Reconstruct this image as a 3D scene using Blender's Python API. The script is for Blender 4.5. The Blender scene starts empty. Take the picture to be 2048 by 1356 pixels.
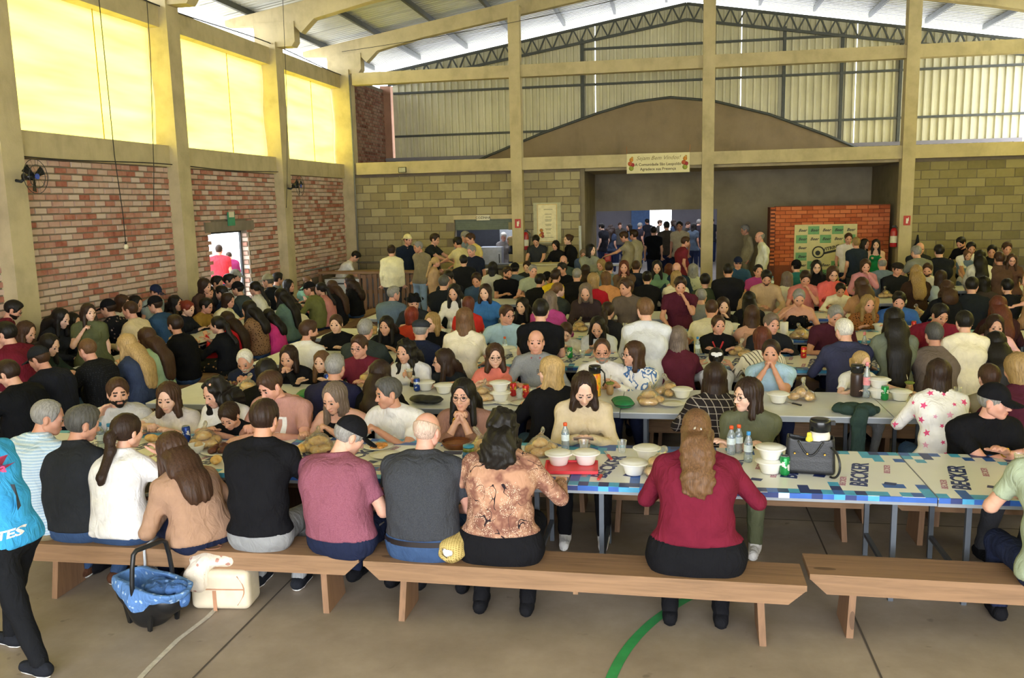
import bpy, math, itertools, random
import numpy as np
from mathutils import Matrix, Vector

SC = bpy.context.scene
COL = SC.collection
# ------------------------------------------------------------------ camera
CAM_H = 2.6
CAM_F, CAM_YAW, CAM_PITCH, CAM_ROLL = 1732.2, 0.17942, 0.15601, -0.02297      # focal length in pixels of a 2048 px wide frame
def cam_axes():
    cy, sy, cp, sp = math.cos(CAM_YAW), math.sin(CAM_YAW), math.cos(CAM_PITCH), math.sin(CAM_PITCH)
    f = np.array((-sy * cp, cy * cp, -sp)); r = np.array((cy, sy, 0.)); u = np.cross(r, f)
    c, s = math.cos(CAM_ROLL), math.sin(CAM_ROLL)
    return r * c + u * s, -r * s + u * c, f
CR, CU, CF = cam_axes()
def ray(x, y): return CF * CAM_F + CR * (x - 1024) - CU * (y - 678)
def on_z(x, y, z):
    d = ray(x, y); return np.array((0, 0, CAM_H)) + d * ((z - CAM_H) / d[2])
def on_y(x, y, Y):
    d = ray(x, y); return np.array((0, 0, CAM_H)) + d * (Y / d[1])
def on_x(x, y, X):
    d = ray(x, y); return np.array((0, 0, CAM_H)) + d * (X / d[0])
cam = bpy.data.cameras.new('camera'); camo = bpy.data.objects.new('camera', cam); COL.objects.link(camo)
cam.sensor_width = 36.0; cam.sensor_fit = 'HORIZONTAL'; cam.lens = 36.0 * CAM_F / 2048.0; cam.clip_start = 0.05; cam.clip_end = 300
camo.matrix_world = Matrix([[CR[i], CU[i], -CF[i], (0, 0, CAM_H)[i]] for i in range(3)] + [[0, 0, 0, 1]])
SC.camera = camo
# ------------------------------------------------------------------ daylight, added fill light and exposure
SC.view_settings.view_transform = 'Standard'; SC.view_settings.look = 'None'; SC.view_settings.gamma = 1.0
SC.view_settings.use_curve_mapping = False
SC.view_settings.exposure = 1.5
W_ = bpy.data.worlds.new('sky'); SC.world = W_; W_.use_nodes = True
W_.node_tree.nodes['Background'].inputs['Color'].default_value = (0.92, 0.96, 1.0, 1)
W_.node_tree.nodes['Background'].inputs['Strength'].default_value = 3.0
def area(name, loc, target, sx, sy, power, color=(1, 1, 1)):
    l = bpy.data.lights.new(name, 'AREA'); l.shape = 'RECTANGLE'; l.size = sx; l.size_y = sy; l.energy = power; l.color = color
    o = bpy.data.objects.new(name, l); COL.objects.link(o); o.location = loc
    o.rotation_euler = (Vector(target) - Vector(loc)).to_track_quat('-Z', 'Y').to_euler(); return o
# fill light added behind the viewer, acting like a flash on the front rows
area('rear_fill_light', (0.5, -3.6, 2.6), (0.5, 12, 1.6), 11, 4.2, 185, (.98, .98, 1.0))
SC.cycles.max_bounces = 6; SC.cycles.diffuse_bounces = 4; SC.cycles.glossy_bounces = 2; SC.cycles.transmission_bounces = 4; SC.cycles.transparent_max_bounces = 8
# ------------------------------------------------------------------ materials
def lin(c):
    if isinstance(c, str):
        c = c.lstrip('#'); c = [int(c[i:i + 2], 16) / 255 for i in (0, 2, 4)]
    return tuple(x / 12.92 if x <= .04045 else ((x + .055) / 1.055) ** 2.4 for x in c)
NAMED = dict(black='#18181b', white='#e9e6e2', cream='#e3d9bd', grey='#8e8f90', charcoal='#3a3b40', navy='#22283f', maroon='#75283a', red='#b3272f', pink='#e7b3b8', rose='#b06d78', blue='#3d66a8',
             lightblue='#a9c7de', denim='#3a5073', olive='#5d6149', green='#2f6b4a', teal='#4a6a66', brown='#5b3c2c', tan='#a9805f', beige='#cbb795', coral='#e08070', magenta='#a8437f', yellow='#e0c021',
             mint='#a9c9a6', orange='#d9622b', peach='#dca57c', greyblue='#75879b', greygreen='#9aa58c', darkgreen='#26382f', mustard='#a8853a', khaki='#8d8368', slate='#4d5a66', hotpink='#c83b7a', wine='#4e2230', skyblue='#4fa6d8', sneaker='#23252b')
_M = {}
class NT:
    def __init__(s, name):
        s.m = bpy.data.materials.new(name); s.m.use_nodes = True; s.t = s.m.node_tree; s.b = s.t.nodes['Principled BSDF']
    def n(s, typ, **kw):
        o = s.t.nodes.new('ShaderNode' + typ)
        for k, v in kw.items():
            if k in o.inputs.keys() if isinstance(k, str) else False: o.inputs[k].default_value = v
            else: setattr(o, k, v)
        return o
    def l(s, a, b): s.t.links.new(a, b)
    def set(s, **kw):
        for k, v in kw.items():
            s.b.inputs[k.replace('_', ' ')].default_value = v
        return s
    def coord(s, scale=(1, 1, 1), kind='Object', rot=(0, 0, 0)):
        c = s.n('TexCoord'); mp = s.n('Mapping'); s.l(c.outputs[kind], mp.inputs['Vector'])
        mp.inputs['Scale'].default_value = scale; mp.inputs['Rotation'].default_value = rot; return mp.outputs[0]
    def noise(s, vec, scale, detail=4, rough=.55, dist=0.):
        t = s.n('TexNoise'); t.inputs['Scale'].default_value = scale; t.inputs['Detail'].default_value = detail; t.inputs['Roughness'].default_value = rough; t.inputs['Distortion'].default_value = dist
        if vec is not None: s.l(vec, t.inputs['Vector'])
        return t.outputs['Fac']
    def ramp(s, fac, stops, mode='LINEAR'):
        r = s.n('ValToRGB'); r.color_ramp.interpolation = mode; e = r.color_ramp.elements
        while len(e) < len(stops): e.new(.5)
        for q, (p, c) in zip(e, stops): q.position = p; q.color = (*c[:3], 1)
        s.l(fac, r.inputs[0]); return r.outputs[0]
    def mix(s, f, a, b, mode='MIX'):
        x = s.n('Mix', data_type='RGBA', blend_type=mode)
        for k, v in ((0, f), (6, a), (7, b)):
            if hasattr(v, 'links') or hasattr(v, 'is_linked'): s.l(v, x.inputs[k])
            else: x.inputs[k].default_value = v if k == 0 else (*v[:3], 1)
        return x.outputs[2]
    def math(s, op, a, b=0., c=0.):
        x = s.n('Math', operation=op)
        for k, v in ((0, a), (1, b), (2, c)):
            if hasattr(v, 'is_linked'): s.l(v, x.inputs[k])
            else: x.inputs[k].default_value = v
        return x.outputs[0]
    def bump(s, fac, strength=.3, dist=.01):
        b = s.n('Bump'); b.inputs['Strength'].default_value = strength; b.inputs['Distance'].default_value = dist
        s.l(fac, b.inputs['Height']); s.l(b.outputs[0], s.b.inputs['Normal'])
    def base(s, sock): s.l(sock, s.b.inputs['Base Color'])
def shade(c, k): return tuple(min(1, x * k) for x in c)
def tone(c): return lin(NAMED.get(c, c)) if isinstance(c, str) else c

def plain(name, col, rough=.6, metal=0., var=.12, scale=12., bump=0., kind='Object', **kw):
    """a procedural surface of one colour with slight cloudy variation"""
    if name in _M: return _M[name]
    t = NT(name); c = tone(col); v = t.coord(kind=kind); f = t.noise(v, scale)
    t.base(t.ramp(f, [(.3, shade(c, 1 - var)), (.7, shade(c, 1 + var))])); t.set(Roughness=rough, Metallic=metal)
    for k, x in kw.items(): t.b.inputs[k.replace('_', ' ')].default_value = x
    if bump: t.bump(t.noise(v, scale * 6), bump)
    _M[name] = t.m; return t.m

SKINS = ['#d3a58d', '#c8957b', '#dfb8a2', '#bb8a70', '#d39f8b', '#a0725a']
def skin_mat(i):
    k = 'skin_%d' % i
    if k not in _M:
        t = NT(k); c = tone(SKINS[i]); v = t.coord(); f = t.noise(v, 25); g = t.noise(v, 220)
        t.base(t.ramp(f, [(.3, (c[0] * .95, c[1] * .86, c[2] * .84)), (.7, (c[0] * 1.04, c[1] * 1.04, c[2] * 1.04))])); t.set(Roughness=.5, Specular_IOR_Level=.35)
        t.b.inputs['Subsurface Weight'].default_value = 0.0
        t.bump(g, .08, .002); _M[k] = t.m
    return _M[k]
def lip_mat(i): 
    c = tone(SKINS[i]); return plain('lips_%d' % i, (c[0] * .82, c[1] * .62, c[2] * .62), .4, var=.08, scale=60)
HAIRS = dict(black='#17130f', darkbrown='#2a1c14', brown='#3c281b', lightbrown='#5f442c', blond='#a5895c', dirtyblond='#8a7047', grey='#7d7a75', darkgrey='#484642', white='#c5c0b5', red='#6d2a1c', auburn='#51281b', greybrown='#64564a', thin='#b59c8c')
def hair_mat(n):
    k = 'hair_' + n
    if k not in _M:
        t = NT(k); c = tone(HAIRS[n]); v = t.coord((1, 1, .12)); f = t.noise(v, 130, 3); g = t.noise(t.coord((1, 1, .4)), 16)
        a = t.ramp(f, [(.32, shade(c, .5)), (.7, shade(c, 1.5))]); t.base(t.mix(t.math('MULTIPLY', g, .5), a, shade(c, 1.7))); t.set(Roughness=.5, Specular_IOR_Level=.25)
        t.bump(f, .5, .006); _M[k] = t.m
    return _M[k]

def cloth(spec):
    """'colour' or 'pattern:colour:colour'"""
    if spec in _M: return _M[spec]
    q = spec.split(':'); t = NT('cloth_' + spec.replace('#', '').replace(':', '_')); v = t.coord()
    if len(q) == 1:
        c = tone(q[0]); f = t.noise(v, 9, 3); t.base(t.ramp(f, [(.3, shade(c, .88)), (.7, shade(c, 1.1))]))
    else:
        a, b = tone(q[1]), tone(q[2]); p = q[0]; sep = t.n('SeparateXYZ'); t.l(v, sep.inputs[0]); X, Y, Z = sep.outputs
        c3 = tone(q[3]) if len(q) > 3 else b
        if p == 'stripes':
            t.base(t.mix(t.math('GREATER_THAN', t.math('SINE', t.math('MULTIPLY', Z, 330.)), .2), a, b))
        elif p == 'vstripes':
            t.base(t.mix(t.math('GREATER_THAN', t.math('SINE', t.math('MULTIPLY', t.math('ADD', X, t.math('MULTIPLY', Y, .6)), 170.)), .72), a, b))
        elif p == 'plaid':
            gx = t.math('GREATER_THAN', t.math('SINE', t.math('MULTIPLY', t.math('ADD', X, t.math('MULTIPLY', Y, .5)), 105.)), .93); gz = t.math('GREATER_THAN', t.math('SINE', t.math('MULTIPLY', Z, 125.)), .95)
            t.base(t.mix(t.math('MAXIMUM', gx, gz), a, b))
        elif p == 'checks':
            gx = t.math('GREATER_THAN', t.math('SINE', t.math('MULTIPLY', X, 420.)), .0); gz = t.math('GREATER_THAN', t.math('SINE', t.math('MULTIPLY', t.math('ADD', Z, Y), 420.)), .0)
            t.base(t.mix(t.math('MULTIPLY', gx, gz), a, b))
        elif p == 'leopard':
            vo = t.n('TexVoronoi'); vo.inputs['Scale'].default_value = 38; t.l(v, vo.inputs['Vector']); n = t.noise(v, 60)
            t.base(t.mix(t.math('LESS_THAN', t.math('ADD', vo.outputs['Distance'], t.math('MULTIPLY', n, .5)), .55), a, b))
        elif p == 'floral':
            vo = t.n('TexVoronoi'); vo.inputs['Scale'].default_value = 17; t.l(v, vo.inputs['Vector']); n = t.noise(v, 35)
            t.base(t.mix(t.math('LESS_THAN', t.math('ADD', vo.outputs['Distance'], t.math('MULTIPLY', n, .6)), .52), a, b))
        elif p == 'paisley':
            n1 = t.noise(v, 6, 3); base = t.ramp(n1, [(.38, a), (.5, b), (.62, a)])
            vo = t.n('TexVoronoi', feature='DISTANCE_TO_EDGE'); vo.inputs['Scale'].default_value = 11; t.l(v, vo.inputs['Vector'])
            swirl = t.math('MULTIPLY', t.math('LESS_THAN', t.math('ABSOLUTE', t.math('SUBTRACT', t.noise(v, 6.5, 0, .5, 1.6), .5)), .010), t.math('GREATER_THAN', t.noise(v, 8, 1), .5))
            sp = t.math('MULTIPLY', t.math('GREATER_THAN', t.noise(v, 170, 1), .60), t.math('GREATER_THAN', t.noise(v, 9), .5))
            t.base(t.mix(swirl, t.mix(sp, base, c3), tone('#2a2226')))
        elif p == 'brush':
            n = t.noise(t.coord((1, 1, .5)), 11, 2, .4, 1.5); t.base(t.ramp(n, [(.50, a), (.53, b), (.60, b), (.63, a)]))
        elif p == 'heather':
            n = t.noise(t.coord((1, 1, 2.5)), 150, 2); t.base(t.ramp(n, [(.35, a), (.65, b)]))
        elif p == 'dots':
            vo = t.n('TexVoronoi'); vo.inputs['Scale'].default_value = 50; vo.inputs['Randomness'].default_value = .2; t.l(v, vo.inputs['Vector'])
            t.base(t.mix(t.math('LESS_THAN', vo.outputs['Distance'], .25), a, b))
        elif p == 'blocks':
            t.base(t.mix(t.math('GREATER_THAN', Z, .95), a, b))
    t.set(Roughness=.9, Specular_IOR_Level=.08)
    t.b.inputs['Sheen Weight'].default_value = .0
    fo = t.noise(t.coord((1, 1, .55)), 13, 3, .5, 1.2); fi = t.noise(v, 420, 2); t.bump(t.math('ADD', fo, t.math('MULTIPLY', fi, .04)), .55, .035)
    _M[spec] = t.m; return t.m

def MAT(n):
    if n in _M: return _M[n]
    if n == 'eye_white': return plain(n, '#dcd6d0', .25, var=.03)
    if n == 'eye_dark': return plain(n, '#2a1a12', .15, var=.1)
    if n == 'glasses_frame': return plain(n, '#221c1a', .35, var=.1)
    raise KeyError(n)
# ------------------------------------------------------------------ geometry helpers
def nz(v):
    v = np.asarray(v, float); return v / (np.linalg.norm(v) + 1e-12)

def smin(a, b, k):
    if k <= 0: return np.minimum(a, b)
    h = np.clip(0.5 + 0.5 * (b - a) / k, 0, 1)
    return b * (1 - h) + a * h - k * h * (1 - h)

def smax(a, b, k): return -smin(-a, -b, k)

class Cone:
    """round cone a->b with radii, optionally flattened along n (squash > 1 is thinner)"""
    def __init__(s, a, b, ra, rb, n=None, sq=1.0, k=0.03):
        s.a, s.b, s.ra, s.rb, s.n, s.sq, s.k = np.asarray(a, float), np.asarray(b, float), ra, rb, n, sq, k
    def box(s):
        r = max(s.ra, s.rb) + 0.03
        return np.minimum(s.a, s.b) - r, np.maximum(s.a, s.b) + r
    def __call__(s, p, off=0.0):
        a, b = s.a, s.b
        q = p - a
        d = b - a
        if s.n is not None:
            q = q + s.n * ((q @ s.n)[..., None] * (s.sq - 1))
            d = d + s.n * (d @ s.n) * (s.sq - 1)
        t = np.clip((q @ d) / (d @ d + 1e-9), 0, 1)
        r = s.ra + (s.rb - s.ra) * t + off
        dist = np.linalg.norm(q - t[..., None] * d, axis=-1) - r
        return dist if s.n is None else dist / (1 + 0.35 * (s.sq - 1))

class Ell:
    def __init__(s, c, r, k=0.02, R=None):
        s.c, s.r, s.k, s.R = np.asarray(c, float), np.asarray(r, float), k, R
    def box(s):
        m = s.r.max() + 0.02
        return s.c - m, s.c + m
    def __call__(s, p, off=0.0):
        q = p - s.c
        if s.R is not None: q = q @ s.R
        r = s.r + off
        k0 = np.linalg.norm(q / r, axis=-1); k1 = np.linalg.norm(q / (r * r), axis=-1) + 1e-9
        return k0 * (k0 - 1) / k1

def union(prims, p, off=0.0):
    d = None
    for pr in prims:
        e = pr(p, off)
        d = e if d is None else smin(d, e, pr.k)
    return d

def surface(fn, lo, hi, h):
    """surface nets of the field fn over a box: returns verts, quads"""
    lo = np.asarray(lo, float) - 1.5 * h; hi = np.asarray(hi, float) + 1.5 * h
    n = np.maximum(3, np.ceil((hi - lo) / h).astype(int) + 1)
    n = ((n + 3) // 4) * 4
    nb = n // 4
    bc = np.stack(np.meshgrid(*[np.arange(k) for k in nb], indexing='ij'), -1).reshape(-1, 3)
    dc = np.asarray(fn((lo + h * (bc * 4 + 1.5)).astype(np.float32)))
    D = np.where(dc < 0, -1., 1.).astype(np.float32).reshape(nb).repeat(4, 0).repeat(4, 1).repeat(4, 2)
    act_b = bc[np.abs(dc) < 4 * h * .95 + .012] * 4
    loc = np.stack(np.meshgrid(*[np.arange(4)] * 3, indexing='ij'), -1).reshape(-1, 3)
    I = (act_b[:, None] + loc[None]).reshape(-1, 3)
    D[I[:, 0], I[:, 1], I[:, 2]] = fn((lo + h * I).astype(np.float32))
    D[0] = D[-1] = 1.0; D[:, 0] = D[:, -1] = 1.0; D[:, :, 0] = D[:, :, -1] = 1.0
    S = D < 0
    c = np.zeros(tuple(n - 1), np.int8)
    for i in (0, 1):
        for j in (0, 1):
            for k in (0, 1):
                c += S[i:n[0] - 1 + i, j:n[1] - 1 + j, k:n[2] - 1 + k]
    act = (c > 0) & (c < 8)
    idx = -np.ones(act.shape, int); A = np.argwhere(act); idx[act] = np.arange(len(A))
    if len(A) == 0: return np.zeros((0, 3)), np.zeros((0, 4), int)
    acc = np.zeros((len(A), 3)); cnt = np.zeros(len(A))
    corners = [(i, j, k) for i in (0, 1) for j in (0, 1) for k in (0, 1)]
    for a in corners:
        for x in range(3):
            if a[x]: continue
            b = list(a); b[x] = 1
            da = D[A[:, 0] + a[0], A[:, 1] + a[1], A[:, 2] + a[2]]
            db = D[A[:, 0] + b[0], A[:, 1] + b[1], A[:, 2] + b[2]]
            m = (da < 0) != (db < 0)
            t = da[m] / (da[m] - db[m])
            q = np.tile(np.array(a, float), (m.sum(), 1)); q[:, x] = t
            acc[m] += q; cnt[m] += 1
    V = lo + h * (A + acc / np.maximum(cnt, 1)[:, None])
    Q = []
    for x in range(3):
        y, z = (x + 1) % 3, (x + 2) % 3
        sl0 = [slice(1, -1)] * 3; sl0[x] = slice(0, -1)
        sl1 = [slice(1, -1)] * 3; sl1[x] = slice(1, None)
        s0, s1 = S[tuple(sl0)], S[tuple(sl1)]
        for flip, M in ((0, s0 & ~s1), (1, ~s0 & s1)):
            E = np.argwhere(M)
            if not len(E): continue
            off = np.ones(3, int); off[x] = 0
            E = E + off
            def at(dy, dz):
                e = E.copy(); e[:, y] -= dy; e[:, z] -= dz
                return idx[e[:, 0], e[:, 1], e[:, 2]]
            q = np.stack([at(1, 1), at(0, 1), at(0, 0), at(1, 0)], 1)
            Q.append(q[:, ::-1] if flip else q)
    Q = np.concatenate(Q) if Q else np.zeros((0, 4), int)
    return V, Q[(Q >= 0).all(1)]

class MB:
    """collects polygons with material slots; build() links ONE mesh object"""
    def __init__(s): s.V = []; s.F = []; s.C = []; s.M = []; s.S = []; s.n = 0
    def faces(s, F, m, smooth, o):
        if isinstance(F, np.ndarray):
            c = np.full(len(F), F.shape[1], np.int32); fl = (F + o).astype(np.int32).ravel()
        else:
            c = np.array([len(f) for f in F], np.int32); fl = np.fromiter(itertools.chain.from_iterable(F), np.int32) + o
        s.C.append(c); s.F.append(fl.astype(np.int32)); k = len(c)
        s.M.append(np.asarray(m, np.int32) if hasattr(m, '__len__') else np.full(k, m, np.int32)); s.S.append(np.full(k, smooth, bool))
    def add(s, V, F, m=0, smooth=False):
        V = np.asarray(V, float).reshape(-1, 3)
        if len(F): s.faces(F, m, smooth, s.n)
        s.V.append(V); s.n += len(V)
        return s
    def box(s, c, d, m=0, R=None, bev=0.0):
        c = np.asarray(c, float); x, y, z = np.asarray(d, float) / 2
        V = np.array([(-x, -y, -z), (x, -y, -z), (x, y, -z), (-x, y, -z), (-x, -y, z), (x, -y, z), (x, y, z), (-x, y, z)])
        if R is not None: V = V @ np.asarray(R).T
        return s.add(V + c, [(0, 3, 2, 1), (4, 5, 6, 7), (0, 1, 5, 4), (1, 2, 6, 5), (2, 3, 7, 6), (3, 0, 4, 7)], m)
    def span(s, a, b, m=0): 
        a = np.asarray(a, float); b = np.asarray(b, float)
        return s.box((a + b) / 2, np.abs(b - a), m)
    def bar(s, a, b, w, t=None, m=0, up=(0, 0, 1)):
        a = np.asarray(a, float); b = np.asarray(b, float); t = t or w
        d = nz(b - a); r = np.cross(d, up)
        if np.linalg.norm(r) < 1e-4: r = np.cross(d, (1, 0, 0))
        r = nz(r); u = np.cross(r, d)
        return s.box((a + b) / 2, (w, np.linalg.norm(b - a), t), m, np.stack([r, d, u], 1))
    def prism(s, pts, axis, a, b, m=0):
        """extrude a 2D outline (ccw) along an axis from a to b"""
        n = len(pts); V = []
        for t in (a, b):
            for (u, v) in pts:
                q = [u, v]; q.insert(axis, t); V.append(q)
        F = [list(range(n))[::-1], list(range(n, 2 * n))] + [(i, (i + 1) % n, n + (i + 1) % n, n + i) for i in range(n)]
        if axis == 1: F = [list(f)[::-1] for f in F]
        return s.add(V, F, m)
    def tube(s, pts, rad, seg=8, m=0, caps=True, smooth=True):
        pts = np.asarray(pts, float); n = len(pts)
        rad = np.broadcast_to(np.asarray(rad, float), (n,)) if np.ndim(rad) < 2 else rad
        T = np.gradient(pts, axis=0) if n > 2 else np.repeat([pts[1] - pts[0]], 2, 0)
        ref = np.array((0, 0, 1.0)); 
        if abs(nz(T[0])[2]) > 0.9: ref = np.array((1.0, 0, 0))
        V = []; r = None
        for i in range(n):
            t = nz(T[i]); r = nz(np.cross(t, ref) if r is None else r - t * (r @ t)); u = np.cross(r, t)
            ang = np.arange(seg) * 2 * np.pi / seg
            V.append(pts[i] + rad[i] * (np.cos(ang)[:, None] * r - np.sin(ang)[:, None] * u))
        F = [(i * seg + j, i * seg + (j + 1) % seg, (i + 1) * seg + (j + 1) % seg, (i + 1) * seg + j) for i in range(n - 1) for j in range(seg)]
        F = [f[::-1] for f in F]
        s.add(np.concatenate(V), F, m, smooth)
        if caps:
            o = s.n - n * seg
            s.faces([[j for j in range(seg)], [(n - 1) * seg + j for j in range(seg)][::-1]], m, False, o)
        return s
    def lathe(s, prof, c=(0, 0, 0), seg=20, m=0, smooth=True, sx=1.0, sy=1.0, close=True):
        """profile of (r, z) from bottom to top; m may list a slot per profile band"""
        ang = np.arange(seg) * 2 * np.pi / seg; n = len(prof)
        V = np.concatenate([np.stack([r * np.cos(ang) * sx, r * np.sin(ang) * sy, np.full(seg, z)], 1) for r, z in prof]) + np.asarray(c, float)
        F = []; M = []
        for i in range(n - 1):
            for j in range(seg):
                F.append((i * seg + j, i * seg + (j + 1) % seg, (i + 1) * seg + (j + 1) % seg, (i + 1) * seg + j)); M.append(m[i] if hasattr(m, '__len__') else m)
        s.add(V, F, M, smooth)
        if close:
            s.faces([[j for j in range(seg)][::-1], [(n - 1) * seg + j for j in range(seg)]], [m[0], m[-1]] if hasattr(m, '__len__') else m, False, s.n - n * seg)
        return s
    def mesh(s, name, mats):
        me = bpy.data.meshes.new(name)
        if not s.C: print('EMPTY MESH', name); return me
        V = np.concatenate(s.V) if s.V else np.zeros((0, 3))
        L = np.concatenate(s.C) if s.C else np.zeros(0, np.int32); st = np.concatenate([[0], np.cumsum(L)[:-1]]).astype(np.int32)
        me.vertices.add(len(V)); me.vertices.foreach_set('co', V.astype(np.float32).ravel())
        fl = np.concatenate(s.F) if s.F else np.zeros(0, np.int32)
        me.loops.add(len(fl)); me.loops.foreach_set('vertex_index', fl)
        me.polygons.add(len(L)); me.polygons.foreach_set('loop_start', st)
        me.polygons.foreach_set('material_index', np.concatenate(s.M))
        me.polygons.foreach_set('use_smooth', np.concatenate(s.S))
        for mt in (mats if isinstance(mats, (list, tuple)) else [mats]): me.materials.append(mt)
        me.update(calc_edges=True)
        return me
    def build(s, name, mats, parent=None, loc=None, **tags):
        return link(name, s.mesh(name, mats), parent, loc, **tags)

def link(name, data, parent=None, loc=None, label=None, cat=None, group=None, kind=None, rz=None):
    o = bpy.data.objects.new(name, data); COL.objects.link(o)
    if parent is not None: o.parent = parent
    if loc is not None: o.location = [float(v) for v in loc]
    if rz is not None: o.rotation_euler = (0, 0, float(rz))
    tag(o, label, cat, group, kind); return o

def tag(o, label=None, cat=None, group=None, kind=None):
    if label: o['label'] = label
    if cat: o['category'] = cat
    if group: o['group'] = group
    if kind: o['kind'] = kind
    return o

def empty(name, loc, rz=0, **tags):
    return link(name, None, None, loc, rz=rz, **tags)

def copy_tree(o, parent=None, loc=None, rz=None):
    c = o.copy(); COL.objects.link(c); c.parent = parent
    if loc is not None: c.location = [float(v) for v in loc]
    if rz is not None: c.rotation_euler = (0, 0, float(rz))
    for ch in list(o.children): copy_tree(ch, c)
    return c
# ------------------------------------------------------------------ people
SKIN, LIP, WHITE, IRIS, BROW, BEARD = range(6)
def head_template(h, kind='m'):
    fem = kind == 'f'
    j = 0.92 if fem else 1.0
    pr = [Ell((0, -.014, .026), (.074, .093, .087), .02),
          Ell((0, .026, -.034), (.057 * j, .060, .074), .03),
          Ell((0, .058, -.090), (.026 * j, .024, .022), .028),
          Cone((-.044 * j, .004, -.056), (.044 * j, .004, -.056), .026, .026, k=.03),
          Ell((-.037, .052, -.026), (.026, .024, .027), .025), Ell((.037, .052, -.026), (.026, .024, .027), .025),
          Cone((-.034, .070, .016), (.034, .070, .016), .013 if fem else .016, .013 if fem else .016, k=.02),
          Cone((0, .080, .004), (0, .103, -.033), .008, .0115, k=.012),
          Ell((-.011, .092, -.037), (.009, .011, .008), .006), Ell((.011, .092, -.037), (.009, .011, .008), .006),
          Ell((-.077, -.010, -.012), (.008, .017, .031), .006), Ell((.077, -.010, -.012), (.008, .017, .031), .006)]
    lips = [Ell((0, .0845, -.0615), (.0225, .0095, .0045), .003), Ell((0, .0825, -.0712), (.019, .0095, .0055), .003)]
    def f(p):
        d = union(pr, p)
        for sx in (-1, 1):
            d = smax(d, -(np.linalg.norm(p - np.array((sx * .031, .101, -.001)), axis=-1) - .0175), .012)
        d = smin(d, union(lips, p), .005)
        sl = Ell((0, .098, -.0665), (.021, .012, .0015))(p)
        return smax(d, -sl, .003)
    V, Q = surface(f, (-.1, -.12, -.125), (.1, .13, .125), h)
    C = V[Q].mean(1); M = np.zeros(len(Q), int)
    lip = (np.abs(C[:, 0]) < .024 - .5 * np.abs(C[:, 2] + .0665)) & (np.abs(C[:, 2] + .0665) < .0095) & (C[:, 1] > .075)
    M[lip] = LIP
    x = np.abs(C[:, 0]); br = (x > .013) & (x < .046) & (C[:, 1] > .045) & (np.abs(C[:, 2] - (.0235 - 4.5 * (x - .03) ** 2)) < (.0030 if fem else .0042) + h * .08)
    M[br] = BROW
    mb = [(V, Q, M)]
    n = 9 if h < .009 else 6 if h < .015 else 5
    for sx in (-1, 1):
        th = np.linspace(0, np.pi, n); ph = np.linspace(0, 2 * np.pi, n * 2, endpoint=False)
        T, Ph = np.meshgrid(th, ph, indexing='ij')
        # axis along +y so the iris is the first rings
        E = np.stack([np.sin(T) * np.cos(Ph), np.cos(T), np.sin(T) * np.sin(Ph)], -1).reshape(-1, 3) * np.array((.0145, .012, .0105)) + np.array((sx * .031, .0765, -.0015))
        m = n * 2
        F = np.array([(i * m + k, i * m + (k + 1) % m, (i + 1) * m + (k + 1) % m, (i + 1) * m + k) for i in range(n - 1) for k in range(m)])
        R = np.array([IRIS if i < (n * .25) else WHITE for i in range(n - 1) for k in range(m)])
        mb.append((E, F[:, ::-1], R))
        L = surface(lambda p: np.maximum(Ell((sx * .031, .0765, -.0012), (.0163, .0137, .0125))(p),   .0062 - (p[:, 2] + .0012) + .15 * (p[:, 1] - .0765)), (sx * .031 - .018, .06, -.015), (sx * .031 + .018, .095, .015), max(.0036, h * .55))
        mb.append((L[0], L[1], np.zeros(len(L[1]), int)))
    o = 0; Vs = []; Fs = []; Ms = []
    for v, q, m in mb:
        Vs.append(v); Fs.append(q + o); Ms.append(m); o += len(v)
    return np.concatenate(Vs), np.concatenate(Fs), np.concatenate(Ms)

def hand_template(h, pose):
    """right hand, wrist at origin, fingers along +y, palm facing -z, thumb on -x side"""
    pr = [Cone((0, -.02, 0), (0, .02, 0), .026, .028, np.array((0, 0, 1.)), 1.35, .015),
          Cone((-.016, .03, 0), (-.022, .085, 0), .024, .016, np.array((0, 0, 1.)), 1.5, .02),
          Cone((.014, .03, 0), (.020, .080, 0), .022, .015, np.array((0, 0, 1.)), 1.5, .02)]
    cu = {'rest': (.35, .45), 'grip': (1.15, 1.25), 'flat': (.1, .12)}[pose]
    for i, (x, l, y) in enumerate(((-.030, .070, .088), (-.010, .078, .094), (.011, .072, .091), (.030, .055, .082))):
        a = np.array((x, y - .012, 0)); ang = 0
        spread = x * .9 if pose == 'flat' else x * .35
        for s, (f, rr) in enumerate(((.46, .0105), (.31, .0098), (.25, .0088))):
            ang += cu[0] * .9 if s == 0 else cu[1] * (.9 if s == 1 else .6)
            b = a + l * f * np.array((spread * 2, np.cos(ang), -np.sin(ang)))
            pr.append(Cone(a, b, rr, rr - .0009, k=.006)); a = b
    t = np.array((-.028, .025, -.006)); 
    for d, l, rr in ((np.array((-.75, .62, -.25)), .046, .0135), (np.array((-.42, .85, -.35 if pose != 'grip' else -.6)), .034, .0115), (np.array((-.1, .95, -.4)), .028, .0098)):
        b = t + nz(d) * l; pr.append(Cone(t, b, rr, rr - .001, k=.008)); t = b
    return surface(lambda p: union(pr, p), (-.1, -.05, -.11), (.06, .2, .045), h)

def hair_template(style, h):
    if style.endswith('+'):
        return hair_template_cut(style[:-1], h)
    return hair_template_cut(style, h, False)

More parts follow.
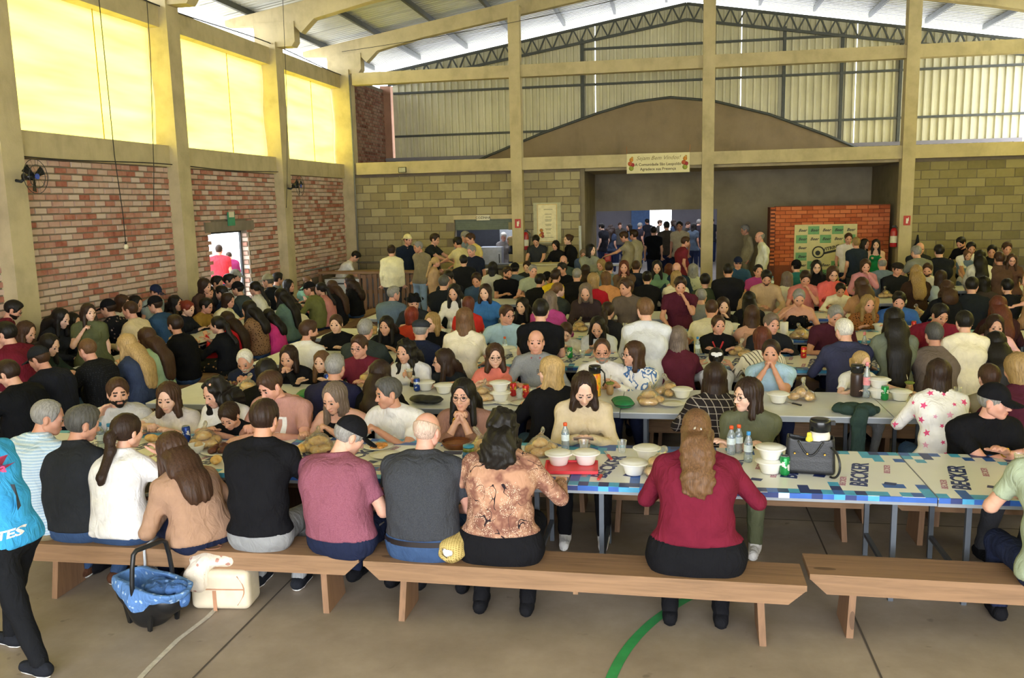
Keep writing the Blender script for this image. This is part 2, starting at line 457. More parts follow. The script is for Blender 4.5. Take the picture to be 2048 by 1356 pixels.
def hair_template_cut(style, h, under=True):
    sk = Ell((0, -.016, .028), (.074, .093, .087))
    rng = np.random.RandomState(len(style) * 7 + 3)
    ph = rng.rand(8) * 6
    def locks(p, f=34., a=.004):
        ang = np.arctan2(p[:, 0], -(p[:, 1] + .015))
        return a * (np.sin(ang * f * .5 + ph[0] + 1.5 * np.sin(p[:, 2] * 18 + ph[1])) + .6 * np.sin(ang * f + ph[2] + 2 * np.sin(p[:, 2] * 11)))
    def curls(p, a=.009, f=85.):
        return a * (np.sin(p[:, 0] * f + ph[3] + np.sin(p[:, 2] * 40)) * np.sin(p[:, 1] * f + ph[4]) + np.sin(p[:, 2] * f * .8 + ph[5] + 2 * np.sin(p[:, 0] * 30)) * .7)
    face = Ell((0, .108, -.045), (.071, .088, .126))
    facew = Ell((0, .115, -.042), (.063, .098, .126))
    ears = [Ell((sx * .085, -.008, -.016), (.028, .030, .040)) for sx in (-1, 1)]
    top = lambda p, inf: sk(p, inf)
    lo, hi = np.array((-.13, -.15, -.14)), np.array((.13, .13, .15))
    def cut(d, p, zb=-.055, fr=face, k=.012):
        d = smax(d, -fr(p), k)
        return smax(d, -(p[:, 2] - zb) + .0 * p[:, 1], .01)
    if style in ('short', 'buzz', 'crop', 'cropwave'):
        inf = {'short': .015, 'buzz': .007, 'crop': .010, 'cropwave': .02}[style]
        def f(p):
            d = smin(top(p, inf), Ell((0, .02, .078), (.058, .066, .042 + (inf - .007)))(p), .03) if style != 'buzz' else top(p, inf)
            d = d + locks(p, 40, .0022 if style != 'cropwave' else .005)
            d = cut(d, p, -.055)
            for e in ears: d = smax(d, -e(p), .008)
            return d
    elif style == 'ring':      # bald crown, hair round the sides
        def f(p):
            d = top(p, .006); d = cut(d, p, -.05)
            d = smax(d, (p[:, 2] - .045 + .35 * (p[:, 1] + .02)), .012)
            for e in ears: d = smax(d, -e(p), .008)
            return d
    elif style == 'recede':
        def f(p):
            d = top(p, .008) + locks(p, 40, .002); d = cut(d, p, -.05, Ell((0, .115, -.02), (.074, .11, .128)))
            for e in ears: d = smax(d, -e(p), .008)
            return d
    else:
        if style in ('pony', 'bun', 'halfup'):
            tail = {'pony': [Cone((0, -.10, .018), (0, -.135, -.01), .022, .03, k=.015), Cone((0, -.135, -.01), (0, -.135, -.06), .032, .03, k=.02)],
                    'bun': [Ell((0, -.105, .055), (.042, .036, .040), .01)],
                    'halfup': [Cone((0, -.105, .02), (0, -.12, -.02), .02, .025, k=.02), Cone((0, -.085, -.02), (0, -.10, -.14), .078, .08, np.array((0, 1., 0)), 1.9, .03)]}[style]
            lo = np.array((-.13, -.19, -.36))
            def f(p):
                d = top(p, .010) + locks(p, 46, .0018); d = cut(d, p, -.06 if style != 'halfup' else -.12)
                t = union(tail, p) + (locks(p, 60, .002) if style == 'pony' else curls(p, .007) if style == 'halfup' else 0)
                return smin(d, t, .012)
        else:
            L = {'bob': -.14, 'mid': -.20, 'long': -.27, 'xlong': -.25, 'curly': -.22, 'longcurly': -.28, 'sideswept': -.27}[style]
            cur = style in ('curly', 'longcurly')
            wid = .082 if not cur else .095
            body = [Cone((0, -.028, .03), (0, -.03, -.09), .088, .080, np.array((0, 1., 0)), 1.05, .03)]
            if L < -.15:
                body.append(Cone((0, -.055, -.08), (0, -.088, L + .05), wid, wid * (.85 if not cur else 1.0), np.array((0, 1., 0)), 1.75, .03))
                for sx in (-1, 1):
                    if style != 'sideswept' or sx > 0:
                        body.append(Cone((sx * .075, .0, -.03), (sx * .080, .022, max(L + .06, -.24)), .024, .030, k=.02))
            lo = np.array((-.15, -.19, L - .03))
            def f(p):
                d = smin(top(p, .016), union(body, p), .02)
                d = d + (curls(p) if cur else locks(p, 44, .0035))
                d = smax(d, -facew(p), .010)
                # leave the neck and throat free
                d = smax(d, -Cone((0, .06, -.13), (0, .03, -.4), .062, .075)(p), .015)
                return smax(d, -(p[:, 2] - L) + .02 * np.sin(p[:, 0] * 70 + ph[6]), .02)
    return surface((lambda p: np.maximum(f(p), p[:, 2] - .034)) if under else f, lo, hi, h)

def hat_template(kind, h):
    if kind in ('cap', 'capback'):
        s = 1 if kind == 'cap' else -1
        def f(p):
            cr = np.maximum(Ell((0, -.012, .035), (.088, .105, .098))(p), -(p[:, 2] - .028 - .10 * s * 0))
            q = p.copy(); q[:, 1] *= s
            br = Ell((0, .105, .030), (.073, .085, .5))(q)
            br = np.maximum(br, np.abs(p[:, 2] - (.036 - 5.5 * p[:, 0] ** 2 - .22 * np.maximum(q[:, 1] - .07, 0))) - .0045)
            br = np.maximum(br, -(q[:, 1] - .05))
            return smin(cr, br, .006)
        return surface(f, (-.11, -.21, -.02), (.11, .21, .15), h)
    if kind == 'flatcap':
        def f(p):
            cr = np.maximum(Ell((0, .0, .055), (.098, .118, .062))(p), -(p[:, 2] - .030))
            return smin(cr, np.maximum(Ell((0, .085, .036), (.07, .062, .014))(p), -p[:, 1]), .01)
        return surface(f, (-.12, -.14, 0), (.12, .17, .13), h)
    if kind == 'fedora':
        def f(p):
            br = np.maximum(np.linalg.norm(p[:, :2] * np.array((1.0, .9)) - np.array((0, -.01)), axis=-1) - .145, np.abs(p[:, 2] - .035 - .9 * p[:, 0] ** 2) - .005)
            cr = np.maximum(Cone((0, -.01, .03), (0, -.01, .10), .092, .078)(p), p[:, 2] - .135 + .02 * np.exp(-(p[:, 0] / .03) ** 2))
            cr = np.maximum(cr, -(p[:, 2] - .03))
            return smin(br, cr, .008)
        return surface(f, (-.17, -.19, -.02), (.17, .17, .16), h)

_T = {}
def template(what, key, h):
    k = (what, key, h)
    if k not in _T:
        _T[k] = {'head': lambda: head_template(h, key), 'hand': lambda: hand_template(h, key), 'hair': lambda: hair_template(key, h), 'hat': lambda: hat_template(key, h)}[what]()
    return _T[k]

_TM = {}
def template_mesh(what, key, h, mat):
    k = (what, key, h, mat.name)
    if k not in _TM:
        V, Q = template(what, key, h)
        _TM[k] = MB().add(V, Q, 0, True).mesh(key, mat)
    return _TM[k]

def glasses_mesh(mat):
    if 'glasses' not in _TM:
        m = MB()
        for sx in (-1, 1):
            a = np.linspace(0, 2 * np.pi, 13)
            m.tube(np.stack([sx * .032 + .023 * np.cos(a), np.full(13, .098) - .004 * np.abs(np.cos(a)), -.004 + .018 * np.sin(a)], 1), .0018, 5, caps=False)
            m.tube([(sx * .055, .094, .0), (sx * .079, .03, .002), (sx * .081, -.015, -.006)], .0016, 5)
        m.tube([(-.010, .099, .002), (0, .104, .005), (.010, .099, .002)], .0016, 5)
        _TM['glasses'] = m.mesh('glasses', mat)
    return _TM['glasses']

def ik(sh, w, l1, l2, pole):
    d = w - sh; L = np.linalg.norm(d)
    if L > (l1 + l2) * .985:
        w = sh + d / L * (l1 + l2) * .985; d = w - sh; L = np.linalg.norm(d)
    a = (l1 * l1 - l2 * l2 + L * L) / (2 * L); hgt = np.sqrt(max(l1 * l1 - a * a, 1e-6))
    n = pole - d * (pole @ d) / (L * L); n = nz(n)
    return sh + d / L * a + n * hgt, w

def frame_mesh(me_or_V, R, t, s): return (me_or_V * s) @ R.T + t

def rot(yaw, pitch=0., roll=0.):
    """columns right, forward, up; yaw turns to the left, pitch > 0 looks down"""
    cy, sy, cp, sp = math.cos(yaw), math.sin(yaw), math.cos(pitch), math.sin(pitch)
    f = np.array((-sy * cp, cy * cp, -sp)); r = np.array((cy, sy, 0.)); u = np.cross(r, f)
    c, s = math.cos(roll), math.sin(roll)
    return np.stack([r * c + u * s, f, -r * s + u * c], 1)

# hand targets in body space: right, forward, up from the table top (x is outward for both arms)
ARMS = {'table': (.17, .36, .05), 'eat': (.08, .36, .10), 'chin': (.03, .20, .30), 'mouth': (.04, .19, .33), 'cross': (-.06, .34, .06), 'phone': (.05, .30, .07),
        'lap': (.12, .27, -.16), 'hang': (.26, .02, -.25), 'reach': (.20, .55, .08), 'up': (.20, .30, .30), 'cup': (.10, .26, .26), 'back': (.1, -.12, -.05), 'wide': (.34, .34, .03), 'side': (.42, .25, .05), 'hip': (.24, .10, -.02)}

def person(head, seat, fwd, label, skin=0, hair=('short', 'brown'), top=('grey', 'short'), legs='navy', fem=False, hyaw=0., hpitch=.25, arms=('table', 'table'), lod=1,
           stand=False, g=1.0, s=1.0, glasses=False, beard=None, hat=None, hatcol='black', group=None, lean=None, pelv=None, shoes='black', collar=None, tablez=None, hem=None, child=False, legswing=0., neck=None, tuck=0.):
    """one figure: body (skin) is the top-level mesh; garments, hair, hat, glasses and shoes are its parts. head: head centre; seat: height of the seat (or ground when standing)"""
    h = (.0148, .0265, .041)[lod]; hh = (.0074, .0124, .0185)[lod]
    head = np.asarray(head, float); hs = s * (1.0 if not child else 1.12)
    B = rot(fwd); R_, F_, U_ = B[:, 0], B[:, 1], B[:, 2]
    ground = 0.0 if not stand else seat
    hz = seat + (.085 * s if not stand else 0)
    if stand: hz = ground + (head[2] - ground) * .545
    off = lean if lean is not None else (.16 * s if not stand else .03)
    P = np.array((head[0], head[1], 0)) - F_ * off if pelv is None else np.array((pelv[0], pelv[1], 0.))
    P[2] = hz
    HR = rot(fwd + hyaw, hpitch)
    N = head - HR[:, 2] * .125 * hs - HR[:, 1] * .035 * hs; N[2] = min(N[2], head[2] - .105 * hs)
    Sb = N + np.array((0, 0, -.045 * s)) - F_ * .018 * s           # shoulder line centre
    up = nz(Sb - P)
    Ft = nz(F_ - up * (F_ @ up))
    sw = (.148 if fem else .170) * s * (.45 + .55 * g)
    ShL, ShR = Sb - R_ * sw - up * .045 * s, Sb + R_ * sw - up * .045 * s
    back = -Ft * .05 * s
    W = P + (Sb - P) * .38 + back * .6; C = P + (Sb - P) * .74 + back * .9
    hw = (.095 if fem else .080) * s * g
    gr = g * s
    bel = .134 if not fem else .122
    torso = [Cone(P - R_ * hw, P + R_ * hw, (.122 if fem else .106) * gr, (.122 if fem else .106) * gr, Ft, 1.12, .05),
             Cone(P + up * .03, W, .132 * gr, bel * gr, Ft, 1.12, .06), Cone(W - R_ * .04 * gr, W + R_ * .04 * gr, bel * .93 * gr, bel * .93 * gr, Ft, 1.1, .06),
             Cone(C - R_ * .07 * s, C + R_ * .07 * s, (.112 if fem else .122) * gr, (.112 if fem else .122) * gr, Ft, 1.18, .07),
             Cone(ShL - up * .01, ShR - up * .01, .052 * s, .052 * s, k=.06), Cone(N - up * .01, ShL + up * .005, .05 * s, .045 * s, k=.04), Cone(N - up * .01, ShR + up * .005, .05 * s, .045 * s, k=.04)]
    if fem and not child:
        for sx in (-1, 1): torso.append(Ell(C + R_ * sx * .072 * s + Ft * .105 * gr - up * .015 * s, np.array((.058, .058, .058)) * gr, .05))
    if g > 1.12: torso.append(Ell(W + Ft * .06 * gr - up * .02, np.array((.135, .135, .125)) * gr, .06))
    nk = [Cone(N - up * .05 * s, head - HR[:, 2] * .055 * hs - HR[:, 1] * .018 * hs, (.058 if not fem else .048) * s, (.053 if not fem else .044) * s, k=.03)]
    # arms
    tz = tablez if tablez is not None else (ground + .74 if not stand else ground + 1.0 * s)
    l1, l2 = .275 * s, .245 * s
    arm_pr = []; hands = []; arm_j = []
    for sx, Sh, key in ((-1, ShL, arms[0]), (1, ShR, arms[1])):
        tgt = key if isinstance(key, tuple) else ARMS[key]
        base = np.array((P[0], P[1], 0)) + F_ * (.0)
        if stand and key in ('hang', 'back', 'hip', 'lap'): w = np.array((Sb[0], Sb[1], Sb[2] - .535 * s)) + R_ * sx * ((tgt[0] if key != 'hang' else sw + .055)) + F_ * (tgt[1] + .03) + np.array((0, 0, tgt[2] + .25))
        elif key in ('chin', 'mouth', 'up', 'cup'): w = np.array((head[0], head[1], head[2] - (.135 if key == 'chin' else .085 if key == 'mouth' else .12 if key == 'up' else .17) * hs)) + HR[:, 1] * ((.085 if key != 'up' else .06) * hs + (.06 if key == 'cup' else 0)) + R_ * sx * (tgt[0] if key == 'up' else tgt[0] + (.05 if key == 'cup' else 0)); w[2] -= .05
        else: w = base + R_ * sx * tgt[0] + F_ * (tgt[1] + max(off - .1, 0) * .6) + np.array((0, 0, tz + tgt[2]))
        if key == 'lap' and not stand: w[2] = P[2] + .10 * s
        pole = -U_ * .8 + R_ * sx * .75 - F_ * .35
        if stand and key == 'hang': pole = -F_ + R_ * sx * .25
        E, w = ik(Sh, w, l1, l2, pole)
        if not stand and key in ('table', 'eat', 'cross', 'phone', 'wide', 'reach') and E[2] < tz + .045 and (E - P) @ F_ > .30: E = E + np.array((0, 0, tz + .05 - E[2]))
        arm_pr += [Cone(Sh, E, .049 * s * (.7 + .3 * g), .039 * s, k=.035), Cone(E, w, .039 * s, .026 * s, k=.02)]
        arm_j.append((Sh, E, w))
        d = nz(w - E); pose = 'grip' if key in ('chin', 'mouth', 'phone', 'cup', 'eat', 'hang', 'lap') else 'rest'
        ref = -U_ if abs(d[2]) < .8 else F_
        x = np.cross(d, -ref); x = nz(x); z = np.cross(x, d)
        if key in ('chin', 'mouth', 'cup', 'up'): z = nz(R_ * sx * 1.0 - d * (R_ @ d) * sx); x = np.cross(d, z)
        hands.append((np.stack([x, d, z], 1), w, sx, pose))
    # legs
    leg_pr = []; feet = []
    hipw = .085 * s
    if not stand:
        kz = min(seat + .075 * s, ground + .47)
        for sx in (-1, 1):
            hp = P + R_ * sx * hipw; kn = P + R_ * sx * (.12 + .02 * g) * s + F_ * .43 * s; kn[2] = max(kz, P[2] - .03)
            an = kn + F_ * (-.02 - tuck + legswing * sx) * s; an[2] = ground + .085
            leg_pr += [Cone(hp, kn, .088 * gr, .062 * s, k=.03), Cone(kn, an, .060 * s, .042 * s, k=.02)]; feet.append((an, F_))
    else:
        for sx in (-1, 1):
            hp = P + R_ * sx * hipw; an = P + R_ * sx * .10 * s + F_ * (legswing * sx * .9 - .02); an[2] = ground + .085
            kn = (hp + an) / 2 + F_ * .03
            leg_pr += [Cone(hp, kn, .088 * gr, .060 * s, k=.04), Cone(kn, an, .058 * s, .042 * s, k=.02)]; feet.append((an, F_))
    org = np.array((P[0], P[1], ground))
    def bx(prims, e=.03):
        b = [p.box() for p in prims]; return np.min([q[0] for q in b], 0) - e, np.max([q[1] for q in b], 0) + e
    # ---- body: one skin surface, head and hands merged in
    m = MB(); allp = torso + nk + arm_pr + leg_pr
    inn = [Cone(p.a, p.b, p.ra - .02, p.rb - .02, p.n, p.sq, p.k) if isinstance(p, Cone) else Ell(p.c, p.r - .02, p.k) for p in torso]
    shin = [Cone(p.a, p.b, p.ra - .014, p.rb - .010, k=p.k) for p in leg_pr]
    bodyp = inn + nk + arm_pr + shin
    bare = top[1] == 'tank'
    if not bare: bodyp = inn[3:] + nk + arm_pr + (shin if stand and lod == 1 else [])
    if bare: bodyp = torso + nk + arm_pr
    hb = (.019, .026, .036)[lod]
    V, Q = surface(lambda p: union(bodyp, p), *bx(bodyp), hb)
    m.add(V - org, Q, SKIN, True)
    V, Q, Mx = template('head', 'f' if fem or child else 'm', hh)
    Mx = Mx.copy()
    if beard:
        Cn = V[Q].mean(1); bm = (Cn[:, 2] < -.047) & (Cn[:, 1] > -.01) & (Mx == 0) & (Cn[:, 2] < -.030 - .25 * np.abs(Cn[:, 0])); Mx[bm] = BEARD
        ms = (np.abs(Cn[:, 0]) < .03) & (np.abs(Cn[:, 2] + .050) < .0055) & (Cn[:, 1] > .07) & (Mx == 0); Mx[ms] = BEARD
    m.add(frame_mesh(V, HR, head - org, hs), Q, Mx.tolist(), True)
    for Rh, w, sx, pose in hands:
        V, Q = template('hand', pose, (.0072, .0115, .019)[lod])
        V = V * np.array((sx * 1.0, 1, 1)) * s * (.92 if fem else 1.0)
        m.add(frame_mesh(V, Rh, w - org, 1.0), Q if sx > 0 else Q[:, ::-1], SKIN, True)
    hcol = hair[1] if hair else 'brown'
    sk = [skin_mat(skin), lip_mat(skin), MAT('eye_white'), MAT('eye_dark'), hair_mat(hcol if hcol not in ('white',) else 'grey'), hair_mat(beard or hcol)]
    body = m.build('person', sk, None, org, label=label, cat='person', group=group)
    # ---- top garment
    col, sl = top[0], top[1]
    tp = list(torso); infl = .012 if sl != 'tank' else .006
    sleeves = []; ends = []
    if sl != 'tank' and sl != 'vest':
        for Sh, E, w in arm_j:
            sleeves.append(Cone(Sh, E, .056 * s * (.7 + .3 * g), .047 * s, k=.04))
            if sl == 'long': sleeves.append(Cone(E, E + (w - E) * .97, .046 * s, .034 * s, k=.02))
            elif sl == 'three': sleeves.append(Cone(E, E + (w - E) * .45, .046 * s, .042 * s, k=.02))
    hz_ = hem if hem is not None else (P[2] - .045 * s if not stand else P[2] - .05 * s)
    rs = np.random.RandomState(abs(hash_s(label)) % 99991)
    a0 = rs.rand(6) * 6
    def ftop(p):
        d = union(tp, p, infl) - .006 * np.clip(1 - (p[:, 2] - P[2]) / .12, 0, 1.4)
        if sleeves:
            for q, pr in enumerate(sleeves):
                e = pr(p, .003)
                if sl == 'short':
                    ax = nz(pr.b - pr.a); L = np.linalg.norm(pr.b - pr.a)
                    e = np.maximum(e, (p - pr.a) @ ax - L * .66)
                d = smin(d, e, pr.k)
        # folds of cloth
        d = d + .0035 * np.sin(p[:, 2] * 42 + 3 * np.sin((p @ R_) * 13 + a0[0]) + a0[1]) * np.sin((p @ R_) * 17 + a0[2] + (p @ F_) * 9)
        if sl == 'tank':
            q = p - C; z = q @ up; d = np.maximum(d, z - (.055 if bare else .2) * s - .10 * np.clip(np.abs(q @ R_) / (.1 * s) - .55, 0, .35) * s + .18 * np.clip(np.abs(q @ R_) / (.1 * s) - 1.0, 0, 1))
        d = np.maximum(d, hz_ - p[:, 2])
        if not stand and legs and hem is None: d = np.maximum(d, ((p - P) @ F_) - .22 * gr - 10 * np.clip(p[:, 2] - P[2] - .02, 0, 1))
        return np.maximum(d, (p - N) @ up - .018 * s)
    V, Q = surface(ftop, *bx(tp + sleeves), h)
    gar = MB().add(V - org, Q, 0, True)
    gar.build({'long': 'sweater', 'three': 'blouse', 'tank': 'tank_top', 'vest': 'vest'}.get(sl, 'shirt'), cloth(col), body)
    if collar:
        cm = MB(); a = np.linspace(-2.6, 2.6, 15); up2 = nz(up + U_)
        ctr = N - org + up2 * .005 * s
        for sgn in (1,):
            p1 = [ctr + (R_ * math.sin(t) * .066 - F_ * math.cos(t) * .066 + np.array((0, 0, -.022 - .028 * (abs(t) > 2.2)))) * s for t in a]
            p2 = [ctr + (R_ * math.sin(t) * .058 - F_ * math.cos(t) * .058 + np.array((0, 0, .022 - .03 * (abs(t) / 2.6) ** 3))) * s for t in a]
            p3 = [ctr + (R_ * math.sin(t) * .076 - F_ * math.cos(t) * .078 + np.array((0, 0, -.016 - .022 * (abs(t) / 2.6) ** 2))) * s for t in a]
        n = len(a); Vc = np.array(p1 + p2 + p3)
        cm.add(Vc, [(i, i + 1, n + i + 1, n + i) for i in range(n - 1)] + [(n + i, n + i + 1, 2 * n + i + 1, 2 * n + i) for i in range(n - 1)], 0, True)
        cm.build('collar', cloth(collar), body)
    # ---- trousers / skirt
    if legs:
        pp = leg_pr + [torso[0], Cone(P + up * .02, P + up * .09, .125 * gr, .118 * gr, Ft, 1.12, .05)]
        lim = max(hz_ + .035, P[2] - .02) if hem is None or hem < P[2] + .1 else hem + .03
        def fl(p):
            d = union(pp, p, .009) + .003 * np.sin(p[:, 2] * 50 + 2 * np.sin((p @ F_) * 21 + a0[3])) * np.sin((p @ R_) * 25 + a0[4])
            return np.maximum(np.maximum(d, p[:, 2] - lim - (10 * np.clip((p - P) @ F_ - .05, 0, 1) if not stand else 0)), ground + .075 - p[:, 2])
        V, Q = surface(fl, *bx(pp), (.021, .042, .060)[lod] if not stand else (.02, .03, .042)[lod])
        MB().add(V - org, Q, 0, True).build('trousers', cloth(legs), body)
    # ---- shoes
    if shoes and (lod < 2 or stand):
        for an, Fd in feet:
            sp = [Cone(an + np.array((0, 0, -.035)) - Fd * .045, an + np.array((0, 0, -.045)) + Fd * .13 * s, .043 * s, .036 * s, k=.02), Cone(an, an + np.array((0, 0, -.04)), .045 * s, .04 * s, k=.02)]
            V, Q = surface(lambda p: np.maximum(np.maximum(union(sp, p), ground + .012 - p[:, 2]), p[:, 2] - ground - .095), *bx(sp, .01), .014 if lod == 0 else .024)
            mm = MB().add(V - org, Q, 0, True)
            sh = mm.build('shoe', cloth(shoes), body)
            if lod: continue
            V, Q = surface(lambda p: np.maximum(np.maximum(union(sp, p) - .004, ground + .001 - p[:, 2]), p[:, 2] - ground - .022), *bx(sp, .02), .0135)
            if len(Q): MB().add(V - org, Q, 0, True).build('sole', cloth('white' if shoes in ('white', 'brown', 'sneaker') else 'black'), sh)
    # ---- hair, hat, glasses ride on the head
    M4 = Matrix([[*(HR[i] * hs), (head - org)[i]] for i in range(3)] + [[0, 0, 0, 1]])
    if hair and hair[0] != 'bald':
        st = hair[0]; free = st in ('long', 'xlong', 'longcurly', 'curly', 'mid', 'sideswept', 'halfup', 'pony')
        HH = rot(fwd + hyaw, hpitch * (.35 if free else 1.0)) if free else HR
        Mh = Matrix([[*(HH[i] * hs * (1.0, 1.0, 1.0)[i]), (head - org)[i]] for i in range(3)] + [[0, 0, 0, 1]])
        TAILS = {'long': (.098, .58), 'xlong': (.100, 1.0), 'longcurly': (.108, .55), 'halfup': (.088, .42), 'pony': (.034, .62), 'curly': (.10, .06)}
        hl = (.0105, .016, .024)[lod]
        if st in TAILS and not child:
            wd, ln_ = TAILS[st]; wd *= s
            pts = [head - HH[:, 1] * .072 * hs - HH[:, 2] * (.03 if st != 'pony' else -.015) * hs, Sb - Ft * (.085 * gr + .012) + up * .055 * s, C - Ft * (.108 * gr + .02), W - Ft * (.118 * gr + .02)]
            if st == 'pony': pts.insert(1, head - HH[:, 1] * .135 * hs - HH[:, 2] * .03 * hs)
            seglen = [np.linalg.norm(pts[i + 1] - pts[i]) for i in range(len(pts) - 1)]; want = seglen[0] + (seglen[1] if st == 'pony' else 0) + ln_ * sum(seglen[(2 if st == 'pony' else 1):]); tail = []; acc = 0
            for i, L in enumerate(seglen):
                if acc >= want: break
                b2 = pts[i] + (pts[i + 1] - pts[i]) * min(1, (want - acc) / L); q0 = wd * (1 - .25 * acc / want) if st == 'pony' else wd * (.9 + .2 * min(1, acc / .2)); q1 = wd * .7 if st == 'pony' and acc + L >= want else wd * (.95 if st == 'pony' else 1.05)
                tail.append(Cone(pts[i], b2, q0, q1, Ft, 1.15 if st == 'pony' else 2.3, .03)); acc += L
            if st != 'pony': tail.insert(0, Cone(head - HH[:, 1] * .022 * hs - HH[:, 2] * .01 * hs, pts[1], .090 * hs, wd * .9, Ft, 1.35, .04))
            cur = st in ('longcurly', 'curly', 'halfup'); ax_ = R_
            def fh(p):
                w_ = p @ ax_; d = union(tail, p)
                if cur: return d + .009 * np.sin(w_ * 75 + 3 * np.sin(p[:, 2] * 28)) * np.sin(p[:, 2] * 55 + 2 * np.sin(w_ * 40))
                return d + .0035 * np.sin(w_ * 210 + 2 * np.sin(p[:, 2] * 9 + a0[5])) + .012 * np.clip(np.sin(w_ * 60 + a0[0]), 0, 1) * np.clip(1 - (p[:, 2] - tail[-1].b[2]) / .1, 0, 1)
            V, Q = surface(fh, *bx(tail), hl); mm = MB().add(V - org, Q, 0, True)
            V, Q = template('hair', st + ('+' if hat else ''), (.0088, .0135, .020)[lod]); mm.add(frame_mesh(V, HH, head - org, hs), Q, 0, True); mm.build('hair', hair_mat(hcol), body)
        else:
            o = link('hair', template_mesh('hair', st + ('+' if hat else ''), (.0075, .0115, .016)[lod], hair_mat(hcol)), body); o.matrix_local = Mh
    if hat:
        o = link({'capback': 'cap'}.get(hat, hat if hat != 'flatcap' else 'flat_cap'), template_mesh('hat', hat, (.0055, .0075, .011)[lod], cloth(hatcol)), body); o.matrix_local = M4
    if glasses:
        o = link('glasses', glasses_mesh(MAT('glasses_frame')), body); o.matrix_local = M4
    return body, dict(head=head, HR=HR, hands=[w for _, w, _, _ in hands], P=P, C=C, F=F_, R=R_, Sb=Sb, org=org, Ft=Ft, up=up, hs=hs, W=W)

def hash_s(t):
    v = 7
    for c in t: v = (v * 31 + ord(c)) & 0xffffff
    return v
# ------------------------------------------------------------------ the hall
XL, XR, YB, YC, YR = -8.33, 9.3, 21.9, 25.5, -4.0
RIDGE_X = 0.48
def roof_z(x): return 6.85 + .165 * (8.8 - abs(x - RIDGE_X))

def concrete(name, col, var=.14, scale=2.2, stain=.5):
    if name in _M: return _M[name]
    t = NT(name); c = tone(col); v = t.coord(kind='Object'); a = t.noise(v, scale, 6, .62); b = t.noise(t.coord((1, 1, .25)), scale * 1.7, 3)
    base = t.ramp(a, [(.3, shade(c, 1 - var * 1.4)), (.52, c), (.75, shade(c, 1 + var))])
    st = t.ramp(b, [(.55, (0, 0, 0)), (.8, (1, 1, 1))]); t.base(t.mix(t.math('MULTIPLY', st, stain), base, shade(c, .55)))
    t.set(Roughness=.9, Specular_IOR_Level=.2); t.bump(t.noise(v, 45, 5), .25, .01); _M[name] = t.m; return t.m

def masonry(name, stops, rough=.9):
    """brick colour that differs from piece to piece"""
    t = NT(name); g = t.n('NewGeometry'); o = t.n('ObjectInfo'); v = t.coord(kind='Object')
    r = t.math('FRACT', t.math('ADD', g.outputs['Random Per Island'], t.math('MULTIPLY', o.outputs['Random'], 7.31)))
    wn = t.n('TexCoord'); ga = t.n('NewGeometry')
    n = t.noise(ga.outputs['Position'], 9, 5); f = t.math('ADD', t.math('MULTIPLY', r, .75), t.math('MULTIPLY', n, .42))
    t.base(t.ramp(f, [(p, tone(c)) for p, c in stops])); t.set(Roughness=rough, Specular_IOR_Level=.2)
    t.bump(t.noise(ga.outputs['Position'], 60, 4), .35, .008); _M[name] = t.m; return t.m

M_CONC = concrete('concrete_frame', '#c0b28d')
M_MORT = concrete('mortar', '#7c7162', .1, 6, .2)
M_RENDER = concrete('rendered_wall', '#998e78', .22, .9, .6)
M_ARCH = concrete('gable_render', '#8f7e66', .16, 1.1, .5)
M_BRICK = masonry('whitewashed_brick', [(.10, '#8a4a3c'), (.26, '#ad7261'), (.42, '#b98f80'), (.62, '#c4a698'), (.9, '#cdb9ab')])
M_BLOCK = masonry('concrete_block', [(.15, '#887d5e'), (.5, '#978c6a'), (.8, '#aaa07e')])
M_BLOCKR = masonry('mossy_block', [(.15, '#776e4c'), (.5, '#8a8059'), (.85, '#9a9068')])
M_TERRA = masonry('hollow_tile', [(.15, '#a85432'), (.5, '#c56a40'), (.85, '#d27c50')])
M_DARKBRICK = masonry('old_brick', [(.12, '#5e3a2e'), (.4, '#84594a'), (.8, '#937566')])
M_STEEL = plain('painted_steel', '#4c4f4b', .55, .3, .15, 8)
M_DARK = plain('dark_metal', '#35383b', .5, .4, .15, 10)

# floor: power-floated concrete slab with saw-cut joints and painted court lines
def floor_mat():
    t = NT('floor_slab'); v = t.coord(kind='Object'); a = t.noise(v, .9, 8, .65); b = t.noise(v, 5, 6, .7); d = t.noise(v, 38, 3)
    base = t.ramp(a, [(.30, tone('#776a5c')), (.5, tone('#958778')), (.70, tone('#aea08f'))])
    base = t.mix(t.math('MULTIPLY', b, .55), base, tone('#8a7d6b')); sp = t.ramp(t.noise(v, 7, 2), [(.70, (0, 0, 0)), (.76, (1, 1, 1))])
    t.base(t.mix(t.math('MULTIPLY', sp, .55), base, tone('#554a3e'))); t.l(t.ramp(b, [(.3, (.42,) * 3), (.7, (.62,) * 3)]), t.b.inputs['Roughness'])
    t.set(Specular_IOR_Level=.35); t.bump(d, .08, .004); return t.m
MB().span((XL - .2, YR - 2, -.15), (XR + .2, 26, 0)).build('floor', floor_mat(), kind='structure')
floor = bpy.data.objects['floor']
MB().span((-30, -20, -.3), (30, 50, -.16)).build('ground', concrete('yard', '#b8b2a6'), kind='structure')
def strip(pts, w, m, name, z=.003, kind='structure', parent=floor):
    pts = np.array([on_z(x, y, 0)[:2] for x, y in pts]) if len(pts[0]) == 2 and max(abs(np.array(pts)).ravel()) > 40 else np.array(pts)
    T = np.gradient(pts, axis=0); T /= np.linalg.norm(T, axis=1)[:, None]; N = np.stack([-T[:, 1], T[:, 0]], 1) * w / 2
    V = np.concatenate([np.c_[pts + N, np.full(len(pts), z)], np.c_[pts - N, np.full(len(pts), z)]]); n = len(pts)
    return MB().add(V, [(i, n + i, n + i + 1, i + 1) for i in range(n - 1)]).build(name, m, parent)
paint = plain('green_court_paint', '#2f8a4c', .5, 0, .18, 9)
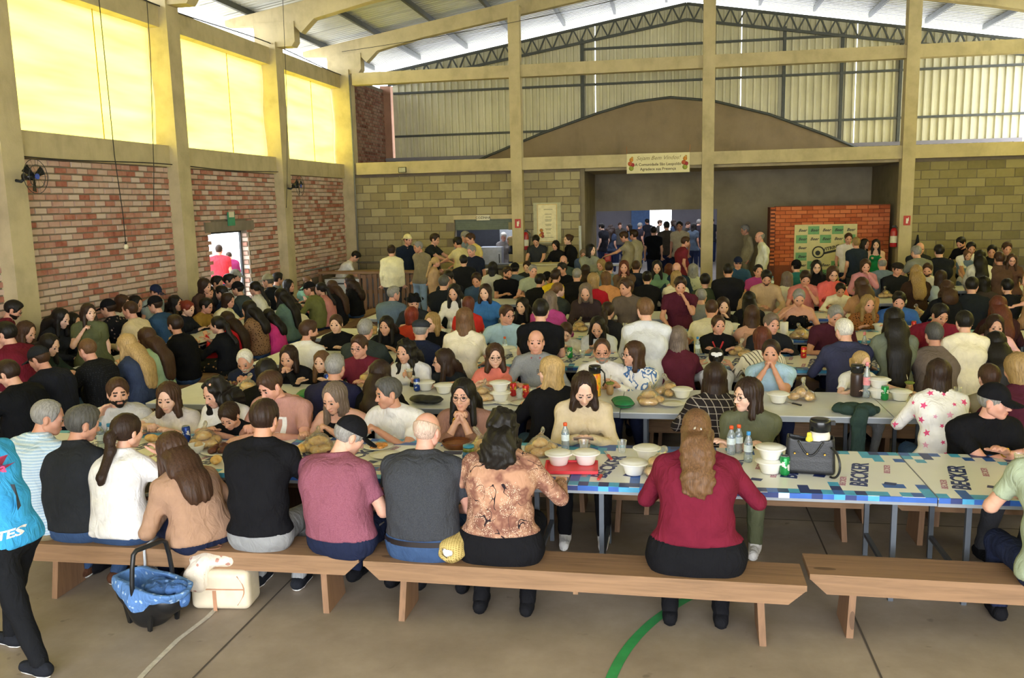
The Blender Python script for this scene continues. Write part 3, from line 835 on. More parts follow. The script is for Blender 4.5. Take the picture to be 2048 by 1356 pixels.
c0, c1, c2 = (on_z(*p, 0)[:2] for p in ((1385, 1193), (1290, 1258), (1222, 1358)))
A_ = np.array([c1 - c0, c2 - c0]) * 2; B_ = np.array([c1 @ c1 - c0 @ c0, c2 @ c2 - c0 @ c0]); cc = np.linalg.solve(A_, B_); rr = np.linalg.norm(c0 - cc)
a0, a1 = math.atan2(*(c0 - cc)[::-1]), math.atan2(*(c2 - cc)[::-1])
if a1 < a0 - math.pi: a1 += 2 * math.pi
if a1 > a0 + math.pi: a1 -= 2 * math.pi
strip(np.array([cc + rr * np.array((math.cos(a), math.sin(a))) for a in np.linspace(a0 - .5 * (a1 - a0), a1 + .4 * (a1 - a0), 40)]), .062, paint, 'court_line')
strip(np.array([on_z(x, y, 0)[:2] for x, y in ((470, 1180), (415, 1235), (356, 1280), (300, 1335), (240, 1400))]), .035, plain('worn_white_paint', '#b9b2a3', .8, 0, .2, 30), 'court_line')
M_JOINT = plain('joint_filler', '#4a4239', .9)
for xx in (-6.2, -2.62, 1.15, 4.9):
    strip(np.array([(xx, 1.5), (xx + .02, 10.0), (xx + .03, 21.5)]), .012, M_JOINT, 'floor_joint')
for yy in (3.2, 7.0, 10.8, 14.6, 18.4):
    strip(np.array([(XL, yy), (0, yy + .01), (XR, yy)]), .012, M_JOINT, 'floor_joint')

# left wall: frame, brick infill, tarpaulins in the upper openings
ZS0, ZS1, ZT0, ZT1 = 3.33, 3.68, 5.59, 5.94
PILY = [1.95, 5.92, 9.88, 13.86, 17.95]
wl = MB().span((XL - .22, YR, 0), (XL - .012, 14.86 - .02, ZS0)).span((XL - .22, 16.42, 0), (XL - .012, YB + .2, ZS0)).span((XL - .22, 14.84, 2.18), (XL - .012, 16.42, ZS0)).build('wall_left', M_MORT, kind='structure')
def piece_mesh(name, L, D, Hh, mat, ax, rng, ch=.004):
    """one masonry unit with worn, chamfered front; ax = 0: face looks along x, 1: along -y"""
    a = np.array([(-L / 2, -Hh / 2), (L / 2, -Hh / 2), (L / 2, Hh / 2), (-L / 2, Hh / 2)])
    j = rng.uniform(-.003, .003, (4, 2)); V = []
    for (u, v) in a + j: V.append((u, 0, v))
    for (u, v) in (a + j) * np.array((1 - 2 * ch / L, 1 - 2 * ch / Hh)): V.append((u, -D, v))
    V = np.array(V)
    if ax == 0: V = np.stack([-V[:, 1], V[:, 0], V[:, 2]], 1)
    return V, [(4, 5, 6, 7), (0, 1, 5, 4), (1, 2, 6, 5), (2, 3, 7, 6), (3, 0, 4, 7)]
def lay(parent, name, mat, ax, fixed, u0, u1, z0, z1, L, Hh, j, skip, budget, rest_name, order, seed=1, depth=.016, jit=.006):
    """lay courses on a wall face: the nearest pieces are objects sharing a few meshes, the rest one mesh"""
    rng = np.random.RandomState(seed); P = []; k = 0; z = z0 + Hh / 2
    while z + Hh / 2 <= z1 + .001:
        u = u0 + (L / 2 if k % 2 else 0) - L / 2
        while u < u1:
            a, b = max(u, u0), min(u + L, u1)
            if b - a > .05 and not skip((a + b) / 2, z): P.append(((a + b) / 2, z, b - a))
            u += L + j
        z += Hh + j; k += 1
    P.sort(key=order); full = []; meshes = []
    for i in range(5):
        V, F = piece_mesh(name, L, depth + rng.uniform(-jit, jit), Hh, mat, ax, rng); meshes.append(MB().add(V, F).mesh(name, mat))
    rest = MB(); n = 0
    for (u, z, w) in P:
        loc = (fixed, u, z) if ax == 0 else (u, fixed, z)
        if n < budget and abs(w - L) < .001:
            link(name, meshes[rng.randint(5)], parent, loc); n += 1
        else:
            V, F = piece_mesh(name, w, depth + rng.uniform(-jit, jit), Hh, mat, ax, rng); rest.add(V + np.array(loc), F)
    if rest.n: rest.build(rest_name, mat, parent, kind='stuff')
inpil = lambda y: any(abs(y - p) < .16 for p in PILY)
lay(wl, 'brick', M_BRICK, 0, XL - .012, 6.1, YB, 0.02, ZS0, .215, .074, .018, lambda y, z: inpil(y) or (14.84 < y < 16.44 and z < 2.36) or (y > 18.9 and z < .9), 300, 'brick_courses',
    order=lambda p: (0 if (p[0] > 10.0 and p[1] > .9) else 1, p[0] - 1.2 * (p[1])))
MB().span((XL - .2, 14.7, 2.18), (XL + .03, 16.6, 2.37)).build('lintel', concrete('lintel', '#847a6b'), wl)
for i, p in enumerate(PILY):
    m = MB().span((XL - .3, p - .19, 0), (XL + .20, p + .19, 6.05))
    # corbel head that carries the rafter
    m.prism([(XL - .28, 5.95), (XL + .55, 5.95), (XL + .62, 6.05), (XL + .62, 6.45), (XL - .28, 6.45)], 1, p - .14, p + .14)
    m.build('pillar', M_CONC, None, kind='structure')
m = MB().span((XL - .3, YB - .12, 0), (XL + .30, YB + .28, 6.05)); m.prism([(XL - .28, 5.95), (XL + .55, 5.95), (XL + .62, 6.05), (XL + .62, 6.45), (XL - .28, 6.45)], 1, YB - .06, YB + .22); m.build('pillar', M_CONC, kind='structure')
allp = [YR] + PILY + [YB + .1]
for a, b in zip(allp[:-1], allp[1:]):
    MB().span((XL - .26, a + .19, ZS0), (XL + .06, b - .19, ZS1)).build('beam', M_CONC, kind='structure')
    MB().span((XL - .26, a + .19, ZT0), (XL + .06, b - .19, ZT1)).build('beam', M_CONC, kind='structure')
def tarp_mat(c='#f4e65e'):
    t = NT('yellow_tarpaulin'); c = tone(c); v = t.coord(kind='Object'); n = t.noise(t.coord((.3, .25, 2.2)), 1.6, 3)
    tr = t.n('BsdfTranslucent'); df = t.n('BsdfDiffuse'); mx = t.n('MixShader'); mx.inputs[0].default_value = .72
    colr = t.ramp(n, [(.3, (c[0], c[1] * .96, c[2] * .80)), (.7, (c[0], c[1], c[2] * 1.5))]); t.l(colr, tr.inputs[0]); t.l(colr, df.inputs[0])
    t.l(df.outputs[0], mx.inputs[1]); t.l(tr.outputs[0], mx.inputs[2]); out = t.t.nodes['Material Output']; t.l(mx.outputs[0], out.inputs[0]); t.t.nodes.remove(t.b); return t.m
M_TARP = tarp_mat(); tl = ['yellow tarpaulin in the large near opening of the brick wall', 'yellow tarpaulin in the middle opening above the doorway', 'yellow tarpaulin in the opening beside the grey block wall']
for i, (a, b) in enumerate(zip(allp[:-1], allp[1:])):
    ny, nz_ = 24, 14; ys = np.linspace(a + .195, b - .195 - (.05 if b > YB else 0), ny); zs = np.linspace(ZS1 + .002, ZT0 - .002, nz_); rng = np.random.RandomState(i)
    V = np.array([(XL - .16 + .02 * math.sin(z * 4.1 + y * .4 + i) + .012 * math.sin(y * 2.3 + i), y, z) for y in ys for z in zs])
    F = [(p * nz_ + q, (p + 1) * nz_ + q, (p + 1) * nz_ + q + 1, p * nz_ + q + 1) for p in range(ny - 1) for q in range(nz_ - 1)]
    vis = i >= 3
    o = MB().add(V, F, 0, True).build('tarpaulin', M_TARP, label=tl[i - 3] if vis else ['yellow tarpaulin behind the viewer, end bay of the brick wall', 'yellow tarpaulin out of view, second bay of the brick wall', 'yellow tarpaulin out of view, third bay of the brick wall'][i], cat='tarpaulin', group='wall tarpaulins')
    if vis:
        ym = (a + b) / 2 + .35; MB().tube([(XL - .125, ym, ZS1), (XL - .12, ym - .02, ZT0)], .008, 5).build('seam_rope', plain('tarp_seam', '#b89a28', .8), o)

# right wall (only glimpsed) and unseen rear wall, its opening added to let light in
MB().span((XR, YR, 0), (XR + .2, YB, ZS0)).build('wall_right', M_MORT, kind='structure')
MB().span((XR, YR, ZT0), (XR + .2, YB, ZT1)).build('beam', M_CONC, kind='structure')
MB().span((XL, YR - .2, 4.6), (XR, YR, 8.0)).span((XL, YR - .2, 0), (XL + 2.2, YR, 4.6)).span((XR - 2.2, YR - .2, 0), (XR, YR, 4.6)).build('wall_rear', M_MORT, kind='structure')
MB().add([(XR + .1, YR, ZS0), (XR + .1, YB, ZS0), (XR + .1, YB, ZT0), (XR + .1, YR, ZT0)], [(0, 1, 2, 3)]).build('tarpaulin', M_TARP, label='yellow tarpaulin added along the unseen opposite wall to balance the light', cat='tarpaulin', group='wall tarpaulins')  # sheet added on this unseen side so light enters from both walls

# roof: corrugated sheets on purlins and precast rafters
def sheet_mat(name, col, metal=.35, rough=.45):
    t = NT(name); c = tone(col); v = t.coord(kind='Object'); n = t.noise(v, 1.1, 4); g = t.noise(v, 9, 4)
    t.base(t.mix(t.math('MULTIPLY', g, .35), t.ramp(n, [(.3, shade(c, .85)), (.7, shade(c, 1.12))]), shade(c, .8))); t.set(Roughness=rough, Metallic=metal); return t.m
M_ROOF = sheet_mat('roof_sheet_metal', '#c9ccc8', .3, .5)
M_CLAD = sheet_mat('cladding_sheet_metal', '#d4cfb0', .1, .5)
roof = empty('ceiling', (0, 0, 0), kind='structure')
def corrug(w, per, amp):
    """zig profile: list of (u, height)"""
    out = []; n = max(1, int(round(w / per)))
    for i in range(n):
        b = i * w / n; p = w / n
        out += [(b, 0), (b + p * .55, 0), (b + p * .65, amp), (b + p * .9, amp)]
    return out + [(w, 0)]
for side in (-1, 1):
    y = 7.0
    prof = corrug(1.02, .17, .028)
    V = []; 
    xe = RIDGE_X + side * 9.9
    for (u, hgt) in prof:
        V += [(xe, u, roof_z(xe) + hgt), (RIDGE_X, u, roof_z(RIDGE_X) + hgt)]
    n = len(prof); F = [(2 * i, 2 * i + 1, 2 * i + 3, 2 * i + 2) for i in range(n - 1)]
    me = MB().add(V, F).mesh('roof_sheet', M_ROOF)
    while y < 26.2:
        link('roof_sheet', me, roof, (0, y, 0)); y += 1.0
    MB().add([(xe, YR, roof_z(xe)), (RIDGE_X, YR, roof_z(RIDGE_X)), (RIDGE_X, 7.0, roof_z(RIDGE_X)), (xe, 7.0, roof_z(xe))], [(0, 1, 2, 3)]).build('roof_sheet', M_ROOF, roof)
    for q in np.arange(.55, 9.9, 1.45):
        x = RIDGE_X + side * q; z = roof_z(x) - .07
        o = MB().span((x - .035, YR, z - .06), (x + .035, 26, z + .06)).build('purlin', M_STEEL, roof)
for yy in [5.92, 9.88, 13.86, 17.95, YB + .08]:
    for side in (-1, 1):
        X = lambda q: RIDGE_X + side * q
        top = lambda q: roof_z(X(q)) - .14
        pts = [(9.75, top(9.75) - .12), (9.75, top(9.75)), (8.2, top(8.2)), (.0, top(0)), (.0, top(0) - .36), (6.6, top(6.6) - .34), (7.75, top(7.75) - .40), (8.05, top(8.05) - .62), (8.25, 6.42), (8.95, 6.40)]
        P = [(X(q), z) for q, z in pts]
        if side > 0: P = P[::-1]
        MB().prism(P, 1, yy - .11, yy + .11).build('rafter', M_CONC, None, kind='structure')

# back frame: columns, two tie beams
COLX = [-3.71, .94, 5.45]
for i, x in enumerate(COLX):
    MB().span((x - .14, YB - .30, 0), (x + .14, YB - .02, roof_z(x) - .3)).build('column', M_CONC, kind='structure')
xs = [XL + .3] + COLX + [XR]
for a, b in zip(xs[:-1], xs[1:]):
    for z0, z1 in ((3.40, 3.70), (5.64, 5.93)):
        MB().span((a + .13, YB - .24, z0), (b - .13, YB + .02, z1)).build('beam', M_CONC, kind='structure')

# block walls below the lower beam, kitchen hatch cut out
XK0, XK1, ZK0, ZK1 = -5.40, -3.86, 1.04, 2.20
wb = MB().span((XL, YB, 0), (XK0, YB + .18, 3.42)).span((XK1, YB, 0), (-2.15, YB + .18, 3.42)).span((XK0, YB, 0), (XK1, YB + .18, ZK0)).span((XK0, YB, ZK1), (XK1, YB + .18, 3.42)).build('wall_back', M_MORT, kind='structure')
lay(wb, 'block', M_BLOCK, 1, YB, XL + .3, -2.16, .5, 3.40, .39, .19, .013, lambda x, z: XK0 - .05 < x < XK1 + .05 and ZK0 - .1 < z < ZK1 + .12, 290, 'block_courses', order=lambda p: -p[1], seed=3, depth=.012, jit=.004)
MB().span((XK0 - .03, YB - .02, ZK1), (XK1 + .03, YB + .1, ZK1 + .11)).build('lintel', M_CONC, wb)
MB().span((5.6, YB, 0), (XR, YB + .18, 3.42)).build('wall_back_right', M_MORT, kind='structure')
lay(bpy.data.objects['wall_back_right'], 'block', M_BLOCKR, 1, YB, 5.6, XR, .9, 3.40, .39, .19, .013, lambda x, z: False, 120, 'block_courses', order=lambda p: -p[1], seed=5, depth=.012, jit=.004)
# set-back rendered wall in the middle with the wide opening to the next hall, gable rising above the beam
YM = 25.1; OX0, OX1, OZ = -2.03, 1.36, 2.30
g = [(-6.3, 3.2), (-6.3, 3.45), (-5.1, 3.95), (-3.6, 4.5), (-2.0, 5.0), (-.9, 5.28), (.05, 5.36), (1.2, 5.22), (2.7, 4.8), (4.2, 4.2), (5.1, 3.78), (6.4, 3.2)]
wm = MB().span((-2.2, YM, 0), (OX0, YM + .2, OZ)).span((OX1, YM, 0), (5.9, YM + .2, OZ)).span((-2.2, YM, OZ), (5.9, YM + .2, 3.4)).build('wall_middle', M_RENDER, kind='structure')
MB().prism(g, 1, YM + .25, YM + .02).build('gable', M_ARCH, wm)
MB().tube([(x, YM, z + .02) for x, z in g[1:-1]], .04, 6).build('gable_edge', M_STEEL, wm)
MB().span((-2.22, YB + .05, 0), (-2.05, YM + .1, 3.40)).build('wall_return', concrete('return_wall', '#8b8069'), kind='structure')
MB().span((5.42, YB - .02, 0), (5.62, YM + .1, 3.40)).build('wall_return_right', concrete('return_wall', '#8b8069'), kind='structure')
MB().span((XL, YB + .18, 3.34), (XR, YC, 3.42)).build('slab', M_CONC, kind='structure')  # unseen slab added to block light leaking in above the kitchen and recess
# metal cladding behind, with its steel
clad = empty('wall_cladding', (0, 0, 0), kind='structure')
def wall_top(x): return 6.42 + .165 * (8.8 - abs(x - RIDGE_X))
x = -8.05; k = 0
while x < XR:
    prof = corrug(1.0, .2, .055); a = x; V = []
    for (u, hgt) in prof: V += [(a + u, YC - hgt, 3.4), (a + u, YC - hgt, wall_top(a + u))]
    n = len(prof); gap = 0.0
    MB().add(V, [(2 * i, 2 * i + 2, 2 * i + 3, 2 * i + 1) for i in range(n - 1)]).build('cladding_sheet', M_CLAD, clad)
    x += 1.0 + (.015 if k in (5, 9, 12) else 0.0); k += 1
for z in (4.62, 5.86):
    MB().span((-8.0, YC - .12, z - .03), (XR, YC - .05, z + .03)).build('girt', M_STEEL, clad)
MB().span((-2.4, YC - .12, 6.8), (4.6, YC - .05, 6.86)).build('girt', M_STEEL, clad)
for x in (-2.4, 1.1, 4.6, 3.1, 6.1):
    MB().span((x - .04, YC - .14, 4.0), (x + .04, YC - .05, wall_top(x) - .3)).build('post', M_STEEL, clad)
def truss(y):
    t = MB(); xs = np.arange(-8.0, 9.0, .42)
    for side in (-1, 1):
        e = RIDGE_X + side * 8.6
        t.bar((RIDGE_X, y, wall_top(RIDGE_X)), (e, y, wall_top(e)), .07, .07); t.bar((RIDGE_X, y, wall_top(RIDGE_X) - .42), (e, y, wall_top(e) - .36), .07, .07)
        n = 22
        for i in range(n):
            xa, xb = RIDGE_X + side * 8.6 * i / n, RIDGE_X + side * 8.6 * (i + 1) / n; xm = (xa + xb) / 2
            t.bar((xa, y, wall_top(xa)), (xm, y, wall_top(xm) - .40), .04, .04); t.bar((xm, y, wall_top(xm) - .40), (xb, y, wall_top(xb)), .04, .04)
    return t
truss(YC - .2).build('roof_truss', M_STEEL, label='steel lattice truss following the gable above the metal cladding', cat='truss')
# brick return in the corner above the beam
cb = MB().span((XL - .2, YB + .3, 3.42), (XL - .012, YC + .2, 6.0)).build('wall_corner', M_MORT, kind='structure')
lay(cb, 'brick', M_DARKBRICK, 0, XL - .012, YB + .3, YC + .1, 3.42, 5.98, .205, .075, .014, lambda y, z: False, 0, 'brick_courses', order=lambda p: 0, seed=8)
MB().span((XL - .1, YC - .05, 3.4), (XL + .22, YC + .3, 6.1)).build('pillar', concrete('pink_pillar', '#a07a66'), kind='structure')
# next hall seen through the opening
M_ANNEX = concrete('annex_wall', '#8d8a92', .08, 1, .2)
MB().span((-9, 38.8, 0), (-.77, 39, 4)).span((.16, 38.8, 0), (9, 39, 4)).span((-.77, 38.8, 2.7), (.16, 39, 4)).build('wall_annex', M_ANNEX, kind='structure')
MB().span((-9, YM + .3, 3.9), (9, 39, 4.0)).build('ceiling_annex', M_ANNEX, kind='structure')
MB().span((-9.2, YM + .3, 0), (-9, 39, 4)).span((9, YM + .3, 0), (9.2, 39, 4)).build('wall_annex_side', M_ANNEX, kind='structure')
MB().span((-9, 26, -.1), (9, 39, 0)).build('floor_annex', concrete('annex_floor', '#77716a'), kind='structure')
MB().span((-1.57, 38.7, 0), (-.77, 38.8, 3.6)).build('door_1', plain('blue_panel', '#5577a8', .6), kind='structure')
area('annex_fill_light', (0, 31, 3.8), (0, 31, 0), 10, 6, 170, (.85, .88, 1.0)); area('kitchen_lamp', (-4.4, 23.4, 3.2), (-4.4, 23.4, 0), 1.5, .5, 24, (.85, .9, 1.0))  # annex area light added under the ceiling to brighten the next hall
# kitchen behind the hatch
MK = plain('kitchen_tile', '#a9adb0', .5); MKD = plain('kitchen_dark', '#2a2c33', .6)
MB().span((-6.2, 24.6, 0), (-2.3, 24.7, 3.4)).span((-6.2, YB + .2, 0), (-6.1, 24.7, 3.4)).build('wall_kitchen', MK, kind='structure')
MB().span((-6.0, 24.5, 1.25), (-4.75, 24.6, 2.3)).build('window_1', MKD, kind='structure')
MB().span((-4.1, 24.5, 1.1), (-2.8, 24.6, 2.4)).build('window_2', MKD, kind='structure')
MB().span((XK0, YB + .05, 1.93), (XK1, YB + .12, ZK1)).build('roller_shutter', plain('shutter_green', '#66705f', .6), wb)
for i in range(5): MB().span((XK0, YB + .043, 1.95 + i * .05), (XK1, YB + .05, 1.955 + i * .05)).build('shutter_slat', plain('shutter_line', '#4f584a', .6), wb)
MB().span((XK0 - .1, YB - .12, ZK0 - .10), (XK1 + .1, YB + .5, ZK0)).build('sill', concrete('hatch_counter', '#6b6a66'), kind='structure')
Y0 = [5.5 + 2.05 * k for k in range(7)]
BENCH, TABLE = .39, .74
# ------------------------------------------------------------------ trestle tables and plank benches
def wood_mat(name, col, ax=0):
    t = NT(name); c = tone(col); sc = [14, 14, 14]; sc[ax] = .8; v = t.coord(tuple(sc)); n = t.noise(v, 2.2, 6, .6, .8); k = t.noise(t.coord(), 3.0, 3)
    rng = t.n('ObjectInfo')
    base = t.ramp(n, [(.3, shade(c, .62)), (.5, c), (.72, shade(c, 1.28))]); base = t.mix(t.math('MULTIPLY', k, .5), base, shade(c, .72)); base = t.mix(t.math('MULTIPLY', rng.outputs['Random'], .35), base, shade(c, 1.3))
    vo = t.n('TexVoronoi'); vo.inputs['Scale'].default_value = 1.0; vs = [5, 5, 5]; vs[ax] = 1.5; t.l(t.coord(tuple(vs)), vo.inputs['Vector'])
    base = t.mix(t.math('MULTIPLY', t.math('LESS_THAN', vo.outputs['Distance'], .11), .7), base, shade(c, .3))
    t.base(base); t.set(Roughness=.62, Specular_IOR_Level=.3); t.bump(n, .25, .006); _M[name] = t.m; return t.m
M_PINE_X, M_PINE_Y, M_PINE_Z = wood_mat('pine_x', '#8f6f52', 0), wood_mat('pine_y', '#8f6f52', 1), wood_mat('pine_z', '#85654b', 2)
M_TOP = plain('table_laminate', '#d6d7d8', .35, 0, .06, 5); M_TLEG = plain('table_leg_steel', '#5a6068', .45, .5, .1, 9)
def table(x0, x1, y0, y1, z, label, group, along_y=False):
    """folding table: laminate top with a rim and two U-shaped steel leg frames"""
    cx, cy = (x0 + x1) / 2, (y0 + y1) / 2; w, d = x1 - x0, y1 - y0
    r = empty('folding_table', (cx, cy, 0), label=label, cat='table', group=group)
    e = .03; V = []; F = []
    MB().box((0, 0, z - .018), (w - .006, d - .006, .036)).build('tabletop', M_TOP, r)
    m = MB(); h = .045
    m.box((0, -d / 2 + .01, z - .03), (w - .006, .02, h)).box((0, d / 2 - .01, z - .03), (w - .006, .02, h)).box((-w / 2 + .012, 0, z - .03), (.018, d - .04, h)).box((w / 2 - .012, 0, z - .03), (.018, d - .04, h))
    m.build('rim', plain('table_rim', '#8f959b', .4, .4, .05), r)
    for sx in (-1, 1):
        for sy in (-1, 1):
            px, py = (sx * (w / 2 - .22), sy * (d / 2 - .12)) if not along_y else (sx * (w / 2 - .1), sy * (d / 2 - .25))
            MB().box((px, py, (z - .04) / 2), (.032, .032, z - .04)).build('leg', M_TLEG, r)
        if not along_y: MB().box((sx * (w / 2 - .22), 0, .16), (.028, d - .25, .028)).build('crossbar', M_TLEG, r)
        else: MB().box((0, sx * (d / 2 - .25), .16), (w - .2, .028, .028)).build('crossbar', M_TLEG, r)
    return r
def bench(x0, x1, y, z, label, group, rot=0.0, cut=.10, dep=.31):
    """plank bench: seat board, two aprons with sawn-off corners, splayed board legs. rot turns it about its middle"""
    L = x1 - x0; r = empty('plank_bench', ((x0 + x1) / 2, y, 0), rot, label=label, cat='bench', group=group)
    m = MB().box((0, 0, z - .018), (L, dep, .036)); m.build('seat_board', M_PINE_X, r)
    for sy in (-1, 1):
        ya = sy * (dep / 2 - .020)
        MB().prism([(-L / 2 + .005, z - .037), (-L / 2 + cut, z - .125), (L / 2 - cut, z - .125), (L / 2 - .005, z - .037)], 1, ya - .014, ya + .014).build('apron', M_PINE_X, r)
    for sx in (-1, 1):
        xx = sx * (L / 2 - .26)
        V = []
        for zz, hw in ((0, dep / 2 - .0), (z - .037, dep / 2 - .04)):
            for (ux, uy) in ((-.02, -1), (.02, -1), (.02, 1), (-.02, 1)): V.append((xx + ux + sx * (z - zz) * .06, uy * hw, zz))
        # notch at the foot
        MB().add(V, [(3, 2, 1, 0), (4, 5, 6, 7), (0, 1, 5, 4), (1, 2, 6, 5), (2, 3, 7, 6), (3, 0, 4, 7)]).build('leg', M_PINE_Z, r)
    MB().box((0, 0, z - .10), (.03, dep - .07, .11)).build('brace', M_PINE_Y, r)
    return r
ORD = ['first', 'second', 'third', 'fourth', 'fifth', 'sixth', 'seventh']
TSEG = [[-5.25, -2.95, -.65, 1.65, 3.95], [-5.05, -2.71, -.41, 1.89, 4.19], [-5.0, -2.6, -.3, 2.0, 4.3, 6.6], [-5.0, -2.7, -.4, 1.9, 4.2, 6.5], [-5.0, -2.6, -.3, 2.0, 4.3, 6.6], [-3.5, -1.2, 1.1, 3.4, 5.7, 8.0], [-3.7, -1.2, 1.2, 3.5, 5.8, 8.1]]
WHERE = ['at the end by the brick wall', 'second from the brick wall', 'third from the brick wall', 'fourth from the brick wall', 'fifth from the brick wall']
for k, seg in enumerate(TSEG):
    for i, (a, b) in enumerate(zip(seg[:-1], seg[1:])):
        table(a, b, Y0[k], Y0[k] + .98, TABLE - (.004 if (i + k) % 2 else 0), 'pale folding table in the %s row, %s' % (ORD[k], WHERE[i]), 'folding tables in rows')
NB = [('weathered front bench under the six people on the viewer side', -4.35, -1.93, 5.10, .02), ('middle front bench with the bald man and the burgundy woman', -1.88, .80, 5.07, -.008), ('empty front bench towards the picture edge', .84, 3.4, 5.22, -.006)]
for lb, a, b, y, rz in NB: bench(a, b, y, BENCH, lb, 'front benches', rz)
for k in range(7):
    seg = TSEG[k]; n = max(2, int(round((seg[-1] - seg[0]) / 2.5))); xs = np.linspace(seg[0] + .1, seg[-1] - .1, n + 1)
    for i in range(n):
        if k > 0: bench(xs[i] + .03, xs[i + 1] - .03, Y0[k] - .40, BENCH, 'viewer-side bench of the %s table row, %s' % (ORD[k], WHERE[i] if i < 5 else 'last'), 'benches in rows')
        if k < 6 or True: bench(xs[i] + .03, xs[i + 1] - .03, Y0[k] + 1.24, BENCH, 'bench beyond the %s table row, %s' % (ORD[k], WHERE[i] if i < 5 else 'last'), 'benches in rows')
# side tables and benches along the brick wall
ys = [7.2, 9.5, 11.8, 14.1, 16.4, 18.0]
for i, (a, b) in enumerate(zip(ys[:-1], ys[1:])):
    lab = ['nearest the viewer', 'second along the wall', 'third along the wall', 'beside the doorway', 'at the bar end'][i].replace('nearest the viewer', 'first along the wall')
    table(-7.12, -6.52, a, b, TABLE, 'narrow table parallel to the brick wall, ' + lab, 'side tables', True)
    for X, nm, dz in ((-6.2, 'aisle bench', 0), (-7.42, 'wall-side bench', .0)):
        b_ = bench(-(b - a) / 2 + .02, (b - a) / 2 - .02, 0, BENCH, 'pine %s beside the side table, %s' % (nm, lab), 'side benches', math.pi / 2); b_.location = (X, (a + b) / 2, 0)
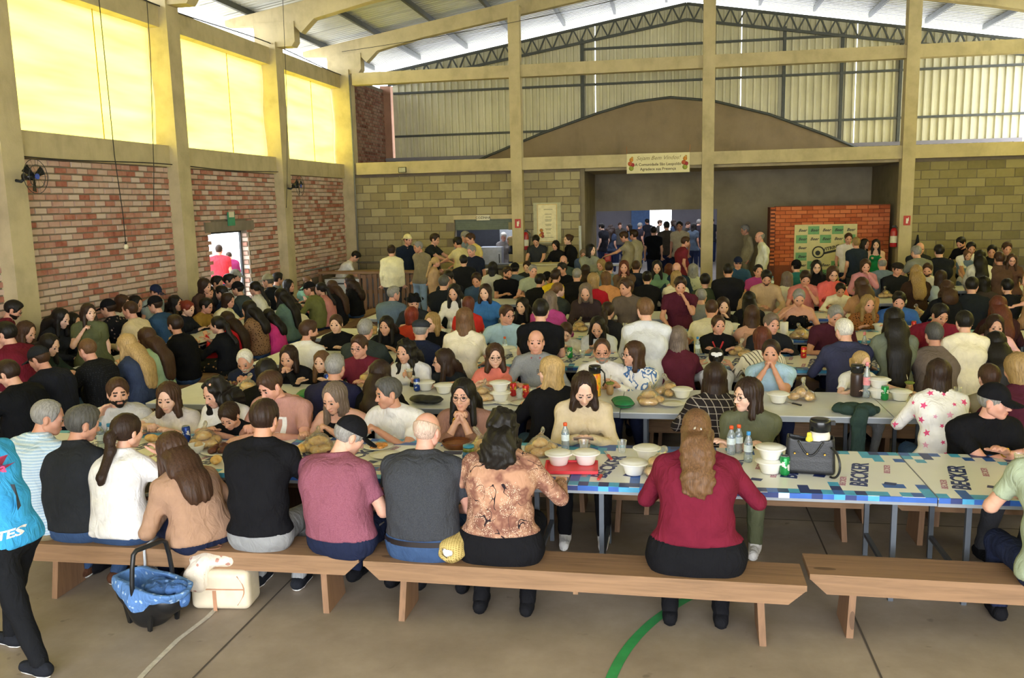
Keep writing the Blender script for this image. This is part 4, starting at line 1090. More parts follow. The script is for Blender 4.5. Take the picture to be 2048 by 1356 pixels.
# ------------------------------------------------------------------ the people: head position in the frame | place | hair | top | legs | options | label
CROWD = """
98,835|n0|recede,grey|stripes:#a9c4dc:#cfdde8,short|khaki|lk=55 sk=1 hp=.3 c=lightblue g=1.05 a=table,lap px=72|grey-haired man in a striped light blue polo at the bench end
167,848|n0|short,darkgrey|#2b2d31,short|denim|lk=35 sk=1 hp=.25 g=1.12 a=table,table sh=brown hem=.47 tk=.25|dark grey haired man in a charcoal T-shirt and brown shoes on the front bench
256,862|n0|pony,darkbrown|white,three|denim|f lk=20 sk=0 hp=.15 a=lap,up g=1.05 hem=.44|woman in a white blouse with a long dark ponytail and raised hand
342,902|n0|long,brown|#a5836b,long|navy|f lk=-60 sk=0 hp=.55 a=lap,lap lean=.10 px=402 fw=42|long-haired woman in a tan sweater bending over a baby
530,838|n0|short,darkbrown|black,short|grey|sk=1 hp=.2 a=eat,table g=1.1 sh=sneaker hem=.50 tk=.2|young man in a black T-shirt and grey trackpants seen from behind
701,872|n0|crop,grey|heather:#7f4858:#945d6b,short|navy|lk=50 sk=0 hp=.55 hat=cap:black c=#7f4858 g=1.22 a=table,lap hem=.50 px=680|man in a dusty pink polo and black cap bent over his plate
855,862|n0|ring,thin|heather:#35373c:#45474c,short|denim|lk=12 sk=4 hp=.2 g=1.28 a=table,lap hem=.535 tk=.1|bald broad man in a charcoal T-shirt and blue jeans
1006,856|n0|curly,black|paisley:#b58a70:#7a5246:#dcbfa5,long|black|f hp=.15 g=1.2 a=side,wide sh=black hem=.575 tk=.36|woman with curly black hair in a brown paisley blouse
1393,858|n0|halfup,lightbrown|#6d1f31,long|black|f hp=.2 g=1.3 a=table,wide sh=black hem=.575 tk=.36|woman in a burgundy top with frizzy hair held by a clip
2105,862|n0|short,brown|greygreen,short|navy|hp=.2 a=table,table|man in a grey-green T-shirt cut off by the picture edge
236,786|f0|short,brown|#c9c6c2,short|khaki|lk=40 sk=0 hp=.05 bd=black c=#c9c6c2 g=1.15 a=table,up|bearded man in a pale grey polo across the first table
336,795|f0|mid,brown|#d9cfc4,short|cream|f lk=8 sk=2 hp=.25 a=table,eat|young woman in a cream wrap blouse looking down at her plate
430,785|f0|curly,black|white,short|navy|f lk=-25 sk=0 hp=.4 a=table,cross|woman with black curls in a white T-shirt beside a boy
459,832|f0|short,darkbrown|black,short|navy|ch s=.78 sk=0 hp=.6 lean=.34 a=table,table|small dark-haired boy half hidden behind the food
541,772|f0|crop,brown|#b98a7d,short|navy|lk=-25 sk=4 hp=.45 g=1.25 a=table,eat|heavy man in a dusty pink T-shirt with white print
668,796|f0|sideswept,greybrown|black,tank|denim|f lk=-15 sk=0 hp=.35 g=1.12 a=eat,table|woman in a black tank top with long greying hair
776,786|f0|crop,darkgrey|white,short|denim|lk=-50 sk=1 hp=.15 g=1.1 a=eat,table|grey-haired man in a white T-shirt looking sideways across the table
926,790|f0|long,black|#8f6a5c,three|black|f lk=-5 sk=0 hp=.05 gl g=1.15 a=chin,chin|black-haired woman in glasses resting her chin on clasped hands
1168,778|f0|mid,darkbrown|#cdbb9c,long|black|f lk=10 sk=2 hp=.6 a=phone,phone sh=white|girl in a beige knit top looking down at a phone
1494,790|f0|mid,darkbrown|#62644f,short|olive|f lk=-55 sk=2 hp=.05 gl a=cross,cross sh=white|young woman in an olive T-shirt with glasses and folded arms
1990,803|f0|buzz,grey|black,short|charcoal|lk=50 sk=4 hp=.1 hat=cap:black c=black g=1.22 a=cross,cross|man in a black polo and black cap with a gold watch
534,745|n1|bob,black|black,long|navy|f|black-haired woman in black hidden behind the man in pink
671,735|n1|crop,grey|#2a2a44,short|navy|g=1.15 hp=.1 sk=1 c=#2a2a44|grey-haired man in a dark navy polo seen from behind
762,748|n1|long,darkbrown|black,long|black|f hp=.1|dark-haired woman in black with her back to the white T-shirt man
1100,742|n1|mid,blond|black,long|denim|f lk=-75 hp=.0 gl sk=2 g=1.05 a=table,side|woman with long grey-blond hair and glasses in a black sweater
1430,755|n1|mid,darkbrown|plaid:#2c2728:#a39a92,long|black|f hp=.15 g=1.1|woman in a black jacket with white windowpane checks
1876,748|n1|mid,darkbrown|white,long|denim|f stars hp=.2 s=.95|girl in a white hoodie with pink stars
2034,738|n1|bob,dirtyblond|wine,long|navy|f lk=-20 g=1.1|woman with a blond bob in a wine red top beside the picture edge
1978,757|n1|short,brown|khaki,short|navy|ch s=.8 lean=.38|small brown-haired boy beside the woman in wine red
490,722|f1|recede,white|#23283a,long|navy|lk=5 hp=.5 sk=1 bd=white c=lightblue a=chin,chin g=1.1|white-haired man with a moustache in a dark suit jacket
577,715|f1|mid,darkbrown|#1f1f22,long|black|f hp=.25 a=mouth,mouth sk=0|woman in a black blazer covering her mouth with both hands
643,724|f1|long,lightbrown|black,long|black|f hp=.05 s=.92 sk=2|girl with light brown hair in black looking at the viewer
718,694|f1|crop,brown|#6d2836,short|navy|lk=-8 hp=.1 gl c=#6d2836 g=1.1 sk=4|man in a burgundy polo wearing glasses
811,703|f1|longcurly,black|white,long|denim|f lk=-18 hp=.15 a=cup,table g=1.05 sk=0|woman with long black curls in a white blouse holding a cup of beer
886,722|f1|long,darkbrown|#24272a,long|black|f lk=-70 hp=.05 gl sk=0|woman with straight dark hair and glasses in profile, dark jacket
990,712|f1|mid,brown|coral,three|denim|f lk=15 hp=.05 gl a=cross,table sk=2|smiling woman in a coral blouse with glasses
1072,684|f1|ring,brown|heather:#7d7f82:#97999b,long|navy|lk=5 hp=.0 c=#a33340 sk=4|smiling bald man in a grey sweater with a red collar
1204,702|f1|recede,brown|white,long|navy|lk=5 hp=.1 gl c=white bd=grey sk=1|balding man in a white shirt and glasses behind a flask
1266,708|f1|mid,brown|brush:#e8e6e4:#4a6fa5,three|navy|f lk=-60 hp=.0 gl a=cross,table sk=0|woman in a white and blue brush-print shirt in profile
1542,705|f1|pony,darkbrown|#a5c2d6,short|navy|f lk=-12 hp=.1 a=mouth,mouth g=1.15 sk=1|woman in a pale blue T-shirt with hands clasped at her mouth
1724,724|f1|pony,blond|white,short|grey|f ch s=.74 lk=35 hp=.1 a=wide,table sk=2|little blond girl reaching across the white table
618,662|n2|crop,brown|white,short|navy|lk=45 hp=.1 bd=brown sk=1 g=1.05|young man in a white T-shirt turning his head, trimmed beard
731,660|n2|crop,grey|#3a4242,short|navy|hp=.1 g=1.2 sk=1|broad grey-haired man in a dark green-grey T-shirt
842,660|n2|crop,grey|navy,long|navy|hat=flatcap:#33363b hp=.15|man in a charcoal flat cap and navy jacket
930,638|n2|mid,lightbrown|#ddd3bb,short|denim|f hp=.1 g=1.05|light-brown-haired woman in a cream top seen from behind
1082,622|n2|short,black|black,short|navy|hp=.1 g=1.1|dark-haired man in a black shirt behind the smiling bald man
1290,620|n2|short,lightbrown|#cfd0d3,long|navy|lk=-20 hp=.15 g=1.15 sk=0|man in a pale grey shirt seen from behind
1357,676|n2|mid,greybrown|#54222e,long|navy|f lk=15 hp=.15|person with shoulder-length hair in a maroon hoodie
1524,678|n2|bob,auburn|vstripes:#ded6c2:#5c5348,long|navy|f hp=.2|auburn-haired woman in a cream striped coat
1432,716|n2|pony,black|#c9c8c8,long|black|f ch s=.8 hp=.2 bow|girl with a white bow in her black hair
1688,662|n2|crop,white|#3a3c55,long|black|lk=-15 hp=.3 g=1.1|grey-haired man in a slate navy shirt leaning on the table
1787,640|n2|xlong,black|#6b7161,long|black|f hp=.15|woman with very long straight black hair in an olive jacket
1868,670|n2|crop,darkgrey|#6f6258,short|charcoal|hp=.2 g=1.15 sk=1|grey-haired man in a brown T-shirt with a tattooed arm
1990,688|n2|xlong,black|floral:#2a2426:#8a6a6a,long|black|f hp=.2|woman with a long black mane in a floral blouse
1928,645|n2|short,black|cream,short|navy|hp=.2 s=.9|young dark-haired man in a cream shirt beside the man in crimson
672,648|f2|bun,brown|black,long|black|f lk=5 hp=.05 g=1.05 sk=2|woman in a black sweater with her hair tied up, smiling
772,652|f2|long,black|black,three|black|f lk=-5 hp=.1 g=1.2 sk=0|woman with long black hair in a black top facing the viewer
864,645|f2|mid,dirtyblond|black,long|black|f lk=-15 hp=.05 sk=2|blond woman in a black top with a necklace
1014,630|f2|crop,brown|lightblue,short|navy|lk=45 hp=.05 gl c=lightblue g=1.22 a=wide,wide sk=4|large man in a light blue polo and glasses
1132,664|f2|short,brown|#cfc9b6,long|navy|ch s=.82 hp=.5 a=phone,phone sk=2|boy in a pale sweatshirt playing on a phone
1195,654|f2|long,black|#d5d8de,short|navy|f lk=-5 hp=.5 a=phone,phone sk=0|girl with long black hair in a white T-shirt holding a phone
1437,650|f2|pony,brown|black,long|black|f lk=15 hp=.05 a=cross,cross lanyard sk=4 s=.95|girl with folded arms and a red lanyard
1543,648|f2|crop,greybrown|#25272b,long|navy|lk=25 hp=.1 g=1.1 sk=4|smiling older man in a dark jacket
1671,632|f2|crop,grey|#4b2430,short|navy|lk=10 hp=.35 c=#4b2430 g=1.1 a=eat,table sk=1|grey-haired man in a plum polo eating
1880,630|f2|short,black|#7a2438,short|navy|lk=15 hp=.4 g=1.28 a=eat,table sk=1|stout young man in a crimson polo eating
1990,652|f2|long,darkbrown|pink,long|denim|f lk=-5 hp=.25 g=1.05 sk=0|dark-haired woman in a pale pink sweater
788,588|n3|crop,grey|#66788c,long|navy|lk=45 hp=.1 g=1.25 sk=4|broad grey-haired man in a blue-grey shirt
824,632|n3|bob,red|#b03c28,short|navy|f hp=.1|red-haired woman in a rust orange top
828,605|f3|crop,grey|#2d3136,long|navy|hat=fedora:black lk=20 hp=.2|man in a black fedora hat
937,610|n3|bob,auburn|#c8342f,short|navy|f hp=.2 s=.9|auburn-haired child in a bright red shirt
1101,602|n3|mid,greybrown|magenta,long|navy|f lk=20 hp=.35 g=1.1|woman in a magenta sweater leaning forward
1216,622|n3|pony,darkbrown|#26262b,short|navy|f lk=15 hp=.1|dark-haired woman in black with a ponytail, behind the phone girl
1402,594|n4|crop,grey|#8b8b84,short|navy|hp=.2|grey-haired man in a grey shirt beside the empty tablecloth
1423,618|n3|buzz,brown|#dcd3b8,short|navy|hp=.15 g=1.22 sk=1|man with shaved hair in a cream T-shirt
1504,630|n3|mid,brown|#b78d74,tank|denim|f hp=.15|brown-haired woman in a flesh-toned top
1498,600|n4|long,black|#232326,long|navy|f hp=.15|black-haired woman behind the girl with the lanyard
1995,612|n3|long,auburn|#3a2226,long|navy|f hp=.15|woman with long dark auburn hair near the picture edge
908,585|f3|long,black|white,long|navy|f lk=-5 hp=.25 sk=0|woman in a white blouse beside a bag of bread rolls
970,585|f3|mid,darkbrown|#3f74b5,short|navy|f lk=-5 hp=.0 sk=2|smiling girl in a bright blue T-shirt
1044,612|f3|long,black|black,long|black|f lk=-15 hp=.0 sk=2|smiling dark-haired young woman in a black turtleneck
1171,584|f3|mid,greybrown|#3a2f30,long|navy|f hp=.5 sk=0|grey-haired woman in a dark jacket looking down
1252,575|f3|crop,brown|#64584c,long|navy|lk=-45 hp=.1 sk=1|man in a brown-grey shirt in profile
1361,571|f3|short,darkbrown|#51222f,short|navy|lk=5 hp=.3 a=mouth,table sk=1 g=1.1|dark-haired man in a plum polo raising a hand to his mouth
1446,612|f3|mid,darkbrown|black,long|black|f lk=10 hp=.15 a=mouth,table sk=2|young woman in black lifting food to her mouth
1598,596|f3|crop,grey|black,tank|black|f hp=.35 g=1.1 a=table,up sk=1|short-haired grey woman in a black sleeveless top
1736,608|f3|long,dirtyblond|leopard:#96633a:#241812,long|black|f lk=15 hp=.1 sk=4|blond woman in a leopard print blouse
1798,602|f3|short,black|#3d64a6,short|navy|lk=-10 hp=.3 g=1.2 sk=4|dark-haired man in a royal blue T-shirt
888,566|n4|crop,darkgrey|#1f2226,short|navy|hp=.2|dark-haired man in black beside the standing waiters
1081,562|n4|short,black|black,short|navy|lk=30 hp=.1|young man in a black T-shirt beside the yellow shirts
1095,556|n6|crop,black|yellow,short|navy|hat=cap:black lk=35 hp=.1|man in a yellow shirt and dark cap
1112,553|n4|short,darkbrown|#d6b52a,short|navy|lk=20 hp=.1|dark-haired boy in a golden yellow shirt
1117,580|n4|pony,lightbrown|#3a3f3a,short|navy|f lk=60 hp=.0 s=.95 sk=2|girl in profile with light brown hair tied back
1154,550|n4|buzz,grey|black,short|navy|g=1.15 hp=.1|heavy man in black with cropped grey hair
1187,562|n4|bob,dirtyblond|#a8202c,long|navy|f hp=.1|short-haired blond woman in a red sweater
1211,557|n4|bob,lightbrown|#d99a6a,short|navy|f lk=-20 hp=.1 g=1.1|woman in a peach-orange T-shirt
1294,556|n4|bun,black|#1d1d20,long|black|f hp=.1 g=1.1|dark-haired woman in black holding something cream
1353,556|n4|mid,dirtyblond|cream,long|navy|f lk=15 hp=.1|blond woman in a cream sweater at the middle tables
1410,562|n5|short,black|#3e4632,short|navy|ch s=.9 hp=.1|dark-haired boy in an olive green shirt
1456,542|n4|crop,black|#1e1e22,short|navy|g=1.3 hp=.2 sk=1|very broad man in black near the concrete column
1478,585|n5|long,blond|#4a4038,long|navy|f lk=30 hp=.1|woman with long golden blond hair and brown top
1520,590|n5|long,auburn|#2a2224,long|navy|f hp=.15|woman with dark red-brown hair beside the bearded man
1574,558|n4|mid,greybrown|#dcd6be,long|navy|hp=.15 g=1.15|person with grey hair in a large cream sweater
1722,572|n4|long,brown|#b08560,short|navy|f lk=-30 hp=.15|brown-haired woman with a black shoulder bag
1832,545|n4|long,dirtyblond|#3a2a22,long|black|f hp=.1|woman with long straight dark blond hair
1882,556|n4|mid,darkbrown|#a9b6bd,long|navy|f lk=30 hp=.15|dark-haired woman in a pale grey-blue top
1893,578|n4|curly,brown|#1d1e21,long|black|f g=1.2 hp=.15|woman with a mass of brown curls in black
1944,572|n4|short,black|#22262a,long|navy|lk=20 hp=.2|dark-haired man in black with a red scarf
1966,568|n5|mid,black|#3c3438,long|navy|f lk=-20 hp=.15|dark-haired woman leaning to the man with the red scarf
2014,574|n4|short,black|#202226,short|navy|ch s=.8 hp=.2|black-haired child at the table near the picture edge
953,560|f4|short,darkbrown|#3f546e,long|navy|lk=-5 hp=.3 a=eat,table sk=1|dark-haired youth in a slate blue shirt eating
897,556|f4|short,black|#222428,short|navy|hp=.3 sk=3|dark-haired man looking down by the wooden counter
1015,546|f4|crop,darkbrown|black,short|navy|lk=45 hp=.2 bd=brown g=1.1 sk=1|bearded man in a black T-shirt by two red cans
1066,542|f4|crop,grey|#a9b19a,short|navy|lk=25 hp=.05 g=1.15 sk=4|smiling grey-haired man in a pale green shirt
1124,538|f4|crop,black|black,long|black|lk=-40 hp=.1 gl g=1.1 sk=1|man in black with glasses and slicked hair
1248,534|f4|mid,auburn|#6a5440,long|navy|f hp=.05 a=chin,chin sk=4|auburn-haired woman with hands folded at her chin
1314,534|f4|long,black|#6f9074,short|navy|f hp=.35 sk=0|black-haired woman in a soft green top
1353,538|f4|ring,grey|#223040,long|navy|lk=-5 hp=.25 gl sk=4|bald man with glasses in a dark blue shirt
1476,526|f4|crop,grey|#34506a,long|navy|hat=cap:navy hp=.1 g=1.15 sk=4|man in a navy cap and blue shirt facing the viewer
1517,542|f4|pony,black|magenta,short|navy|f lk=10 hp=.1 sk=1|dark-haired woman in a bright magenta blouse
1533,556|f4|short,black|#b59a78,long|navy|hp=.45 bd=black sk=3|black-bearded man in a beige shirt looking down
1611,557|f4|short,darkbrown|#c87a6c,short|navy|hp=.45 a=mouth,table sk=1|person in a salmon pink shirt bent over the food
1681,580|f4|short,black|cream,long|navy|ch s=.78 lean=.5 hp=.4 sk=3|small child in cream leaning over the table
1666,548|f4|bob,brown|#e06a62,long|navy|f lk=5 hp=.2 gl sk=0|woman in a salmon red sweater with glasses
1795,538|f4|short,brown|#24262a,long|navy|hat=flatcap:#2a2624 lk=10 hp=.1 g=1.1 sk=4|man in a dark beret and cardigan
1855,540|f4|crop,brown|#c8c4c0,long|navy|lk=-20 hp=.2 bd=darkbrown sk=4|bearded man in a pale shirt behind the long-haired blond woman
986,536|n5|mid,black|#c9c8b8,long|navy|f hp=.1|black-haired woman in a pale top behind the standing man
1030,538|n5|short,black|#55636f,short|navy|hat=cap:black hp=.1|man in a dark cap and blue-grey shirt
1171,542|n6|long,darkbrown|#2c2a2c,long|navy|f hp=.1|woman with long dark brown hair beneath the lady in blue
1218,536|n5|crop,darkbrown|#7d8f9f,short|navy|g=1.1 hp=.1|man in a steel blue T-shirt seen from behind
1272,534|n5|crop,brown|#272c3a,short|navy|g=1.1 hp=.1 sk=4|man in a navy shirt with a gold chain
1338,540|n6|long,auburn|#232026,long|navy|f hp=.1|woman with long chestnut hair in dark clothes
1386,540|n6|mid,grey|floral:#c9cdb4:#8fa48a,long|navy|f hp=.1|grey-haired woman in a pale floral shirt
1592,533|n5|crop,black|#2f7272,short|navy|hat=capback:black lk=-20 hp=.1|man in a teal shirt and black cap
1764,528|n5|ring,grey|#76879a,short|navy|g=1.15 hp=.15 sk=4|bald man in a grey-blue shirt seen from behind
1960,514|n5|long,black|#dcd8bf,long|navy|f lk=20 hp=.1|black-haired woman in a cream sweater at the far tables
1936,510|f6|bob,lightbrown|#6d7f96,short|navy|f s=.85 hp=.2|small light-haired child with a blue phone
1878,503|n6|short,black|#202226,short|navy|g=1.1 hp=.15|dark-haired man in black at the last table
1054,534|f6|short,darkbrown|#303236,long|navy|lk=-10 hp=.1 sk=2|young man in dark clothes by the cream counter
1127,522|f5|ring,grey|#4d5a52,long|navy|hp=.1 sk=4|bald man behind the man with glasses
1202,530|f5|bob,dirtyblond|#d5cfa4,short|navy|f lk=-30 hp=.2 a=eat,table sk=4|blond woman in pale yellow eating
1633,534|f5|mid,black|black,long|black|f hp=.1 gl sk=2|black-haired woman in glasses and a dark blazer
1731,532|f5|bob,brown|#c98a92,long|navy|f hp=.2 a=mouth,table sk=4|woman in a rose sweater with a hand over her mouth
1998,518|n6|short,brown|#5a4438,long|navy|hp=.2 sk=1|brown-haired youth at the far tables
1942,497|f6|short,black|white,short|navy|hp=.2 sk=3|dark-haired person in white by the mossy wall
1984,503|f6|short,black|#24282c,long|navy|lk=-20 hp=.2 sk=1|dark-haired man in black by the mossy wall
2014,497|f6|short,brown|#6a5a52,long|navy|hp=.2 sk=1|brown-haired man by the mossy wall
1840,497|f6|ring,grey|#2a2c30,long|navy|hp=.15 sk=4|bald man in black beneath the bag on the column
1182,500|f6|mid,black|#8f917e,long|navy|f lk=60 hp=.1 sk=2|black-haired woman in profile by the wall corner
27,620|s|short,black|#67222e,short|navy|fw=-60 z=1.52 hp=.5 bd=black gl sk=1 Y=9.2|bearded man in a burgundy T-shirt standing at the first pillar
178,625|s|long,darkbrown|#585c40,short|navy|f fw=-150 z=1.40 hy=.6 hp=.05 sk=2 Y=9.5 a=hang,cup g=1.1|standing woman in an olive T-shirt holding a drink
312,584|s|crop,brown|#93a0a3,short|navy|fw=-100 z=1.5 hat=cap:navy hp=.3 sk=1 Y=12.1|man in a blue cap and grey shirt standing by the brick wall
12,668|L|short,black|#6a1f2d,short|navy|X=-7.0 g=1.25|broad-backed man in burgundy at the side table
16,748|L|short,darkbrown|#16171a,long|black|X=-6.1 hp=.45 g=1.2|man in a black jacket at the picture edge, side bench
78,718|L|crop,brown|#20222c,long|navy|X=-6.25 hat=cap:#26272a hp=.35 g=1.25 sk=4|man in a dark cap and navy sweater on the side bench
175,700|L|buzz,lightbrown|dots:#1b1c1f:#33343a,short|denim|X=-6.25 hp=.3 g=1.15 hy=-.3 sk=4|man with cropped hair in a dotted black shirt
252,690|L|xlong,blond|#39435c,long|denim|X=-6.15 f hp=.1|woman with a curtain of long blond hair on the side bench
292,676|L|xlong,brown|#a9c4a4,long|navy|X=-6.2 f hp=.1|woman with long brown hair in a mint green top
350,650|L|short,darkbrown|#141416,short|denim|X=-6.25 bd=darkbrown hp=.1 hy=-.4 sk=1|young bearded man in a black T-shirt and jeans on the side bench
435,650|L|pony,black|#17181b,three|floral:#20221f:#a07a4a|X=-6.1 f hp=.1|woman in a black top and flowered skirt on the side bench
453,640|L|xlong,darkbrown|#b3222e,long|red|X=-6.34 f hp=.1|woman with long dark hair in a red dress
497,618|L|long,black|leopard:#8a6a4e:#2c1e18,long|denim|X=-6.2 f hp=.1|black-haired woman in a leopard blouse on the side bench
536,632|L|long,black|hotpink,long|hotpink|X=-6.05 f s=.88 hp=.1|girl in a hot pink jacket on the side bench
561,592|L|xlong,black|#5d7672,long|denim|X=-6.3 f hp=.05|long-haired woman in a sage green sweater on the side bench
618,578|L|crop,brown|#6f7246,long|navy|X=-6.4 hat=cap:black hp=.15 hy=.3 g=1.05 sk=4|man in a moss green sweater and black cap
592,618|L|short,black|cream,short|navy|X=-6.25 ch s=.72 hp=.1 sk=2|small child in cream beside the man in moss green
641,578|L|pony,black|#c08078,long|navy|X=-6.3 f hp=.1|dark-haired woman in a dusty pink top on the side bench
663,574|L|xlong,brown|#1b1a1d,long|black|X=-6.25 f hp=.05|woman in black with long straight brown hair on the side bench
698,564|L|longcurly,darkbrown|#18181b,long|denim|X=-6.3 f hp=.05|woman with wavy dark hair at the far end of the side bench
101,690|M|long,black|#2c3730,long|navy|X=-7.0 f hp=.45 sk=2|dark-haired girl in a dark green sweater looking down
54,664|M|mid,brown|#4a3a2c,long|navy|X=-7.5 f hp=.4 sk=0|brown-haired woman in a brown coat bending to a child
123,637|M|long,black|#2b2d33,long|navy|X=-7.6 f hp=.4 sk=2|pale dark-haired girl in a charcoal jacket by the wall
147,645|M|mid,black|#222326,long|navy|X=-7.7 f hp=.1|black-haired person in shadow behind the standing woman
216,617|L|crop,darkbrown|floral:#1e1f24:#b39a8a,short|navy|X=-7.7 hat=cap:black hp=.2|man in a black cap and flower-print shirt
246,607|M|bob,brown|#d9d2cc,long|navy|X=-7.9 f gl hp=.15 sk=2|woman in glasses and white beside the brick wall
260,620|L|buzz,brown|#d5c5a4,long|khaki|X=-7.25 hp=.1 sk=4|man in a cream jumper with shaved sides
272,608|M|mid,black|#34282a,long|navy|X=-7.95 f hp=.3 sk=0|dark-haired woman behind the man in cream
310,610|L|crop,darkbrown|#2f4a6b,long|denim|X=-7.25 hat=cap:black hp=.2 g=1.15|man in a denim jacket and dark cap leaning forward
352,607|M|curly,black|#594a3c,long|navy|X=-7.7 f hp=.15|black curly-haired woman by the second pillar
376,617|M|bun,red|#23262e,long|navy|X=-7.3 f hp=.3 sk=2|red-haired woman in a dark cardigan
413,612|M|short,black|#9a7a3c,long|black|X=-7.3 f gl hp=.25 sk=4|woman in glasses with a mustard shawl
457,601|M|bob,darkbrown|#e2dab8,long|navy|X=-7.2 f hp=.2 sk=4|woman in a cream blazer at the side table
415,585|M|crop,black|#2a3442,long|navy|X=-7.6 hp=.3 sk=1|dark-haired man in a navy top near the doorway
443,586|L|crop,black|#252f45,long|navy|X=-7.5 hp=.1|man in a dark blue jacket near the doorway
410,572|M|bob,darkbrown|#4a3832,long|navy|X=-7.6 f hp=.2|brown-haired woman beside the doorway
435,566|M|short,black|#3a3a42,long|navy|X=-7.9 hp=.2|dark-haired man beneath the bright doorway
459,562|M|short,black|#c8cbd0,short|navy|X=-7.8 hp=.15 sk=4|man in a white shirt in front of the doorway
475,578|L|crop,black|#3f4a52,short|navy|X=-7.4 hat=cap:black hp=.15|man in a slate T-shirt and black cap below the doorway
472,553|M|crop,black|#b9bcc0,short|navy|X=-8.0 hat=cap:#8c8c84 hp=.1 sk=4|man in a grey cap in the light of the doorway
509,576|L|pony,black|#d9d6cc,long|navy|X=-7.3 f hp=.1|woman with a dark ponytail in a white top
535,562|L|crop,darkgrey|#1d2026,long|navy|X=-7.4 hat=cap:#8f8a70 hp=.1 g=1.1|man in a khaki cap and black jacket
556,558|M|short,black|#7e868c,long|navy|X=-7.6 hy=.9 hp=.1 gl sk=1|dark-haired man in profile beside the third pillar
578,572|M|mid,black|#3b3638,long|navy|X=-7.2 f hp=.1 sk=1|dark-haired woman at the end of the side table
616,563|M|bun,lightbrown|#8fc0a8,short|navy|X=-7.1 f s=.85 hp=.2 sk=2|child in a mint shirt in front of the white freezer
711,513|s|short,black|white,short|grey|fw=-70 z=1.28 Y=19.9 hp=.9 lean=.42 sk=0 a=lap,lap|man in a white T-shirt bending down behind the bar
783,502|s|short,darkbrown|#e6dfb6,long|charcoal|fw=15 z=1.62 Y=18.1 hp=.1 a=hang,hang|man in a cream hooded sweatshirt walking to the bar
816,480|s|crop,brown|#232c3c,short|navy|fw=-150 z=1.72 Y=20.3 hat=capback:#e3d9a6 hy=.5 hp=.1 sk=4 a=hang,hang|barman in a navy polo and backward cream cap
836,494|s|crop,grey|#8e846c,long|#8fa9c4|fw=150 z=1.66 Y=18.6 hy=-.4 hp=.2 sk=1 a=hang,hang|grey-haired man in a taupe sweater and pale jeans
872,524|s|pony,blond|#b49572,long|brown|f fw=-60 z=1.52 Y=17.6 hp=.1 sk=4 a=cup,hang|blond ponytailed woman in a beige sweater
870,479|s|short,darkbrown|#2b2f30,short|navy|fw=-100 z=1.75 Y=20.2 hp=.2 sk=0 a=reach,reach|barman in a dark T-shirt handing over drinks
915,486|s|short,black|#dccf9c,short|khaki|fw=60 z=1.64 Y=19.6 hp=.3 sk=1 a=reach,table|customer in a cream shirt at the wooden counter
931,474|s|crop,grey|#8a9aa8,short|navy|fw=-120 z=1.62 Y=20.6 hp=.2 sk=4|grey-haired man in blue-grey behind the pale yellow shirt
941,478|s|crop,brown|#e0cd7e,short|navy|fw=130 z=1.62 Y=20.2 hp=.3 sk=4|man in a pale yellow shirt at the kitchen hatch
943,502|s|crop,grey|#232838,short|navy|fw=150 z=1.64 Y=18.2 hp=.2 sk=4 g=1.2 a=hang,hang|tall grey-haired man in a dark navy T-shirt
927,522|s|short,black|#1d1e21,short|black|fw=20 z=1.55 Y=16.9 hp=.1 g=1.1 a=hang,hang|man in a black shirt seen from behind by the counter
1007,474|s|crop,white|#8f8a88,short|grey|f fw=180 z=1.60 Y=23.3 hp=.3 sk=4 s=.95|white-haired cook in the kitchen
1021,482|s|bob,dirtyblond|#33343a,short|navy|f fw=120 z=1.50 Y=22.9 hp=.3 sk=4 s=.95|fair-haired helper in the kitchen
1072,481|s|short,black|#33363c,short|navy|fw=175 z=1.45 Y=21.2 hp=.6 sk=0 a=table,table|young man in charcoal behind the cream counter
1111,491|s|bob,black|#1f1f23,long|black|f fw=150 z=1.35 Y=21.2 hp=.2 sk=4 a=table,table|woman in black behind the cream counter
1136,479|s|bun,brown|#1b1c1f,long|greygreen|f fw=120 z=1.55 Y=21.2 hp=.0 sk=2 a=hang,hang|young woman in a black top and pale trousers by the counter
1167,508|s|bob,greybrown|#4a5a80,short|navy|f fw=180 z=1.45 Y=19.7 hp=.4 sk=4 g=1.25 a=hang,hang|stout woman in a blue blouse standing by the wall corner
1248,474|s|short,brown|#a39a82,short|charcoal|fw=80 z=1.58 Y=22.0 hp=.4 sk=4 a=reach,hang|man in a beige shirt at the small side counter
1267,470|s|short,darkbrown|#b3ab90,long|charcoal|f fw=60 z=1.58 Y=22.4 hp=.1 sk=4 a=cup,cup|person in a cream shirt raising both hands
1307,462|s|short,black|#15171c,short|navy|fw=0 z=1.62 Y=25.6 hp=.1|dark figure in the middle of the wide opening
1333,452|s|crop,black|#4c463c,short|navy|fw=10 z=1.72 Y=26.6 hp=.1 g=1.1|tall man in a dark brown shirt in the opening
1359,452|s|crop,black|#bfb49a,short|navy|fw=170 z=1.70 Y=25.6 hp=.1 sk=3|man in a white T-shirt walking through the opening
1371,484|s|crop,brown|#742b36,short|navy|fw=-70 z=1.62 Y=20.8 hp=.2 sk=4 a=hang,hang g=1.1|man in a burgundy T-shirt standing beside the column
1490,460|s|crop,grey|#a09678,long|khaki|fw=100 z=1.60 Y=23.8 hp=.2 sk=1 a=hang,hang|older man in beige standing against the rendered wall
1519,474|s|ring,grey|#dfe0d2,long|khaki|fw=95 z=1.62 Y=21.2 hp=.1 sk=4 a=hang,hang|bald man in a white shirt standing sideways
1697,477|s|crop,brown|#e0d8d6,short|navy|fw=180 z=1.65 Y=21.0 hp=.1 sk=4|man in a white polo in front of the sponsor board
1712,486|s|crop,dirtyblond|#28303c,short|charcoal|fw=10 z=1.62 Y=20.0 hp=.0 sk=4 a=hang,hang|man in a dark navy T-shirt with his back to the viewer
